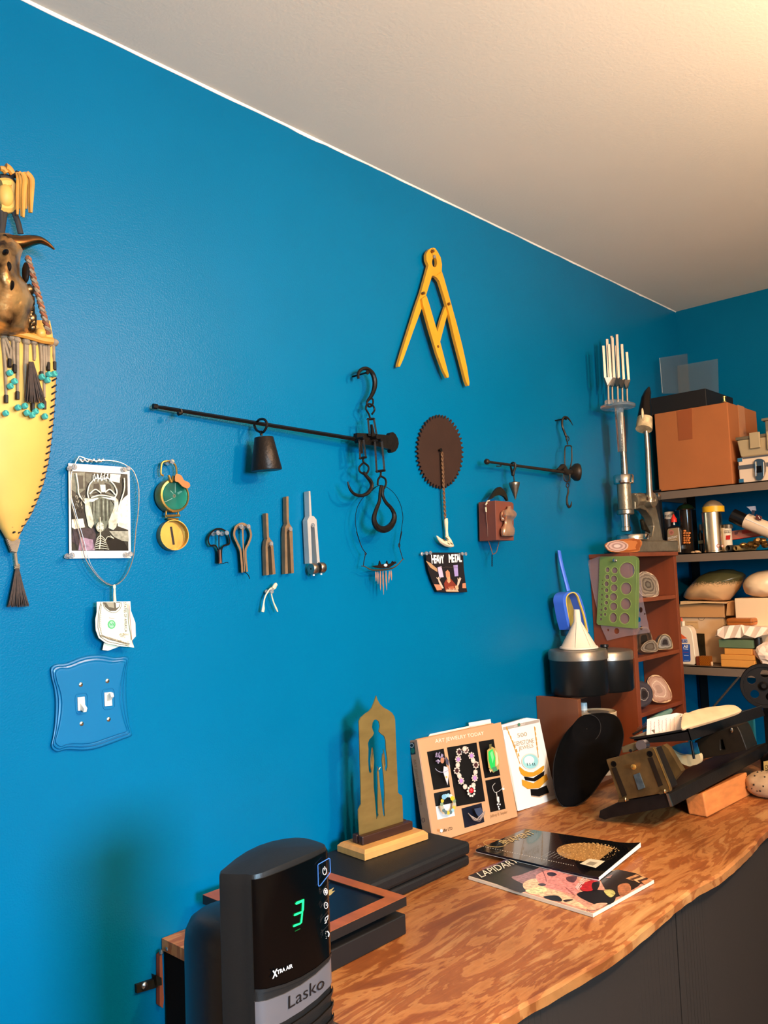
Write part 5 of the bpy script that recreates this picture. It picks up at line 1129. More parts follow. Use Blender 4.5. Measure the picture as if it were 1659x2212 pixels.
# second shelf
KC2 = (1410, 1050, 6.663); Z2 = ZS[1]
def XC(x, y, xx=XF+0.03): return Xp(*cr(*KC2, [(x, y)])[0], xx)
def LX(name, cx, prof, m, par, xx=XF+0.04, seg=28, K=KC2, z0=None, lab=None):
    ym = sum(p[0] for p in prof)/len(prof); q = Xp(*cr(*K, [(cx, ym)])[0], xx)
    pf = [(R_(q, r/K[2]), Xp(*cr(*K, [(cx, y)])[0], xx).z) for y, r in prof]
    if z0 is not None: pf[0] = (pf[0][0], z0)
    return G().lathe((q.x, q.y, 0), (0, 0, 1), pf, seg).obj(name, m, par, lab)
wc = thing('spray_can', 'large silver spray can with a yellow band on the second shelf', 'spray can', (XF+0.04, -0.2, Z2))
SCAN = mat('can_silver', (216, 200, 172), 0.26, 1.0)
q = LX('body', 872, [(955, 130), (950, 145), (935, 145), (930, 140), (380, 140), (372, 148)], SCAN, wc, z0=Z2+0.001)
LX('yellow_band', 872, [(378, 150), (295, 150)], mat('yellow_band', (236, 176, 30), 0.4), wc)
LX('dome_cap', 862, [(298, 142), (285, 138), (262, 122), (232, 88), (210, 48), (202, 20), (202, 2)], mat('pale_cap_metal', (206, 176, 140), 0.3, 0.7), wc)
A = Art(XC(872, 860, XF+0.013), (-1, 0, 0), 0.0)
def diamond(x, y, s, c): A.poly(cr(*KC2, [(x-s, y), (x, y-s*1.1), (x+s, y), (x, y+s*1.1)]), c)
diamond(850, 868, 34, (206, 52, 30)); diamond(940, 860, 28, (206, 60, 40)); diamond(940, 860, 20, (240, 226, 206)); diamond(1004, 862, 22, (206, 60, 40)); diamond(1004, 862, 15, (240, 226, 206))
A.obj('hazard_label', wc, print_mat('matte_print', 0.75))
tc = thing('cork_tube', 'dark clear tube half filled with orange corks under a green lamp-like cap', 'tube', (XF+0.05, -0.12, Z2))
DGL = mat('smoky_glass', (70, 52, 38), 0.12, trans=0.35, var=0.1)
LX('tube_body', 490, [(965, 80), (955, 85), (345, 85), (338, 70)], DGL, tc, XF+0.05, z0=Z2+0.001)
LX('cap', 470, [(340, 128), (330, 130), (322, 120), (285, 90), (270, 62), (262, 40)], mat('green_cap', (40, 72, 40), 0.3, 0.4), tc, XF+0.05)
LX('cap_rim', 470, [(346, 134), (340, 138), (330, 132)], CHR, tc, XF+0.05)
LX('cap_tip', 468, [(264, 36), (258, 30), (236, 6), (232, 2)], CHR, tc, XF+0.05)
for k in range(16):
    p = XC(455+32*(k % 3)+6*math.sin(k), 815-34*(k//3), XF+0.030); G().ball(p, (0.003, 0.0052, 0.0036), 8, 6, 0.3).obj('cork', mat('orange_cork', (206, 118, 50), 0.5, var=0.3, scale=80), tc)
LX('foil_band', 490, [(905, 88), (850, 88)], CHR, tc, XF+0.05)
pb = thing('oil_bottle', 'flat tan bottle of penetrating oil with a red pointed cap on the second shelf', 'bottle', (XF+0.03, -0.07, Z2))
TANL = mat('tan_label', (150, 120, 84), 0.5)
pz = [(195, 955), (190, 640), (215, 595), (260, 575), (330, 575), (385, 595), (410, 640), (412, 950)]
pp = [XC(x, y, XF+0.012) for x, y in pz]
for p in (pp[0], pp[-1]): p.z = Z2+0.001
G().prism(pp, (0.028, 0, 0)).obj('body', mat('dark_bottle', (34, 26, 22), 0.35), pb, bevel=0.002)
lb = [(215, 940), (212, 640), (225, 615), (345, 598), (368, 600), (392, 950)]
A = Art(XC(300, 780, XF+0.0115), (-1, 0, 0), 0.0)
A.poly(cr(*KC2, lb), (156, 126, 88)); A.poly(cr(*KC2, [(366, 600), (380, 598), (408, 948), (394, 952)]), (222, 214, 196)); A.circ(*cr(*KC2, [(268, 668)])[0], 5.5, 5.5, (190, 110, 96)); A.circ(*cr(*KC2, [(268, 668)])[0], 3, 3, (150, 90, 70))
A.poly(cr(*KC2, [(278, 870), (368, 852), (372, 896), (284, 912)]), (228, 222, 206))
for x in (300, 325, 350): A.circ(*cr(*KC2, [(x, 884)])[0], 1.4, 2.0, (40, 30, 26))
for y in (780, 800, 830): A.line(cr(*KC2, [(235, y+8), (340, y-8)]), 1.0, (226, 214, 190) if y < 810 else (120, 92, 60))
A.obj('label', pb, print_mat('matte_print', 0.75))
P = lambda x, y: XC(x, y, XF+0.0115)
text('PENETRANT', 'lettering', pb, WINK, P(220, 772), P(358, 742), P(220, 738), 0.0012)
LX('nozzle', 305, [(560, 12), (500, 8)], WHITE, pb, XF+0.026); LX('cap', 300, [(520, 42), (470, 42), (455, 30), (405, 8), (402, 2)], mat('red_plastic', (222, 50, 36), 0.4), pb, XF+0.026)
rc_ = thing('paint_can', 'small can with a white lid band behind the red-capped bottle', 'can', (XF+0.10, -0.045, Z2))
LX('body', 235, [(960, 70), (470, 70)], mat('grey_can', (84, 66, 56), 0.5), rc_, XF+0.09, z0=Z2+0.001); LX('lid', 238, [(478, 72), (380, 72), (372, 66)], mat('white_plastic_lid', (216, 198, 176), 0.5), rc_, XF+0.09)
p = XC(238, 430, XF+0.09); r = R_(p, 74/6.663)
text('RUST', 'lettering', rc_, mat('black_ink', (26, 22, 20), 0.6), XC(176, 450, p.x-r), XC(262, 446, p.x-r), XC(176, 416, p.x-r), 0.0003)
t = thing('shell_fragments', 'small pale broken pieces on the second shelf edge', 'fragment', XC(620, 965))
for x, y, a, b in ((580, 958, 36, 14), (640, 948, 46, 20), (680, 962, 20, 10)):
    p = XC(x, y, XF+0.012); G().ball((p.x, p.y, Z2+R_(p, b/6.7)*0.8), (0.006, R_(p, a/6.7), R_(p, b/6.7)), 10, 6, 0.3).obj('piece', mat('pale_stone', (216, 174, 128), 0.6), t)
t = thing('small_bottle', 'tiny pale-labelled bottle in the shadow between tube and spray can', 'bottle', (XF+0.07, -0.16, Z2))
LX('body', 690, [(940, 34), (700, 34), (660, 14), (600, 14)], mat('dim_glass', (70, 64, 52), 0.2, trans=0.4), t, XF+0.08, z0=Z2+0.001); LX('cap', 690, [(640, 22), (560, 26), (550, 20)], mat('grey_cap', (120, 116, 120), 0.3), t, XF+0.08)
G().prism([XC(x, y, XF+0.062) for x, y in ((655, 785), (720, 780), (724, 826), (660, 832))], (0.001, 0, 0)).obj('label', mat('dim_label', (128, 130, 104), 0.6), t)
t = thing('tilted_spray_can', 'black-capped spray can with a white label lying tilted at right of the second shelf', 'spray can', XC(1400, 500))
a, b, c_, d_ = XC(1150, 420, XF+0.05), XC(1340, 510, XF+0.05), XC(1345, 500, XF+0.05), XC(1800, 690, XF+0.05)
G().tube([a, b], R_(a, 15), 24).obj('cap', mat('black_gloss_plastic', (30, 26, 24), 0.25), t)
G().tube([c_, d_], R_(a, 16.5), 24).obj('body', mat('can_label_pale', (232, 204, 172), 0.4), t)
pn = Vector((-1, 0, 0)); A = Art(XC(1500, 500, XF+0.05-R_(a, 17)), pn, 0.0)
A.poly(cr(*KC2, [(1490, 405), (1575, 440), (1560, 500), (1475, 470)]), (88, 30, 26)); A.line(cr(*KC2, [(1340, 470), (1659, 610)]), 1.6, (240, 236, 232)); A.poly(cr(*KC2, [(1425, 345), (1475, 350), (1460, 415), (1420, 400)]), (40, 40, 60)); A.line(cr(*KC2, [(1520, 430), (1545, 470)]), 1.6, (232, 214, 196))
A.obj('label', t, print_mat('matte_print', 0.75))
t = thing('nozzle_cap', 'small pale blue cap behind the tilted spray can', 'cap', XC(1440, 330)); G().prism([XC(x, y, XF+0.08) for x, y in ((1350, 298), (1465, 288), (1475, 350), (1420, 365), (1385, 325))], (0.01, 0, 0)).obj('cap', mat('pale_blue_plastic', (170, 176, 196), 0.4), t)
t = thing('product_box', 'long flat pink-red cardboard box sloping on the second shelf', 'box', XC(1350, 690))
bxp = [(1030, 785), (1030, 660), (1659, 580), (1690, 690)]
G().prism([XC(x, y, XF+0.085) for x, y in bxp], (0.05, 0, 0)).obj('body', mat('pink_cardboard', (196, 116, 92), 0.6, var=0.1, scale=20), t)
A = Art(XC(1350, 690, XF+0.085), (-1, 0, 0)); A.poly(cr(*KC2, [(1280, 640), (1460, 625), (1440, 665), (1290, 690)]), (196, 66, 54)); A.line(cr(*KC2, [(1040, 783), (1659, 692)]), 1.5, (214, 70, 60)); A.poly(cr(*KC2, [(1175, 655), (1240, 645), (1220, 695), (1180, 700)]), (120, 70, 66)); A.obj('printing', t, print_mat('matte_print', 0.75))
t = thing('paint_can', 'small white-labelled can half hidden behind the silver spray can', 'can', (XF+0.05, -0.24, Z2))
LX('body', 1075, [(935, 64), (600, 66)], mat('pale_can', (226, 206, 176), 0.5), t, XF+0.052, z0=Z2+0.001); LX('lid', 1080, [(610, 70), (560, 68), (548, 50)], mat('dim_lid', (100, 88, 72), 0.4, 0.5), t, XF+0.052)
p = XC(1075, 700, XF+0.052); xx = p.x-R_(p, 10.6)
text('GOLD', 'lettering', t, mat('black_ink', (20, 20, 20), 0.6), XC(1030, 680, xx), XC(1130, 668, xx), XC(1030, 640, xx)); G().prism([XC(x, y, xx) for x, y in ((1055, 712), (1118, 705), (1112, 768), (1050, 775))], (0.001, 0, 0)).obj('red_square', mat('red_ink', (196, 34, 28), 0.5), t)
for i, (x, y, r, c_, l) in enumerate([(1085, 885, 44, (84, 76, 62), 'grey open tube end lying beside the silver spray can'), (1190, 855, 38, (150, 120, 70), 'yellow-brown tube end lying right of the grey tube')]):
    t = thing('paper_tube', l, 'tube', XC(x, y)); p = XC(x, y, XF+0.016); r = R_(p, r/6.663); p.z = Z2+r+0.0005
    G().lathe(p, (-1, 0.25, 0), [(r, -0.10), (r, 0), (r*0.82, 0.001), (r*0.8, -0.02), (0.001, -0.02)], 24).obj('tube', mat('tube_%s' % 'ab'[i], c_, 0.6, var=0.15, scale=40), t)
for k, (x, y, s, l) in enumerate([(1300, 850, 40, 'lump of brass scrap nearest the yellow tube'), (1400, 840, 46, 'long brass-coloured scrap lump in the pile'), (1500, 800, 56, 'dark crumpled brass scrap lump high in the pile'), (1590, 800, 50, 'dark brass scrap lump near the frame edge'), (1620, 850, 44, 'orange-brown scrap lump at the right end'), (1470, 860, 36, 'low shiny brass scrap lump at the shelf edge')]):
    p = XC(x, y, XF+0.03); r = R_(p, s/6.663)
    tag(G().ball((p.x, p.y, max(p.z, Z2+r*0.9)), (r*0.8, r*1.3, r*0.9), 10, 8, 0.7).obj('brass_scrap', mat('brass_scrap', (128, 92, 44), 0.35, 0.7, var=0.5, scale=70), None, sm=25), l, 'metal scrap', 'brass scrap on the second shelf')

# third shelf
KE = (1420, 1200, 6.941); Z3 = ZS[2]
def XE(x, y, xx=XF+0.03): return Xp(*cr(*KE, [(x, y)])[0], xx)
def EB(name, label, cat, quad, xx, depth, m, zb=None, bv=0.0015, parent=None):
    P = [XE(x, y, xx) for x, y in quad]; ya, yb = sum(p.y for p in P[:2])/2, sum(p.y for p in P[2:])/2
    t = parent or thing(name, label, cat, (xx+depth/2, (ya+yb)/2, zb if zb is not None else min(p.z for p in P)))
    z0 = zb if zb is not None else sum(sorted(p.z for p in P)[:2])/2; z1 = sum(sorted(p.z for p in P)[2:])/2
    G().box((xx, xx+depth), (ya, yb), (z0, z1)).obj('body' if not parent else name, m, t, sm=0, bevel=bv); return t, (ya, yb, z0, z1)
OFFW = mat('offwhite_card', (224, 186, 142), 0.6, var=0.03, scale=10)
t, dm = EB('carton', 'off-white carton with a dark window and a round tab on the third shelf', 'box', [(300, 1650), (300, 930), (1010, 930), (1010, 1650)], XF+0.10, 0.16, OFFW, Z3+0.001)
xw = XF+0.0995
G().prism([XE(x, y, xw) for x, y in ((545, 1165), (705, 1172), (728, 1510), (575, 1510))], (0.0006, 0, 0)).obj('window', mat('dark_film', (74, 66, 46), 0.2, var=0.3, scale=30), t)
A = Art(XE(600, 1000, xw), (-1, 0, 0)); A.poly(cr(*KE, [(420, 985), (610, 985), (620, 1100), (430, 1095)]), (222, 176, 116)); A.line(cr(*KE, [(440, 1005), (600, 1010)]), 0.8, (150, 100, 60)); A.line(cr(*KE, [(440, 1045), (530, 1050)]), 0.8, (120, 80, 50)); A.ring(*cr(*KE, [(660, 930)])[0], 7, 6.5, 0.7, (90, 60, 40), a0=0, a1=180); A.obj('label', t, print_mat('matte_print', 0.75))
z1 = dm[3]
KRAFT = mat('kraft_card', (206, 150, 92), 0.7)
t, dm2 = EB('carton', 'shallow open kraft carton under the dark-topped bag', 'box', [(300, 925), (300, 730), (1000, 730), (1000, 925)], XF+0.09, 0.17, KRAFT, z1+0.001)
G().prism([XE(x, y, XF+0.085) for x, y in ((1050, 690), (1160, 670), (1150, 900), (1030, 900))], (0.06, 0, 0)).obj('flap', KRAFT, t)
G().prism([XE(x, y, XF+0.07) for x, y in ((345, 685), (700, 690), (1050, 705), (1030, 722), (690, 712), (345, 735))], (0.16, 0, 0)).obj('flap', mat('pale_kraft', (230, 186, 130), 0.7), t)
zb = XE(600, 690, XF+0.07).z
def bag(label, K_, pts, cx, xx, m, ztop):
    t = thing('plastic_bag', label, 'bag', XE(cx[0], cx[1], xx)); c = XE(cx[0], cx[1], xx); rings = []; P = [XE(x, y, xx) for x, y in smooth(pts, 3)]
    for k, (s, d) in enumerate(((1.0, 0.05), (1.02, 0.02), (0.94, 0.0), (0.78, -0.018), (0.5, -0.032), (0.2, -0.040))):
        row = []
        for i, p in enumerate(P):
            q = c+(p-c)*s; nz = noise.noise(Vector((q.y*45, q.z*60, k)))*0.006
            row.append((xx+0.05+d*1.0+nz-0.02, q.y, q.z+nz*0.5))
        rings.append(row)
    G().loft(rings).obj('bag_body', m, t, sm=60); return t
def bagmat(name, a, b, zsplit, soft):
    m = mat(name, a, 0.3, bump=0.4, bscale=40); nt = m.node_tree; bs = nt.nodes['Principled BSDF']
    geo = nt.nodes.new('ShaderNodeNewGeometry'); sx = nt.nodes.new('ShaderNodeSeparateXYZ'); nt.links.new(geo.outputs['Position'], sx.inputs[0])
    no = nt.nodes.new('ShaderNodeTexNoise'); no.inputs['Scale'].default_value = 30; ad = nt.nodes.new('ShaderNodeMath'); ad.operation = 'MULTIPLY_ADD'; ad.inputs[1].default_value = 0.03
    nt.links.new(no.outputs['Fac'], ad.inputs[0]); nt.links.new(sx.outputs['Z'], ad.inputs[2])
    mr = nt.nodes.new('ShaderNodeMapRange'); mr.inputs['From Min'].default_value = zsplit; mr.inputs['From Max'].default_value = zsplit+soft; nt.links.new(ad.outputs[0], mr.inputs['Value'])
    mx = nt.nodes.new('ShaderNodeMix'); mx.data_type = 'RGBA'; mx.inputs['A'].default_value = (*lin(a), 1); mx.inputs['B'].default_value = (*lin(b), 1)
    nt.links.new(mr.outputs[0], mx.inputs['Factor']); nt.links.new(mx.outputs['Result'], bs.inputs['Base Color']); return m
zq = XE(700, 430, XF+0.05).z
bag('bulging plastic bag with pale powder below and dark olive contents above', KE, [(330, 560), (420, 450), (560, 310), (760, 240), (1000, 220), (1180, 290), (1180, 360), (1090, 520), (980, 650), (900, 690), (600, 680), (340, 660)], (720, 470), XF+0.06, bagmat('bag_two_tone', (222, 176, 124), (78, 74, 44), zq+0.010, 0.012), 0)
bag('round knotted plastic bag of white powder at the right of the third shelf', KE, [(1215, 480), (1240, 370), (1330, 290), (1480, 240), (1700, 240), (1820, 400), (1760, 600), (1600, 630), (1400, 628), (1270, 590)], (1480, 460), XF+0.05, mat('white_bag', (240, 206, 164), 0.3, var=0.05, bump=0.5, bscale=40), 0)
t, dm3 = EB('carton', 'tall plain white carton under the knotted bag', 'box', [(1195, 1640), (1185, 640), (1850, 640), (1850, 1640)], XF+0.06, 0.2, mat('white_card', (246, 212, 168), 0.6), Z3+0.001)
t, d4 = EB('carton', 'small brown carton half hidden between the kraft and white cartons', 'box', [(1050, 1640), (1040, 720), (1180, 720), (1180, 1640)], XF+0.265, 0.05, KRAFT, Z3+0.001)
gl = thing('glue_bottle', 'white glue bottle with a blue and orange label on the third shelf', 'bottle', (XF+0.04, -0.06, Z3))
gp = [(300, 1660), (300, 1150), (330, 1080), (365, 1060), (430, 1055), (490, 1090), (520, 1150), (575, 1560), (580, 1620), (550, 1662)]
pp = [XE(x, y, XF+0.02) for x, y in gp]; pp[0].z = Z3+0.001; pp[-1].z = Z3+0.001
G().prism(pp, (0.035, 0, 0)).obj('body', mat('white_glue_plastic', (244, 220, 188), 0.4), gl, bevel=0.004)
LX('neck', 385, [(1070, 26), (985, 26)], mat('white_glue_plastic', (244, 220, 188), 0.4), gl, XF+0.037, K=KE); LX('cap', 362, [(985, 16), (930, 12)], mat('orange_cap', (236, 84, 36), 0.4), gl, XF+0.037, K=KE)
A = Art(XE(430, 1400, XF+0.0195), (-1, 0, 0)); A.poly(cr(*KE, [(330, 1180), (380, 1190), (450, 1245), (455, 1310), (330, 1310)]), (246, 240, 226)); A.poly(cr(*KE, [(330, 1160), (372, 1185), (450, 1245), (330, 1255)]), (238, 92, 32)); A.poly(cr(*KE, [(330, 1258), (448, 1258), (452, 1306), (330, 1306)]), (30, 60, 140))
A.poly(cr(*KE, [(330, 1325), (488, 1330), (500, 1560), (494, 1588), (330, 1595)]), (24, 76, 160)); A.line(cr(*KE, [(390, 1450), (470, 1450)]), 1.4, (130, 50, 100)); A.line(cr(*KE, [(400, 1495), (470, 1498)]), 1.0, (200, 210, 230)); A.line(cr(*KE, [(400, 1575), (480, 1572)]), 0.8, (160, 180, 210)); A.line(cr(*KE, [(390, 1400), (465, 1405)]), 1.2, (220, 225, 236)); A.obj('label', gl, print_mat('matte_print', 0.75))
P = lambda x, y: XE(x, y, XF+0.0193)
text("R'S", 'lettering', gl, WINK, P(382, 1298), P(444, 1298), P(382, 1264), 0.001); text('All', 'lettering', gl, WINK, P(388, 1386), P(462, 1386), P(388, 1342), 0.001, bold=0.03)
t = thing('mesh_cube', 'small golden wire mesh box at the edge of the third shelf', 'box', (XF+0.02, -0.14, Z3)); a, b = XE(635, 1655, XF+0.012), XE(785, 1510, XF+0.012)
zz1 = b.z; GOLD = mat('gold_mesh', (226, 150, 44), 0.35, 0.7)
G().box((XF+0.013, XF+0.033), (a.y-0.001, b.y+0.001), (Z3+0.001, zz1-0.001)).obj('core', mat('amber_core', (150, 76, 20), 0.5), t, sm=0)
g = G(); n_ = 6
for k in range(-n_, n_+1):
    for s in (1, -1):
        w_, h_ = a.y-b.y, zz1-Z3-0.001
        q0 = []
        for j in range(13):
            yy = b.y+w_*j/12; z_ = Z3+0.001+h_*(k/n_+s*j/12+(0 if s > 0 else 1))
            if Z3+0.0005 <= z_ <= zz1: q0.append((XF+0.0122, yy, z_))
        if len(q0) > 1: g.tube(q0, 0.0006, 4)
g.obj('mesh', GOLD, t, kind='stuff'); EB('side_face', '', '', [(580, 1655), (580, 1520), (640, 1510), (640, 1655)], XF+0.014, 0.02, mat('amber_side', (120, 50, 20), 0.5), Z3+0.001, parent=t)
t = thing('shell', 'tiny pale shell beside the golden mesh box', 'shell', (XF+0.02, -0.165, Z3)); p = XE(815, 1600, XF+0.02); G().ball((p.x, p.y, Z3+0.007), (0.004, 0.0045, 0.007), 10, 8, 0.3).obj('shell', mat('pale_stone', (1, 1, 1)), t)
YBX = mat('yellow_card', (222, 150, 66), 0.6)
for (quad, xx, m, l, zb_) in (([(965, 1675), (945, 1570), (1470, 1570), (1455, 1675)], XF+0.008, YBX, 'lowest yellow box of the stack on the third shelf', Z3+0.001), ([(955, 1568), (945, 1492), (1450, 1488), (1455, 1568)], XF+0.008, YBX, 'second yellow box of the stack on the third shelf', None), ([(1010, 1486), (1000, 1396), (1415, 1392), (1420, 1486)], XF+0.012, YBX, 'smaller yellow box under the green one on the third shelf', None), ([(925, 1388), (915, 1265), (1430, 1262), (1435, 1385)], XF+0.008, mat('green_card', (98, 118, 84), 0.6, var=0.05), 'faded green box over the yellow boxes on the third shelf', None)):
    EB('small_box', l, 'box', quad, xx, 0.07, m, zb_)
t = thing('napkin', 'crumpled white paper napkin over the green box', 'napkin', XE(1200, 1250)); rings = []
topz = XE(1200, 1262, XF+0.008).z
g = G(); cols = [(865, 1215, 1205), (900, 1200, 1110), (1000, 1250, 1060), (1080, 1240, 1050), (1160, 1232, 1045), (1250, 1235, 1040), (1300, 1190, 1050), (1390, 1215, 1060), (1460, 1240, 1070), (1560, 1200, 1070), (1659, 1180, 1080), (1760, 1180, 1090)]
low_, hi_, bk = [], [], []
for i, (x, yb_, yt_) in enumerate(cols):
    o = 0.004 if i % 2 else -0.004; low_.append(XE(x, yb_, XF-0.002+o)); hi_.append(XE(x, yt_, XF+0.01-o)); q = XE(x, yt_, XF+0.01); bk.append(Vector((XF+0.075, q.y, q.z)))
g.loft([[p for p in low_], [p for p in hi_], [p for p in bk]], cap=False, closed=False)
g.loft([[p+Vector((0.003, 0, 0)) for p in low_], [Vector((p.x+0.003, p.y, p.z-0.003)) for p in hi_], [p+Vector((0, 0, -0.003)) for p in bk]], cap=False, closed=False)
g.obj('paper', mat('white_tissue', (250, 224, 200), 0.8), t, sm=0)
t, d5 = EB('wooden_tin', 'round-cornered orange-brown wooden box on the napkin', 'box', [(1030, 1050), (1022, 945), (1425, 945), (1428, 1050)], XF+0.016, 0.05, mat('orange_wood', (186, 104, 40), 0.35, var=0.2, scale=20, stretch=(1, .2, 1)), None, 0.006)
G().box((XF+0.0152, XF+0.0672), (d5[0], d5[1]), ((d5[2]+d5[3])/2-0.0008, (d5[2]+d5[3])/2+0.0004)).obj('lid_seam', mat('dark_seam', (80, 40, 16), 0.6), t, sm=0)
t = thing('hand_tool', 'dark upright tapered handle right of the yellow boxes', 'tool', (XF+0.02, -0.32, Z3)); LX('handle', 1520, [(1660, 44), (1560, 52), (1300, 66), (1230, 60)], mat('dark_tool', (50, 36, 26), 0.4), t, XF+0.03, K=KE, z0=Z3+0.001)
t = thing('crumpled_paper', 'crumpled pale paper at the right end of the third shelf', 'paper', XE(1630, 1580)); p = XE(1680, 1600, XF+0.03); G().ball((p.x, p.y, Z3+0.042), (0.03, 0.04, 0.036), 14, 10, 0.4).obj('paper', mat('white_tissue', (1, 1, 1)), t, sm=0)

# ------------------------------------------------------------------ books leaning on the wall
def leaning(b0, b1, tr):
    B0, B1 = Zp(*b0, TZ+0.0012), Zp(*b1, TZ+0.0012); u = (B1-B0).normalized(); d = ray(*tr); T = CAM+d*((B1-CAM).dot(u)/d.dot(u))
    v = (T-B1).normalized(); n = u.cross(v).normalized()
    if n.dot(CAM-B0) < 0: n = -n
    return B0, B1, T, u, v, n
KK = (700, 1480, 3.1904)
B0, B1, T, u, v, n = leaning((982, 1807.6), (1118.5, 1763.7), (1082.4, 1560))
def OB(x, y, l=0.0): return on(B0, n, *cr(*KK, [(x, y)])[0], l)
bk = thing('book', 'tan hardback of jewellery photographs leaning on the wall beside the brass figure', 'book', B1)
TAN = mat('tan_book_cover', (196, 150, 108), 0.35, var=0.03, scale=6)
TL, TR_, BR_, BL_ = OB(640, 350), OB(1220, 255), OB(1335, 905), OB(745, 1005)
th = 0.026
wd = (BR_-BL_).dot(u); hgt = (TR_-BR_).dot(v)
o = BR_-u*wd
G().obox(o, u*wd, v*hgt, -n*0.003).obj('front_cover', TAN, bk, sm=0, bevel=0.0008)
G().obox(o-n*th, u*wd, v*hgt, -n*0.003).obj('back_cover', TAN, bk, sm=0, bevel=0.0008)
G().obox(o-n*0.003+v*0.003+u*0.004, u*(wd-0.008), v*(hgt-0.008), -n*(th-0.003)).obj('pages', mat('page_edges', (232, 214, 186), 0.7), bk, sm=0)
G().obox(o-u*0.003, u*0.004, v*hgt, -n*(th+0.003)).obj('spine', mat('book_spine', (176, 132, 96), 0.3), bk, sm=0, bevel=0.001)
A = Art(B0, n, 0.0003)
def Q(pts, c): A.poly(cr(*KK, pts), c)
BK = (16, 13, 12)
# row of printed pictures
Q([(708, 460), (824, 437), (868, 702), (754, 723)], BK); Q([(846, 430), (1050, 395), (1110, 800), (912, 836)], BK); Q([(1064, 390), (1168, 372), (1213, 622), (1107, 641)], BK)
Q([(755, 745), (866, 722), (902, 900), (781, 928)], (228, 222, 214)); Q([(755, 745), (866, 722), (884, 812), (768, 836)], (22, 24, 26)); Q([(1110, 658), (1212, 635), (1250, 852), (1146, 876)], BK); Q([(946, 850), (1084, 812), (1104, 944), (968, 984)], (18, 22, 36))
# mosaic of the necklace
random.seed(5)
nec = [(930, 460), (974, 448), (1012, 487), (1022, 520), (1040, 550), (1036, 600), (1030, 640), (1020, 690), (995, 730), (960, 700), (932, 660), (918, 625), (900, 590), (905, 552), (907, 512), (950, 440)]
for i, (x, y) in enumerate(nec):
    big = i in (0, 1, 2, 4, 6, 10, 12, 14)
    r = 17 if big else 10
    for k in range(8): A.circ(*cr(*KK, [(x+r*math.cos(k*.785), y+r*1.2*math.sin(k*.785))])[0], 2.0, 2.2, (206, 186, 168), n=6)
    A.circ(*cr(*KK, [(x, y)])[0], r*0.72/3.19, r*0.9/3.19, ((60, 30, 34), (90, 50, 50), (176, 128, 190), (0,)*3, (70, 34, 34), 0, (180, 130, 190), 0, 0, 0, (180, 130, 190), 0, (64, 30, 30), 0, (170, 126, 184))[i] if big else (220, 206, 186), n=10)
for a in range(10): A.circ(*cr(*KK, [(995+24*math.cos(a*.63), 730+34*math.sin(a*.63))])[0], 2.4, 2.8, (226, 206, 190), n=6)
A.circ(*cr(*KK, [(995, 726)])[0], 4.6, 5.4, (206, 30, 40)); A.circ(*cr(*KK, [(994, 722)])[0], 2.2, 2.6, (236, 90, 90))
# figure brooch
for k in range(34):
    a = random.random()*6.28; r = 30*math.sqrt(random.random()); A.circ(*cr(*KK, [(772+r*math.cos(a), 500+r*1.25*math.sin(a))])[0], 1.9, 2.0, random.choice([(142, 124, 150), (108, 96, 122), (176, 160, 180)]), n=6)
A.circ(*cr(*KK, [(790, 520)])[0], 4, 6.5, (176, 120, 90)); Q([(800, 560), (826, 566), (834, 610), (826, 690), (812, 650), (796, 600)], (206, 196, 200)); A.ring(*cr(*KK, [(790, 560)])[0], 16, 13, 1.2, (150, 150, 170), a0=300, a1=520); Q([(812, 490), (834, 520), (832, 560), (814, 540)], (70, 66, 82)); A.circ(*cr(*KK, [(818, 634)])[0], 2, 2.6, (226, 170, 90))
# green brooch
Q([(1098, 450), (1130, 425), (1160, 440), (1184, 520), (1180, 580), (1140, 604), (1108, 570), (1100, 510)], (176, 150, 84)); Q([(1106, 460), (1135, 440), (1154, 500), (1152, 570), (1124, 580), (1108, 520)], (40, 190, 84)); Q([(1118, 470), (1134, 452), (1144, 500), (1136, 540)], (120, 226, 130)); Q([(1152, 450), (1168, 470), (1176, 540), (1162, 560)], (206, 196, 150)); Q([(1112, 410), (1128, 406), (1126, 440), (1114, 440)], (110, 100, 60)); Q([(1130, 570), (1160, 560), (1170, 590), (1140, 600)], (70, 130, 90)); Q([(1110, 580), (1130, 590), (1120, 604)], (236, 190, 150))
# bracelet
for k in range(16):
    a = k/16*6.283; A.circ(*cr(*KK, [(828+44*math.cos(a), 820+60*math.sin(a))])[0], 3.6, 4.4, random.choice([(150, 190, 200), (206, 176, 60), (176, 170, 150), (120, 140, 110), (226, 220, 200), (90, 110, 110)]), n=9)
A.circ(*cr(*KK, [(798, 770)])[0], 5, 5.5, (120, 170, 196)); A.circ(*cr(*KK, [(856, 780)])[0], 4.5, 5, (214, 180, 40))
# silver pendant
A.line(cr(*KK, smooth([(1150, 676), (1132, 700), (1150, 740), (1190, 720), (1212, 690)], 4, False)), 0.9, (190, 186, 180)); A.circ(*cr(*KK, [(1206, 716)])[0], 2.4, 2.6, (236, 230, 220)); A.line(cr(*KK, [(1158, 740), (1172, 820)]), 1.4, (206, 200, 190)); Q([(1160, 770), (1176, 768), (1180, 810), (1162, 800)], (214, 206, 200))
for x, y in ((1166, 822), (1182, 822), (1172, 838), (1176, 852)): A.circ(*cr(*KK, [(x, y)])[0], 1.7, 2, (236, 230, 224), n=7)
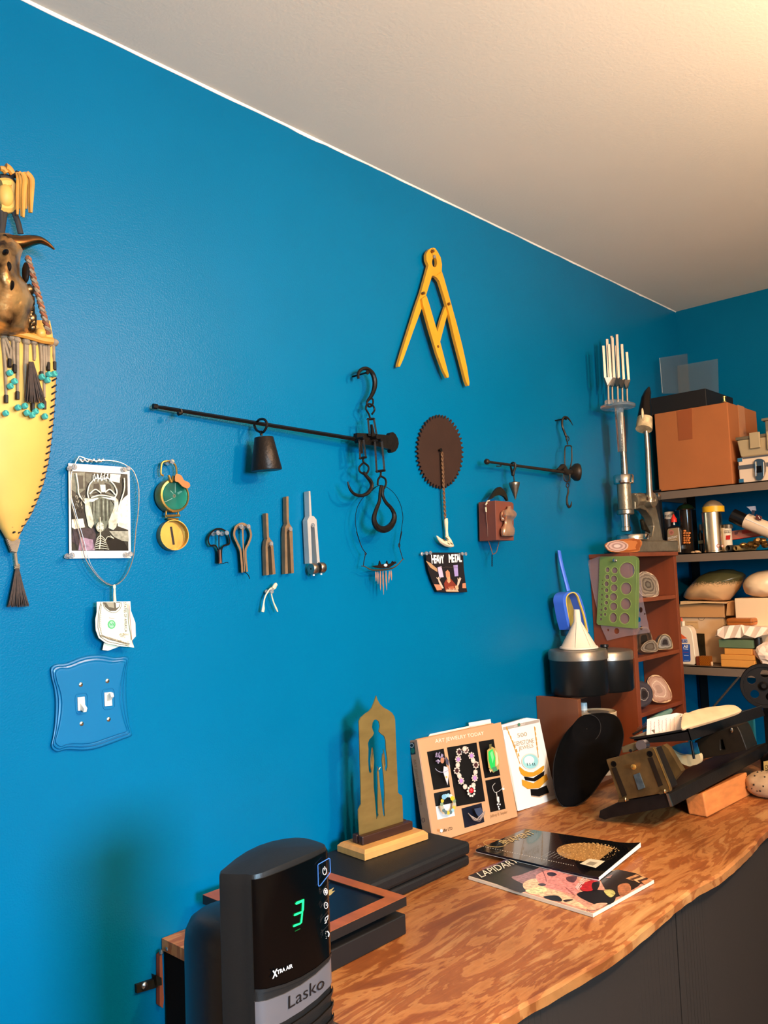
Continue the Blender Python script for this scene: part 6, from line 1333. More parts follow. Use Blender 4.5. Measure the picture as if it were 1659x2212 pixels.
# chain collar
Q([(1004, 852), (1050, 842), (1070, 880), (1046, 920), (1020, 890)], (56, 66, 90))
for k in range(4): A.line(cr(*KK, [(962+4*k, 880+5*k), (1000+8*k, 930-2*k), (1042-2*k, 938-10*k), (1068-4*k, 900-3*k), (1078-5*k, 866+4*k)]), 1.4, (176, 156, 140) if k % 2 else (120, 106, 100))
A.circ(*cr(*KK, [(778, 1002)])[0], 3.0, 3.6, (240, 232, 220))
A.obj('printed_picture', bk, print_mat('gloss_print', 0.3))
P = lambda x, y: OB(x, y)
text('ART JEWELRY TODAY', 'lettering', bk, mat('cream_ink', (240, 226, 202), 0.4), P(766, 408), P(1102, 350), P(762, 374), 0.0008)
text('Jeffrey B. Snyder', 'lettering', bk, mat('gold_ink', (150, 108, 70), 0.4), P(1146, 920), P(1264, 888), P(1142, 894), 0.0008)
text('Schiffer LTD', 'lettering', bk, mat('dark_ink', (60, 44, 34), 0.4), P(798, 1020), P(884, 996), P(796, 998), 0.0008)
sn = (-u).normalized()
def SPt(x, y): return on(o-u*0.003, sn, *cr(*KK, [(x, y)])[0], 0)
A = Art(o-u*0.003, sn, 0.0004)
A.poly(cr(*KK, [(584, 398), (622, 394), (632, 476), (594, 480)]), (30, 30, 28)); A.ring(*cr(*KK, [(605, 415)])[0], 4, 4.4, 1.4, (196, 190, 176)); A.circ(*cr(*KK, [(612, 452)])[0], 4.2, 6, (36, 110, 84)); A.ring(*cr(*KK, [(685, 930)])[0], 3.2, 4.6, 1.0, (90, 66, 50))
A.obj('spine_picture', bk, print_mat('gloss_print', 0.3))
text('ART JEWELRY TODAY', 'lettering', bk, mat('gold_ink', (1, 1, 1)), SPt(612, 510), SPt(658, 830), SPt(634, 508), 0.0009)
# second, white paperback sticking up behind the tan book
wb2 = thing('book', 'thin white booklet standing behind the tan jewellery book', 'book', B1+Vector((0, 0.04, 0)))
o2 = o-n*(th+0.006); G().obox(o2+u*wd*0.03, u*wd*0.94, v*(hgt+0.004), -n*0.004).obj('cover', mat('white_paper', (238, 228, 212), 0.6), wb2, sm=0)
p0 = on(o2, n, 1013, 1564); p1 = on(o2, n, 1060, 1556)
G().obox(p0-v*0.1, (p1-p0), v*(0.1+0.003), -n*0.001).obj('loose_sheet', mat('white_paper', (1, 1, 1)), wb2, sm=0)

# gemstone book
B0, B1, T, u, v, n = leaning((1120, 1753), (1197, 1725), (1163, 1552))
gb2 = thing('book', 'white paperback about gemstone jewels with a gold collar necklace on its cover', 'book', B1)
def OG(x, y): return on(B0, n, *cr(*KK, [(x, y)])[0])
crn = [(1226, 275), (1235, 270), (1400, 225), (1484, 235), (1590, 700), (1600, 790), (1345, 870), (1336, 868)]
front = [OG(*p) for p in [(1224, 274), (1484, 234), (1600, 788), (1338, 868)]]
G().prism(front, -n*0.016).obj('book_body', mat('white_book', (240, 232, 222), 0.35), gb2, sm=0)
top3 = [OG(1226, 274), OG(1400, 224), OG(1484, 234)]
G().prism([OG(1224, 276)-n*0.001, OG(1400, 224)-n*0.001, OG(1486, 236)-n*0.001], -n*0.012).obj('raised_cover', mat('white_book', (1, 1, 1)), gb2, sm=0)
A = Art(B0, n, 0.0003)
Q([(1232, 290), (1480, 236), (1482, 256), (1234, 312)], (176, 160, 146)); Q([(1226, 320), (1300, 640), (1336, 862), (1330, 860), (1224, 330)], (216, 204, 190)); Q([(1480, 380), (1590, 700), (1590, 760), (1540, 770), (1540, 560)], (206, 196, 190))
A.line(cr(*KK, [(1256, 285), (1300, 400), (1350, 545)]), 1.4, (196, 138, 44)); A.line(cr(*KK, [(1448, 285), (1465, 400), (1476, 500)]), 1.4, (196, 138, 44))
for t_ in range(7): A.line(cr(*KK, [(1256+12*t_*1.1, 290+30*t_), (1262+12*t_*1.1, 312+30*t_)]), 2.6, (206, 150, 60))
for t_ in range(5): A.line(cr(*KK, [(1450+4*t_, 290+34*t_), (1453+4*t_, 312+34*t_)]), 2.6, (206, 150, 60))
Q(smooth([(1345, 560), (1380, 590), (1440, 600), (1500, 560), (1515, 560), (1500, 600), (1430, 632), (1370, 625), (1345, 590)], 2), (206, 146, 40))
Q([(1375, 630), (1440, 640), (1516, 590), (1512, 630), (1450, 664), (1385, 656)], (20, 16, 14)); Q([(1360, 650), (1440, 676), (1530, 610), (1540, 650), (1480, 710), (1400, 716), (1364, 690)], (208, 146, 44)); Q([(1420, 716), (1470, 716), (1530, 690), (1548, 740), (1480, 768), (1424, 760)], (18, 15, 14))
A.line(cr(*KK, [(1424, 764), (1482, 772), (1546, 744)]), 1.2, (206, 146, 44))
A.circ(*cr(*KK, [(1418, 526)])[0], 19, 17.5, (216, 208, 190), n=28); A.circ(*cr(*KK, [(1418, 526)])[0], 17, 15.5, (150, 206, 206), n=28); A.circ(*cr(*KK, [(1410, 518)])[0], 11, 9.5, (206, 230, 226), n=20)
for x in (1395, 1412, 1432, 1445): A.line(cr(*KK, [(x, 536), (x+5, 556)]), 1.4, (40, 60, 66))
A.circ(*cr(*KK, [(1340, 272)])[0], 2.6, 3.6, (70, 120, 96))
A.obj('printed_picture', gb2, print_mat('gloss_print', 0.3))
BEI = mat('beige_ink', (186, 160, 124), 0.4)
text('500', 'lettering', gb2, BEI, OG(1332, 362), OG(1398, 350), OG(1328, 334), 0.0011); text('GEMSTONE', 'lettering', gb2, BEI, OG(1308, 422), OG(1446, 396), OG(1302, 392), 0.0011); text('JEWELS', 'lettering', gb2, BEI, OG(1342, 458), OG(1442, 436), OG(1338, 424), 0.0011)
text('LARK    JEWELRY', 'lettering', gb2, WINK, OG(1308, 292), OG(1386, 274), OG(1306, 280), 0.0011)

# ------------------------------------------------------------------ black case with brass figure on it
cs = thing('instrument_case', 'flat black leatherette case lying on the bench under the brass figure', 'case', (1.2, -0.12, TZ))
CSM = mat('black_leatherette', (27, 26, 26), 0.55, var=0.08, scale=150, bump=0.35, bscale=600)
G().box((1.045, 1.350), (-0.018, -0.203), (TZ+0.0005, TZ+0.020)).obj('lower_half', CSM, cs, sm=0, bevel=0.005)
G().box((1.045, 1.352), (-0.016, -0.205), (TZ+0.0215, TZ+0.047)).obj('lid', CSM, cs, sm=0, bevel=0.007)
cz = TZ+0.0475
bz = cz
fg = thing('brass_figure_plaque', 'arched brass plate with a cut-out standing human silhouette on a wooden stand', 'sculpture', (1.19, -0.09, bz))
b0, b1, bl = Zp(788, 1860, bz), Zp(925, 1813, bz), Zp(727, 1850, bz)
bu = (b1-b0).normalized(); bv = Vector((-bu.y, bu.x, 0)); bw = (b1-b0).length
PINE = mat('yellow_pine', (206, 150, 84), 0.45, var=0.1, scale=12, stretch=(1, 8, 1)); WAL = mat('walnut', (92, 50, 34), 0.42, var=0.2, scale=20, stretch=(.5, 6, 3))
dep = 0.082
def inset(s, z0, z1, s1=None):
    s1 = s if s1 is None else s1; f = lambda q, z: [b0+bu*q+bv*q+Vector((0, 0, z)), b0+bu*(bw-q)+bv*q+Vector((0, 0, z)), b0+bu*(bw-q)+bv*(dep-q)+Vector((0, 0, z)), b0+bu*q+bv*(dep-q)+Vector((0, 0, z))]
    return f(s, z0), f(s1, z1)
g = G(); a, b_ = inset(0, 0.0005, 0.012); c_, d_ = inset(0, 0.012, 0.018, 0.006); g.loft([a, b_, d_]); g.obj('base', PINE, fg, sm=20)
for off, nm in ((0.026, 'front_cleat'), (0.043, 'rear_cleat')):
    st_ = b0+bu*0.018+bv*off+Vector((0, 0, 0.018)); G().obox(st_, bu*(bw-0.034), bv*0.014, Vector((0, 0, 0.017))).obj(nm, WAL, fg, sm=0, bevel=0.002)
pl_o = b0+bv*0.0405; pn = -bv
def OP(x, y): return on(pl_o, pn, *cr(*KK, [(x, y)])[0])
plate = [(360, 72), (368, 100), (385, 130), (410, 155), (440, 170), (468, 190), (484, 215), (490, 240), (500, 500), (510, 740), (520, 752), (535, 758), (540, 780), (545, 930), (545, 985), (245, 1075), (243, 1030), (236, 900), (236, 860), (246, 838), (255, 820), (250, 600), (242, 300), (240, 250), (252, 225), (280, 200), (310, 180), (330, 155), (348, 110)]
fig = [(358, 236), (378, 250), (385, 285), (378, 320), (392, 335), (415, 352), (425, 380), (428, 440), (436, 500), (438, 560), (430, 595), (422, 585), (418, 540), (410, 500), (404, 470), (400, 520), (408, 600), (415, 680), (418, 760), (415, 830), (420, 900), (412, 908), (404, 860), (396, 780), (386, 700), (378, 600), (372, 580), (368, 600), (372, 700), (370, 800), (372, 880), (376, 895), (362, 926), (358, 880), (350, 780), (342, 700), (340, 600), (345, 520), (338, 460), (330, 500), (322, 560), (328, 600), (318, 610), (308, 590), (304, 520), (306, 440), (302, 400), (312, 375), (335, 350), (344, 330), (336, 310), (330, 290), (334, 260), (345, 240)]
BPL = mat('brushed_brass_plate', (158, 130, 74), 0.36, 0.6, var=0.1, scale=9, stretch=(2, 2, 6), bump=0.04)
G().prism([OP(*p) for p in plate], bv*0.0022, [[OP(*p) for p in fig]]).obj('brass_plate', BPL, fg, sm=25)
g = G(); g.tube([OP(*p)-bv*0.0005 for p in smooth([(330, 430), (324, 480), (320, 540), (326, 585), (334, 540), (336, 480)], 3)], 0.0009, 6, closed=True); g.tube([OP(*p)-bv*0.0005 for p in ((366, 562), (376, 584), (386, 566))], 0.0008, 5); g.tube([OP(*p)-bv*0.0005 for p in smooth([(405, 440), (412, 500), (420, 560), (416, 500)], 3)], 0.0009, 6, closed=True)
g.obj('cut_edges', mat('bright_brass_edge', (236, 196, 120), 0.3, 1.0), fg)

# ------------------------------------------------------------------ framed box at the left end
fb = thing('black_chest', 'flat matt black wooden box under the framed panel at the bench end', 'box', (0.91, -0.16, TZ))
DKB = mat('matt_black_wood', (32, 29, 28), 0.5, var=0.1, scale=20)
G().box((0.858, 1.034), (-0.10, -0.313), (TZ+0.0005, TZ+0.032)).obj('body', DKB, fb, sm=0, bevel=0.002)
G().box((0.875, 1.010), (-0.11, -0.292), (TZ+0.0325, TZ+0.044)).obj('tray', DKB, fb, sm=0, bevel=0.001)
fr_ = thing('framed_panel', 'orange wood picture frame with a dark navy panel lying on the black box', 'picture frame', (0.94, -0.17, TZ+0.0445))
FW = mat('orange_frame_wood', (158, 84, 44), 0.4, var=0.15, scale=20, stretch=(3, 1, 1)); z0, z1 = TZ+0.0445, 0.977
X0, X1, Y0, Y1 = 0.835, 1.036, -0.314, -0.035
G().prism([(X0, Y0, z1), (X1, Y0, z1), (X1, Y1, z1), (X0, Y1, z1)], (0, 0, z0-z1), [[(X0+.024, Y0+.026, z1), (X1-.024, Y0+.026, z1), (X1-.024, Y1-.022, z1), (X0+.024, Y1-.022, z1)]]).obj('frame', DKB, fr_, sm=0)
g = G()
def q4(a, b, c, d): g.add([a, b, c, d], [(0, 1, 2, 3)])
z2 = z1+0.0006; I = [(X0+.023, Y0+.025, z2), (X1-.023, Y0+.025, z2), (X1-.023, Y1-.021, z2), (X0+.023, Y1-.021, z2)]; O_ = [(X0, Y0, z2), (X1, Y0, z2), (X1, Y1, z2), (X0, Y1, z2)]
for i in range(4):
    j = (i+1) % 4; g.add([O_[i], O_[j], I[j], I[i], *(tuple((p[0], p[1], p[2]-0.0006)) for p in (O_[i], O_[j], I[j], I[i]))], [(0, 1, 2, 3), (7, 6, 5, 4), (0, 4, 5, 1), (1, 5, 6, 2), (2, 6, 7, 3), (3, 7, 4, 0)])
g.obj('frame_face', FW, fr_, sm=0)
G().box((X0+.022, X1-.022), (Y0+.024, Y1-.02), (z1-0.006, z1-0.003)).obj('navy_panel', mat('navy_glass', (26, 32, 52), 0.32, spec=0.3), fr_, sm=0)
A = Art(Vector((0.9, -0.2, z1-0.003)), (0, 0, 1), 0.0003)
for pts in ([(708, 1925), (722, 1917), (716, 1926), (724, 1924), (714, 1934), (708, 1936)],): A.poly(pts, (190, 170, 110))
A.obj('emblem', fr_, print_mat('matte_print', 0.75))

# ------------------------------------------------------------------ magazines
KM = (980, 1760, 3.6065)
def OM(x, y, z): return Zp(*cr(*KM, [(x, y)])[0], z)
zl = TZ+0.0065
m1 = thing('magazine', 'lower magazine with a pink and black gemstone cover lying on the bench', 'magazine', (1.38, -0.38, TZ))
a, b_, c_ = OM(115, 478, zl), OM(1085, 772, zl), OM(1560, 508, zl); d_ = a+(c_-b_)
G().prism([a, b_, c_, d_], (0, 0, -0.0058)).obj('pages', mat('magazine_pages', (238, 216, 184), 0.6), m1, sm=0)
A = Art(Vector((1.3, -.3, zl)), (0, 0, 1), 0.0003)
def Q(pts, c): A.poly(cr(*KM, smooth(pts, 4) if len(pts) > 3 and min(p[0] for p in pts) > 400 and max(p[0] for p in pts) < 1470 else pts), c)
Q([(118, 476), (1085, 768), (1556, 508), (560, 300)], (214, 150, 128)); Q([(118, 476), (330, 540), (520, 610), (600, 590), (560, 480), (700, 390), (560, 300), (420, 352)], (34, 30, 30))
Q([(450, 490), (520, 470), (600, 440), (700, 410), (760, 420), (740, 520), (640, 590), (540, 540)], (150, 112, 116)); Q([(540, 540), (640, 500), (760, 560), (900, 640), (1000, 700), (1085, 750), (900, 700), (600, 610)], (226, 190, 150)); Q([(640, 480), (760, 430), (900, 470), (980, 540), (960, 620), (840, 600), (700, 560)], (222, 140, 132)); Q([(560, 590), (700, 560), (720, 600), (620, 620)], (214, 214, 160))
Q([(730, 455), (770, 450), (805, 468), (770, 482), (735, 475)], (60, 46, 56)); Q([(655, 545), (690, 535), (720, 548), (690, 560)], (70, 54, 60)); Q([(700, 640), (800, 632), (842, 660), (830, 680), (740, 662)], (30, 28, 24)); Q([(855, 668), (910, 662), (930, 668), (870, 682)], (60, 40, 34))
Q([(880, 490), (960, 480), (940, 530), (890, 520)], (96, 60, 66)); Q([(960, 620), (1090, 590), (1200, 600), (1260, 640), (1240, 690), (1150, 712), (1050, 680)], (28, 22, 22)); Q([(1120, 470), (1280, 430), (1420, 460), (1500, 500), (1440, 560), (1340, 620), (1260, 650), (1180, 580)], (40, 26, 22))
for k in range(5): Q([(1340+30*k, 500+6*k), (1420+28*k, 470+8*k), (1500+10*k, 490+8*k), (1400+22*k, 520+8*k)], [(206, 146, 96), (90, 56, 40), (226, 170, 120), (70, 44, 34), (196, 130, 84)][k])
Q([(1280, 560), (1360, 540), (1380, 600), (1300, 640)], (176, 110, 72)); Q([(1170, 600), (1230, 590), (1260, 620), (1220, 650)], (190, 180, 110)); Q([(1180, 500), (1240, 470), (1220, 500)], (150, 104, 96))
Q([(980, 560), (1060, 520), (1130, 508), (1100, 560), (1080, 596), (1010, 600)], (176, 34, 38)); Q([(1080, 540), (1140, 528), (1120, 590), (1085, 592)], (24, 20, 20))
A.line(cr(*KM, [(690, 430), (720, 500), (724, 530)]), 0.8, (110, 60, 60)); A.line(cr(*KM, [(870, 570), (930, 620), (950, 640)]), 0.8, (120, 60, 60))
Q([(1040, 740), (1110, 700), (1200, 700), (1100, 752)], (222, 170, 140))
A.obj('printed_picture', m1, print_mat('mottled_print', 0.3, 0.4))
P = lambda x, y: OM(x, y, zl)
CRI = mat('cream_ink', (1, 1, 1))
text('LAPIDARY J', 'lettering', m1, CRI, P(232, 512), P(556, 378), P(176, 462), 0.0024)
text('PREHISTOR', 'lettering', m1, WINK, P(975, 600), P(1050, 500), P(948, 575), 0.0026)
text('VOL. 46, NO.', 'lettering', m1, mat('dark_ink', (1, 1, 1)), P(990, 752), P(1075, 778), P(1000, 744), 0.0024)
for (x0, y0, x1, y1) in ((225, 440, 420, 366),): text('THE MAGAZINE FOR GEM ENTHUSIASTS', 'lettering', m1, mat('violet_ink', (120, 110, 150), 0.5), P(x0, y0), P(x1, y1), P(x0-8, y0-10), 0.0024)
m2 = thing('magazine', 'upper magazine with a black cover and a woven golden basket, its corner curling up', 'magazine', (1.5, -0.32, TZ+0.007)); zo = TZ+0.0125
a, b_, c_, d_ = OM(172, 272, zo), OM(1130, 498, zo), OM(1458, 240, zo), OM(560, 110, zo)
NU, NV = 24, 10
def curl(s, t): 
    e = max(0, s-0.80)/0.20; return 0.006*e*e*(0.35+0.65*t)
def PT(s, t, dz=0.0): p = a*(1-s)*(1-t)+b_*s*(1-t)+c_*s*t+d_*(1-s)*t; return p+Vector((0, 0, curl(s, t)+dz))
g = G(); top = [[PT(i/NU, j/NV) for i in range(NU+1)] for j in range(NV+1)]; bot = [[PT(i/NU, j/NV)*1.0-Vector((0, 0, 0.0045+curl(i/NU, j/NV)*0.7)) for i in range(NU+1)] for j in range(NV+1)]
vs = [p for r in top for p in r]+[p for r in bot for p in r]; Nn = (NU+1)*(NV+1); fs = []
for j in range(NV):
    for i in range(NU):
        k = j*(NU+1)+i; fs += [(k, k+1, k+NU+2, k+NU+1), (Nn+k+NU+1, Nn+k+NU+2, Nn+k+1, Nn+k)]
bd_ = [i for i in range(NU+1)]+[j*(NU+1)+NU for j in range(1, NV+1)]+[NV*(NU+1)+i for i in range(NU-1, -1, -1)]+[j*(NU+1) for j in range(NV-1, 0, -1)]
fs += [(bd_[i], bd_[(i+1) % len(bd_)], Nn+bd_[(i+1) % len(bd_)], Nn+bd_[i]) for i in range(len(bd_))]
g.add(vs, fs); g.obj('pages', mat('white_pages', (240, 230, 214), 0.6), m2, sm=30)
g = G(); g.add([PT(i/NU, j/NV, 0.0004) for j in range(NV+1) for i in range(NU+1)], [(j*(NU+1)+i, j*(NU+1)+i+1, (j+1)*(NU+1)+i+1, (j+1)*(NU+1)+i) for j in range(NV) for i in range(NU)])
g.obj('cover', mat('glossy_black_cover', (24, 22, 24), 0.16, coat=0.5), m2)
g = G(); g.add([PT(i/NU, 0, 0.0003)-bv*0.0004 for i in range(NU+1)]+[PT(i/NU, 0, -0.0038)-bv*0.0004 for i in range(NU+1)], [(i, i+1, NU+2+i, NU+1+i) for i in range(NU)]); g.obj('spine', mat('blue_black_spine', (20, 30, 46), 0.3), m2)
A = Art(Vector((1.5, -.3, zo+0.0004)), (0, 0, 1), 0.0004)
A.circ(*cr(*KM, [(1050, 295)])[0], 69, 20.0, (176, 130, 72), rot=4, n=36)
for r in range(7):
    s = 1-r*0.14
    for k in range(int(44*s)):
        an = k/int(44*s)*6.283+r*.3; x = 1050+r*7+240*s*math.cos(an); y = 297+69*s*math.sin(an)+8*s*math.cos(an)*.6
        A.circ(*cr(*KM, [(x, y)])[0], 1.5, 0.8, (224, 184, 120) if (k+r) % 3 else (108, 74, 36), n=5)
A.ring(*cr(*KM, [(324, 264)])[0], 24.5, 8.4, 1.1, (196, 164, 96), rot=3, n=30)
A.poly(cr(*KM, [(985, 428), (1060, 388), (1182, 408), (1110, 462)]), (222, 206, 176)); A.poly(cr(*KM, [(1030, 432), (1066, 410), (1126, 420), (1088, 444)]), (150, 136, 112))
for k in range(6): A.line(cr(*KM, [(685+26*k*1.2, 372+4*k), (760+26*k*1.2, 330+4*k)]), 0.5, (150, 146, 140))
for k in range(40): A.line(cr(*KM, [(190+19*k, 283+4.4*k), (199+19*k, 285+4.4*k)]), 0.9, (196, 186, 170))
A.obj('printed_picture', m2, print_mat('gloss_print', 0.3))
P = lambda x, y: OM(x, y, zo+0.0004)
text('RNAMENT', 'lettering', m2, mat('gold_letter', (196, 170, 110), 0.4), P(400, 236), P(640, 150), P(350, 210), 0.0008)

# ------------------------------------------------------------------ black felt hat
ht = thing('felt_hat', 'black felt hat leaning on its brim between the white book and the rail machine', 'hat', (1.84, -0.2, TZ))
KH = (1140, 1450, 3.197); ho = Vector((1.845, -0.175, TZ)); hn = Vector((-0.60, -0.70, 0.38)).normalized()
outl = [(400, 310), (480, 291), (560, 293), (622, 322), (655, 400), (657, 480), (620, 600), (530, 722), (440, 850), (350, 920), (280, 940), (222, 912), (184, 810), (180, 650), (222, 500), (296, 390)]
OUT = smooth(outl, 4); M_ = len(OUT)
cc = (398, 398)
INN = []
for (x, y) in OUT:
    an = math.atan2(y-540, x-410); INN.append((408+98*math.cos(an)*0.98-8*math.sin(an), 398+100*math.sin(an)))
FELT = mat('black_felt', (18, 15, 15), 0.95, var=0.1, scale=60, spec=0.08)
g = G(); rings = []
for (t_, l) in ((0.0, 0.0), (0.04, 0.003), (0.14, 0.006), (0.30, 0.016), (0.5, 0.034), (0.7, 0.050), (0.86, 0.060), (0.95, 0.064), (1.0, 0.0645)):
    rings.append([on(ho, hn, *cr(*KH, [(a_[0]*(1-t_)+b_[0]*t_, a_[1]*(1-t_)+b_[1]*t_)])[0], 0) for a_, b_ in zip(OUT, INN)])
    # the crown rises from the brim plane toward the room
    rings[-1] = [p+(CAM-p).normalized()*l for p in rings[-1]]
for t_, l in ((0.85, 0.060), (0.4, 0.056), (0.02, 0.055)):
    rings.append([(lambda p: p+(CAM-p).normalized()*l)(on(ho, hn, *cr(*KH, [(408+(b_[0]-408)*t_, 398+(b_[1]-398)*t_)])[0])) for b_ in INN])
under = [[p-hn*0.003 for p in rings[0]]]+[[p-hn*0.004 for p in rings[k]] for k in (1, 2, 3, 4, 5, 6)]
g.loft(rings, cap=False); g.loft([rings[0]]+under, cap=False); g.obj('felt_body', FELT, ht, sm=70)
cre_ = [p for _, p in sorted(((math.atan2(y-398, x-408), p) for p, (x, y) in zip(rings[8], INN) if math.atan2(y-398, x-408) > -1.5 and math.atan2(y-398, x-408) < 1.0), key=lambda e: e[0])]
G().tube(cre_, 0.0009, 6).obj('crown_crease_highlight', mat('hat_crease_highlight', (48, 40, 38), 0.8), ht)  # crease ridge in paler felt, its highlight put into the colour
rimp = [p-hn*0.001 for p in rings[0]]
G().tube(rimp, 0.0018, 6, closed=True).obj('brim_edge', mat('hat_edge_highlight', (50, 44, 44), 0.8, spec=0.1), ht)  # brim edge coloured lighter than the felt to paint in the rim highlight

# ------------------------------------------------------------------ bench tool: rail with two heads and a tray
KV = (1280, 1560, 7.541); XA = 1.755
def VX(x, y, xx=XA, K=KV): return Xp(*cr(*K, [(x, y)])[0], xx)
bt_ = thing('rail_machine', 'dark steel rail machine with brass-plated head and shallow tray, tilted on a wood block', 'machine', (2.0, -0.34, TZ))
DKM = mat('dark_machined_steel', (54, 46, 42), 0.45, 0.5, var=0.15, scale=40, bump=0.15, bscale=200)
BRP = mat('grimy_brass', (110, 84, 48), 0.48, 0.55, var=0.3, scale=26, bump=0.15, bscale=120)
base = [(100, 1550), (120, 1440), (300, 1360), (420, 1300), (880, 1215), (1200, 1150), (1250, 1180), (1310, 1372), (300, 1555), (200, 1590)]
bp_ = [VX(x, y) for x, y in base]
for p in bp_:
    if p.z < TZ+0.001: p.z = TZ+0.001
BL_ = 0.62
g = G(); g.prism(bp_, (BL_, 0, 0)); g.obj('rail', DKM, bt_, bevel=0.001, sm=20)
G().prism([VX(x, y, XA-0.004) for x, y in ((1195, 1160), (1230, 1165), (1305, 1372), (1262, 1378))], (0.004, 0, 0)).obj('worn_corner', MACH, bt_)
plt = smooth([(232, 640), (250, 605), (400, 565), (700, 475), (950, 415), (990, 420), (1010, 450), (1120, 720), (1250, 1050), (1265, 1110), (1235, 1140), (1000, 1180), (600, 1250), (450, 1270), (420, 1200), (330, 930)], 2)
G().prism([VX(x, y, XA-0.006) for x, y in plt], (0.010, 0, 0)).obj('face_plate', BRP, bt_, 'grimy brass plate with two screws and a slot', bevel=0.001)
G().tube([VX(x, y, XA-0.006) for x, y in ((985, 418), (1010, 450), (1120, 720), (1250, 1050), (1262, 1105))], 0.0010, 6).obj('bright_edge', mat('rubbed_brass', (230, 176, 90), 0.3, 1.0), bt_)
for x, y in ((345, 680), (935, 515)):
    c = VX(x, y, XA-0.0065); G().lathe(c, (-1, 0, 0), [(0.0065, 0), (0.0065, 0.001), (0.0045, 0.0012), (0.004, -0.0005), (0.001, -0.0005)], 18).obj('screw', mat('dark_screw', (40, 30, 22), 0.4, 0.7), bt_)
    for s in (0,): G().prism([VX(x+a, y+b, XA-0.0072) for a, b in ((-35, 70), (35, 55), (210 if x > 900 else 215, 510), (140, 540))], (0.001, 0, 0)).obj('groove_shade_bar', mat('groove_shade_brass', (70, 52, 34), 0.5, 0.5, var=0.2), bt_)  # dark bars laid on the plate, painted as the shade inside its grooves
G().prism([VX(x, y, XA-0.009) for x, y in ((665, 860), (760, 825), (850, 1070), (745, 1105))], (0.003, 0, 0)).obj('blue_steel_slot', mat('blue_grey_steel', (96, 110, 116), 0.35, 0.6, var=0.2, scale=100), bt_)
c = VX(680, 720, XA-0.007); G().lathe(c, (-0.9, -0.3, 0.1), [(0.004, 0), (0.004, 0.006), (0.006, 0.007), (0.006, 0.012), (0.002, 0.013)], 14).obj('knob', mat('rubbed_brass', (1, 1, 1)), bt_)
for pts in ([(405, 1290), (430, 1255), (540, 1245), (560, 1290), (420, 1310)], [(1040, 1160), (1180, 1110), (1205, 1150), (1100, 1180)]):
    G().prism([VX(x, y, XA-0.014) for x, y in pts], (0.012, 0, 0)).obj('foot', BRP, bt_, bevel=0.001)
    x, y = pts[2] if pts[0][0] < 1000 else pts[1]; c = VX(x, y+15, XA-0.014); G().ball(c, (0.003, 0.002, 0.005), 10, 8).obj('bright_stud', mat('bright_stud', (240, 214, 160), 0.2, 1.0), bt_)
G().prism([VX(x, y, XA+0.01) for x, y in ((300, 620), (960, 440), (1240, 1100), (460, 1240))], (0.05, 0, 0)).obj('head_body', DKM, bt_, bevel=0.002)
G().prism([VX(x, y, XA+0.005) for x, y in ((470, 405), (700, 330), (745, 440), (660, 480), (490, 500))], (0.04, 0, 0)).obj('top_block', mat('pale_brass_block', (128, 108, 74), 0.45, 0.5), bt_, bevel=0.001)
c = VX(620, 465, XA+0.0045); G().lathe(c, (-1, 0, 0), [(0.0035, 0), (0.0035, 0.0006)], 14).obj('hole', DKL, bt_)
G().tube([VX(790, 380, XA+0.0), VX(850, 365, XA+0.05)], [0.0115, 0.0115], 18).obj('roller', mat('grey_roller', (120, 110, 112), 0.25, 0.8), bt_)
G().prism([VX(x, y, XA+0.06) for x, y in ((1010, 430), (1150, 370), (1230, 430), (1330, 600), (1450, 800), (1240, 1050))], (0.02, 0, 0)).obj('bracket', BRP, bt_)
# second head
KW = (1360, 1500, 5.548)
def W8(x, y, xx): return Xp(*cr(*KW, [(x, y)])[0], xx)
sh2 = [(775, 560), (900, 500), (1120, 420), (1290, 380), (1330, 450), (1400, 640), (1405, 665), (1250, 700), (860, 777)]
G().prism([W8(x, y, 1.99) for x, y in sh2], (0.07, 0, 0), [[W8(x, y, 1.99) for x, y in ((1085, 545), (1110, 540), (1145, 660), (1090, 668))]]).obj('second_head', mat('dark_grimy_brass', (62, 50, 34), 0.5, 0.5, var=0.3, scale=30), bt_, bevel=0.002)
c = W8(1225, 430, 1.985); G().ball(c, (0.002, 0.003, 0.006), 8, 6).obj('stud', CHR, bt_)
G().tube([W8(735, 560, 1.93), W8(752, 650, 1.93), W8(772, 770, 1.93)], 0.0032, 10).obj('rod', mat('black_rod', (22, 20, 20), 0.3), bt_)
# tray
tx = 1.86
N0 = W8(700, 412, tx); F0 = W8(5, 520, tx); N1 = W8(745, 552, tx); F1 = W8(140, 585, tx)
R0 = Yp(*cr(*KW, [(1580, 137)])[0], N0.y); R0b = Yp(*cr(*KW, [(1659, 250)])[0], N1.y)
ln = (R0-N0); L1_ = R0b-N1
g = G(); thk = Vector((0.002, 0, 0))
g.prism([F0, N0, N1, F1], thk); g.obj('tray_end', DKM, bt_, sm=0)
nn = (N0-F0).normalized(); 
g = G(); g.prism([N0, N0+ln, N1+ln, N1], Vector((0, 0.003, 0))); g.obj('tray_side', DKM, bt_, sm=0)
g = G(); fl = [F0+(F1-F0)*0.35, N0+(N1-N0)*0.12, N0+(N1-N0)*0.12+ln, F0+(F1-F0)*0.35+ln]; g.prism(fl, Vector((0, 0, -0.003))); g.obj('tray_floor', DKM, bt_, sm=0)
g = G(); g.prism([F0+(F1-F0)*0.3, F0+(F1-F0)*0.3+ln, F0+ln, F0], Vector((0, 0.003, 0))); g.obj('tray_side', DKM, bt_, sm=0)
G().tube([N0+ln*0.6, N0+ln], 0.001, 5).obj('bright_edge', MACH, bt_)
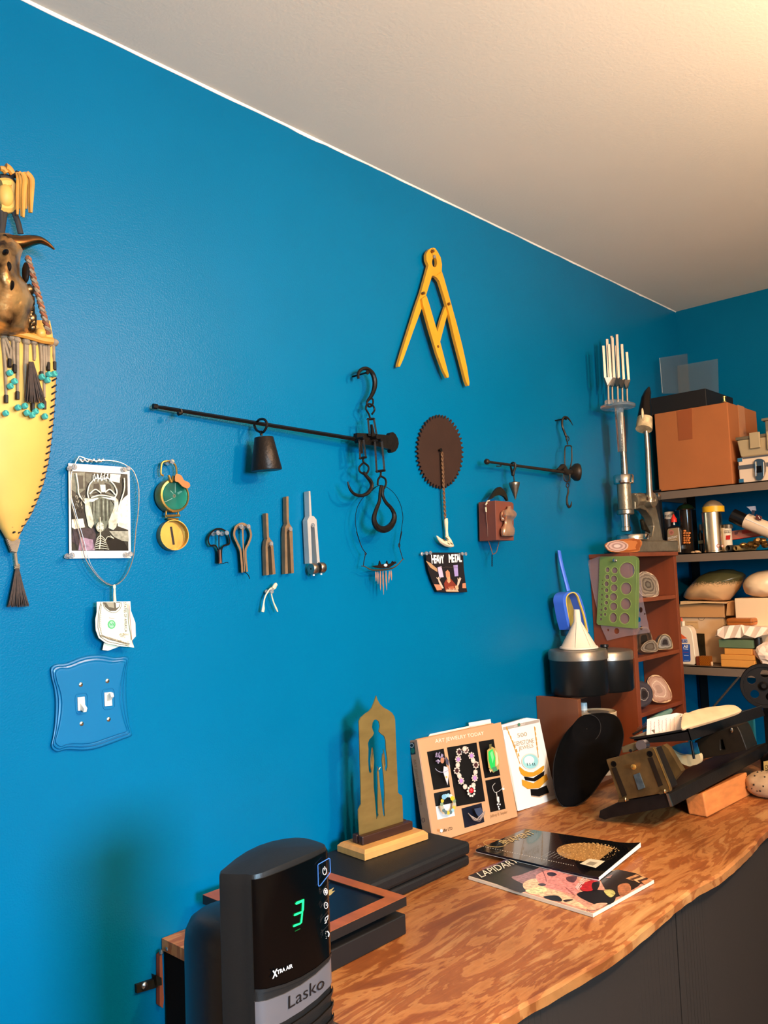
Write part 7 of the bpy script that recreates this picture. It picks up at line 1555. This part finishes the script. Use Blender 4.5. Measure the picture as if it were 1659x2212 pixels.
# things in the tray
nt_ = thing('paper_note', 'white note torn from a spiral pad with red handwriting, propped in the tray', 'note', W8(400, 400, tx+0.02))
no, nn_ = W8(200, 490, tx+0.006), Vector((-0.93, -0.25, 0.25)).normalized()
def NP(x, y): return on(no, nn_, *cr(*KW, [(x, y)])[0])
npts = [(203, 492), (210, 298), (350, 262), (560, 222), (640, 232), (676, 250), (672, 300), (655, 305), (655, 345), (632, 352), (640, 372), (625, 375), (660, 395), (655, 412), (500, 440), (400, 458)]
G().prism([NP(*p) for p in npts], -nn_*0.0005).obj('paper', mat('white_note', (246, 226, 208), 0.8), nt_)
A = Art(no, nn_, 0.0003)
random.seed(3)
for k, x in enumerate((245, 290, 345, 385, 435, 485, 530)):
    y = 470-k*8
    while y > 330-k*10+20*(k % 2):
        A.line(cr(*KW, [(x+random.random()*14, y), (x+8+random.random()*8, y-8), (x+random.random()*16, y-14)]), 0.55, (190, 100, 96)); y -= 17
for x, y in ((610, 250), (650, 258), (618, 280), (625, 300), (622, 325)): A.circ(*cr(*KW, [(x, y)])[0], 1.0, 1.2, (96, 70, 66), n=8)
A.obj('handwriting', nt_, print_mat('matte_print', 0.75))
ds = thing('stone_slab', 'smooth cream stone slab lying in the tray beside the note', 'stone', W8(1000, 250, 2.0))
P_ = smooth([(640, 240), (690, 225), (800, 185), (960, 152), (1080, 140), (1190, 125), (1270, 135), (1330, 175), (1340, 200), (1280, 235), (1100, 295), (900, 355), (700, 410), (620, 400)], 3)
slo = N0+Vector((0, 0.004, 0.0)); sln = Vector((-0.35, -0.55, 0.75)).normalized()
g = G(); cs_ = on(slo, sln, *cr(*KW, [(980, 270)])[0]); rg = []
for s, l in ((1, -0.004), (1, 0.0), (0.93, 0.003), (0.7, 0.0045), (0.3, 0.005)):
    rg.append([cs_+(on(slo, sln, *cr(*KW, [p])[0])-cs_)*s+sln*l for p in P_])
g.loft(rg); g.obj('slab', mat('cream_stone', (206, 172, 130), 0.5, var=0.14, scale=16), ds)
pr_ = thing('pad_sheet', 'grey sheet of paper under the note in the tray', 'paper', W8(100, 490, tx+0.01))
G().prism([W8(x, y, tx+0.012) for x, y in ((20, 515), (110, 478), (205, 440), (300, 420), (300, 470), (200, 490))], (0.001, 0, 0)).obj('sheet', mat('grey_beige_paper', (150, 128, 100), 0.7), pr_)
bw_ = thing('enamel_bowl', 'white bowl with a blue-green inside lying behind the front head of the rail machine', 'bowl', Xp(1490, 1630, 1.98))
crs = smooth([(445, 675), (480, 665), (560, 710), (640, 730), (760, 735), (830, 715), (850, 777), (830, 830), (760, 850), (700, 860), (560, 790)], 3)
G().prism([W8(x, y, 1.95) for x, y in crs], (0.015, 0, 0)).obj('rim', mat('ivory_enamel', (206, 184, 140), 0.35), bw_)
G().prism([W8(x, y, 1.975) for x, y in ((480, 640), (560, 600), (680, 575), (800, 580), (840, 720), (760, 740), (640, 735), (560, 712))], (0.004, 0, 0)).obj('inside', mat('blue_enamel', (24, 62, 116), 0.25, rgb2=(30, 110, 120), scale=20), bw_)
# flywheel
fwl = thing('flywheel', 'black cast pulley wheel with round holes at the right edge', 'wheel', Xp(1664, 1490, 2.36))
KF = (1560, 1380, 5.82)
fo = Xp(1664, 1486, 2.36); fn_ = Vector((-0.93, -0.36, 0.05)).normalized()
def FP(x, y, l=0.0): return on(fo, fn_, *cr(*KF, [(x, y)])[0], l)
cx_, cy_ = 520, 590
c0 = FP(cx_, cy_); rad = (FP(cx_, 312)-c0).length
ux = fn_.cross(Vector((0, 0, 1))).normalized(); uz = ux.cross(fn_).normalized()
def circ3(c, r, n_=20): return [c+ux*r*math.cos(2*math.pi*k/n_)+uz*r*math.sin(2*math.pi*k/n_) for k in range(n_)]
hl = []
for k in range(5):
    a = math.radians(100+72*k); hl.append(circ3(c0+ux*rad*0.55*math.cos(a)+uz*rad*0.55*math.sin(a), rad*0.19, 14))
CI = mat('black_cast_iron', (40, 32, 28), 0.42, 0.5, var=0.1, scale=40)
G().prism(circ3(c0, rad*0.86, 40), -fn_*0.008, hl).obj('web', CI, fwl)
G().lathe(c0-fn_*0.012, fn_, [(rad*0.84, 0), (rad*0.98, 0), (rad, 0.003), (rad*0.95, 0.009), (rad, 0.015), (rad*0.98, 0.018), (rad*0.86, 0.018), (rad*0.84, 0.012), (rad*0.84, 0)], 48, cap=False).obj('rim', CI, fwl)
G().lathe(c0, fn_, [(rad*0.2, -0.01), (rad*0.2, 0.006), (rad*0.1, 0.012), (0.001, 0.012)], 24).obj('hub', CI, fwl)
mp_ = c0-fn_*0.02
g = G(); g.tube([c0-fn_*0.012, c0-fn_*0.10], 0.008, 12); g.obox(Vector((c0.x+0.07, c0.y-0.03, TZ+0.001)), (0.03, 0, 0), (0, 0.06, 0), (0, 0, c0.z-TZ+0.02)); g.obj('axle_stand', CI, fwl, sm=20)
bl1, bl2 = FP(215, 480), Xp(1530, 1540, 2.30)
G().tube([bl1, bl2], 0.003, 8).obj('belt', mat('leather_belt', (70, 56, 42), 0.6), fwl)
ci_ = thing('cyan_tube', 'bright turquoise printed tube standing behind the rail machine', 'tube', Xp(1612, 1618, 2.5))
def CP(x, y): return Xp(*cr(*KV0, [(x, y)])[0], 2.55)
KV0 = (1440, 1480, 7.575)
cyp = [(1320, 540), (1405, 568), (1420, 780), (1437, 1030), (1440, 1200), (1150, 1200), (1180, 800)]
G().prism([CP(*p) for p in cyp], (0.02, 0, 0)).obj('body', mat('turquoise_card', (60, 176, 196), 0.45), ci_)
A = Art(CP(1400, 800), (-1, 0, 0))
for k in range(7): A.line(cr(*KV0, [(1245+4*k, 735+17*k), (1320-6*(k % 3), 722+17*k)]), 0.7, (20, 80, 100))
for k in range(3): A.line(cr(*KV0, [(1270, 915+14*k), (1335, 905+14*k)]), 0.7, (20, 80, 100))
A.obj('print_lines', ci_, print_mat('matte_print', 0.75))
# wood block, pumice stones, dark bottle
wk = thing('wood_block', 'rough orange softwood block propping up the near side of the rail machine', 'wood block', (2.05, -0.43, TZ))
a_, b_, c_ = Zp(1528, 1766, TZ+.0008), Zp(1610, 1723, TZ+.0008), Zp(1493, 1757, TZ+.0008)
uu = (b_-a_).normalized(); vv = Vector((-uu.y, uu.x, 0))
ln_ = 0.245; hh = Vector((0, 0.006, 0.055))
G().hexa([a_, a_+uu*ln_, a_+uu*ln_+vv*0.045, a_+vv*0.045], [a_+hh, a_+uu*ln_+hh, a_+uu*ln_+vv*0.045+Vector((0, 0.006, 0.040)), a_+vv*0.045+Vector((0, 0.006, 0.040))]).obj('block', mat('rough_orange_wood', (206, 124, 62), 0.7, var=0.12, scale=22, stretch=(1, 4, 4), bump=0.2, bscale=60), wk, sm=0, bevel=0.003)
PUM = mat('pumice', (176, 146, 112), 0.9, var=0.12, scale=60)
def stone(px, py, rpx, asp, label, zb=TZ):
    p = Zp(px, py, TZ); p = Vector((p.x, p.y, TZ)); r = R_(p, rpx); rz = r*asp
    t = thing('pumice_stone', label, 'stone', p); c = p+Vector((0, 0, rz*0.95)); g = G(); g.ball(c, (r*0.8, r, rz), 28, 20, 0.12); g.obj('stone', PUM, t, sm=80)
    g = G(); random.seed(11)
    for k in range(60):
        th_ = random.random()*3.14*0.8+0.2; ph_ = random.random()*6.28; d = Vector((math.sin(th_)*math.cos(ph_), math.sin(th_)*math.sin(ph_), math.cos(th_)))
        f = 1+0.12*noise.noise(d*1.7+c*30); q = c+Vector((d.x*r*0.8, d.y*r, d.z*rz))*f*1.0; s = 0.0012+0.0014*random.random(); g.ball(q, s, 6, 4, 0.4)
    g.obj('pits', mat('dark_pit', (70, 54, 40), 0.95), t, kind='stuff'); return t
stone(1662, 1722, 50, 0.55, 'pale pitted oval pumice stone on the bench at the right edge')
stone(1660, 1704, 20, 0.5, 'darker pumice stone behind the pale one at the right edge')
q = Xp(1678, 1660, 2.285); bb = thing('bottle', 'small black bottle with a yellow label beside the wood block', 'bottle', (q.x, q.y, TZ)) 
G().lathe((q.x, q.y, 0), (0, 0, 1), [(0.036, TZ+0.001), (0.038, TZ+0.006), (0.038, 0.985), (0.020, 1.003), (0.014, 1.006)], 28).obj('body', mat('black_glass_bottle', (20, 18, 18), 0.2), bb)
G().lathe((q.x, q.y, 0), (0, 0, 1), [(0.018, 1.004), (0.018, 1.022), (0.001, 1.023)], 20).obj('cap', mat('black_gloss_plastic', (1, 1, 1)), bb)
lx = q.x-0.0385
G().prism([Xp(x, y, lx) for x, y in ((1649, 1645), (1694, 1636), (1698, 1670), (1651, 1678))], (0.0008, 0, 0)).obj('label', mat('yellow_label', (206, 166, 96), 0.6), bb)
text('OST', 'lettering', bb, mat('black_ink', (1, 1, 1)), Xp(1652, 1653, lx-.0004), Xp(1653, 1673, lx-.0004), Xp(1659, 1652, lx-.0004), 0.0003)

# ------------------------------------------------------------------ tower fan
tw = thing('tower_fan', 'black tower fan with a glowing green digit on its glossy control panel', 'fan', (0.57, -0.50, 0))
KL = (440, 1780, 5.12)
BPLAS = mat('black_plastic', (38, 35, 33), 0.42, var=0.04, scale=40, bump=0.1, bscale=900); GLOSS = mat('gloss_black_panel', (6, 6, 7), 0.12, spec=0.35)
ang = math.radians(4); fu = Vector((math.cos(ang), math.sin(ang), 0)); fnm = Vector((math.sin(ang), -math.cos(ang), 0))
FL = Zp(545, 1893, 1.2)
def TF(x, y, l=0.0): return on(FL, fnm, *cr(*KL, [(x, y)])[0], l)
# plan outline of the front: rounded corner at left, flat face, rounded right
def plan(z, w0=0.0, w1=1.0, bulge=0.0, sc=1.0, dep_=0.0):
    L_ = Vector((FL.x, FL.y, z)); wid = 0.118
    pts = []
    for s, d in ((0.0, 0.010), (0.01, 0.004), (0.04, 0.0005), (0.10, -0.0022), (0.3, -0.004), (0.5, -0.0045), (0.7, -0.004), (0.9, -0.0015), (0.955, 0.002), (0.985, 0.007), (1.0, 0.014)):
        pts.append(L_+fu*wid*s-fnm*(d+dep_)*1.0)
    pts += [L_+fu*a_-fnm*b_ for a_, b_ in ((0.120, 0.030), (0.119, 0.042), (0.112, 0.050), (0.098, 0.054), (0.080, 0.056), (0.060, 0.056), (0.040, 0.054), (0.020, 0.050), (0.004, 0.045), (-0.009, 0.041), (-0.013, 0.036), (-0.010, 0.028), (-0.005, 0.018))]
    if sc != 1:
        c = L_+fu*wid*0.5-fnm*0.03; pts = [c+(p-c)*sc for p in pts]
    return pts
def dome(s): return 0.006*math.sin(math.pi*min(max(s, 0), 1))
ztop = 1.1995
def arch(r, k):
    out = []
    for p in r:
        d = p-Vector((FL.x, FL.y, p.z)); u_ = d.dot(fu)/0.118; b_ = max(0.0, -d.dot(fnm))
        out.append(Vector((p.x, p.y, p.z+k*(0.2+0.8*math.sin(math.pi*min(1.0, max(0.0, u_*0.9+0.05))))*(0.4+10*b_))))
    return out
rings = [plan(z) for z in (0.05, 0.6, 1.055, 1.188)]+[arch(plan(1.1955, sc=0.997), 0.004)]
tp = arch(plan(1.1985, sc=0.975), 0.007); mid_ = arch(plan(1.200, sc=0.7), 0.008); cc_ = arch(plan(1.2005, sc=0.1), 0.009)
g = G(); g.loft(rings+[tp, mid_, cc_]); g.obj('body', BPLAS, tw, sm=35)
ph_ = []
def front_strip(ztops, zbots, lift, n0=1, n1=9):
    Pt, Pb = plan(0), plan(0); a, b = [], []
    for i in range(n0, n1+1):
        p = Pt[i]+fnm*lift; s = (i-n0)/(n1-n0); px_s = (p-Vector((FL.x, FL.y, 0))).dot(fu)/0.118
        a.append(Vector((p.x, p.y, ztops(px_s)))); b.append(Vector((p.x, p.y, zbots(px_s))))
    return a, b
def zat(pxpy):
    return TF(*pxpy).z
zg_t = lambda s: 1.196; zg_b = lambda s: 1.090-0.004*math.sin(math.pi*s)*0-0.0*s
za, zb_, zc_ = zat((640, 1800)), zat((1000, 1680)), zat((1370, 1440))
zgb = lambda s: TF(*[(640+740*s, 0)][0:1][0]).z if False else za+(zc_-za)*s-0.006*math.sin(math.pi*s)
zs0, zs1 = zat((640, 1945)), zat((1395, 1480)); zs = lambda s: zs0+(zs1-zs0)*s-0.006*math.sin(math.pi*s)
zt0, zt1 = zat((560, 2330)), zat((1385, 1760)); ztt = lambda s: zt0+(zt1-zt0)*s-0.004*math.sin(math.pi*s)
a, b = front_strip(lambda s: 1.1955, zgb, 0.0015); g = G(); g.loft([a, b, [p-fnm*0.003 for p in b], [p-fnm*0.003 for p in a]], cap=False, closed=False); g.add([*a, *[p-fnm*0.003 for p in a]], [(i, i+1, len(a)+i+1, len(a)+i) for i in range(len(a)-1)]); g.obj('control_panel', GLOSS, tw)
a, b = front_strip(zs, ztt, 0.0012); g = G(); g.loft([a, b], cap=False, closed=False); g.loft([a, [p-fnm*0.003 for p in a]], cap=False, closed=False); g.obj('silver_band', mat('silver_plastic', (132, 128, 132), 0.32, 0.6), tw)
a, b = front_strip(zgb, lambda s: zgb(s)-0.003, 0.0022); G().loft([a, b], cap=False, closed=False).obj('panel_lip', BPLAS, tw)
for k in range(34):
    a, b = front_strip(lambda s: ztt(s)-0.006-0.014*k, lambda s: ztt(s)-0.010-0.014*k, 0.003); 
    g = G(); g.loft([a, b, [p-fnm*0.006 for p in b], [p-fnm*0.006 for p in a]], cap=False, closed=False); g.obj('grille_slat', BPLAS, tw)
# rear housing, bulging to the left
rh0 = Zp(404, 2000, 1.14)
rings = []
cen = Vector((FL.x, FL.y, 0))-fnm*0.103+fu*0.060
rtop = 1.158
for z, s in ((0.04, 1.0), (1.095, 1.0), (1.108, 0.97), (1.118, 0.88), (1.124, 0.72), (1.127, 0.4), (1.128, 0.02)):
    rings.append([cen+Vector((0, 0, z))+fu*0.054*s*math.cos(2*math.pi*k/32)-fnm*0.056*s*math.sin(2*math.pi*k/32) for k in range(32)])
G().loft(rings).obj('rear_housing', mat('blue_black_plastic', (44, 42, 44), 0.38), tw, sm=50)
G().lathe((0.585, -0.495, 0), (0, 0, 1), [(0.15, 0.0), (0.15, 0.012), (0.13, 0.022), (0.06, 0.04), (0.05, 0.06)], 40).obj('base', BPLAS, tw)
# lit digit
GRN = mat('green_led', (10, 60, 30), 0.4, emit=((16, 235, 100), 1.6)); DIM = mat('green_led_dim', (4, 50, 24), 0.4, emit=((0, 150, 60), 0.35))
ML = 0.0068
def seg(pts, m=GRN, name='lit_segment'):
    G().prism([TF(x, y, ML) for x, y in pts], -fnm*0.0003).obj(name, m, tw, sm=0)
seg([(965, 868), (978, 848), (1060, 815), (1052, 838), (1040, 850), (975, 878)]); seg([(1042, 850), (1062, 818), (1058, 930), (1052, 950), (1036, 958)]); seg([(948, 998), (958, 978), (1032, 950), (1040, 958), (1034, 970), (955, 1003)]); seg([(1034, 975), (1050, 955), (1038, 1075), (1020, 1085)]); seg([(940, 1120), (948, 1100), (1022, 1075), (1030, 1082), (1018, 1094), (946, 1124)])
seg([(960, 1168), (1018, 1138), (1018, 1144), (962, 1172)], DIM, 'dim_segment')
WI = mat('panel_white_ink', (206, 200, 196), 0.4); BI = mat('panel_blue_ink', (70, 120, 196), 0.4)
def tubeF(pts, r, m, name, closed=False):
    G().tube([TF(x, y, ML) for x, y in pts], r, 4, closed, nrm=tuple(fnm)).obj(name, m, tw)
tubeF([(1212, 445), (1220, 432), (1335, 366), (1345, 372), (1352, 515), (1345, 530), (1238, 668), (1222, 674), (1216, 660)], 0.0005, BI, 'button_outline', True)
tubeF(circ(1287, 508, 21, 40, 16, 0, -60, 240), 0.0005, WI, 'power_icon'); tubeF([(1287, 455), (1288, 500)], 0.0005, WI, 'power_icon')
tubeF(circ(1298, 735, 21, 36, 16), 0.00035, WI, 'fan_icon', True); tubeF([(1290, 720), (1306, 752)], 0.0009, WI, 'fan_icon'); tubeF([(1305, 715), (1292, 750)], 0.0009, WI, 'fan_icon')
tubeF(circ(1302, 885, 20, 35, 16), 0.0004, WI, 'timer_icon', True); tubeF([(1303, 865), (1303, 888), (1315, 880)], 0.0003, WI, 'timer_icon')
tubeF([(1290, 1060), (1290, 1045)]+smooth([(1295, 1060), (1293, 1030), (1310, 1010), (1328, 1000)], 3, False), 0.0004, WI, 'swing_icon'); tubeF([(1325, 990), (1322, 1030), (1308, 1055), (1298, 1080)], 0.0004, WI, 'swing_icon'); tubeF([(1288, 1085), (1308, 1070)], 0.0004, WI, 'swing_icon')
tubeF(smooth([(1318, 1170), (1334, 1195), (1328, 1230)], 3, False), 0.0008, WI, 'dim_icon')
for a in range(5): tubeF([(1314-10-6*math.sin(a), 1178+a*16), (1300-4*math.sin(a*1.5), 1170+a*20)], 0.0003, WI, 'dim_icon')
for (y, y2) in ((760, 620), (915, 790), (1065, 925), (1210, 1080)): tubeF([(1245, y), (1245, y-20), (1345, y2)], 0.0002, mat('panel_line', (70, 68, 68), 0.4), 'button_line')
text('TRA AIR', 'lettering', tw, WI, TF(762, 1645, ML), TF(934, 1568, ML), TF(758, 1600, ML), 0.0002, bold=0.03)
text('X', 'lettering', tw, WI, TF(706, 1694, ML), TF(764, 1664, ML), TF(706, 1606, ML), 0.0003, bold=0.05)
text('Lasko', 'lettering', tw, mat('band_ink', (34, 26, 26), 0.4), TF(893, 2030, 0.006), TF(1290, 1790, 0.006), TF(893, 1888, 0.006), 0.0002)
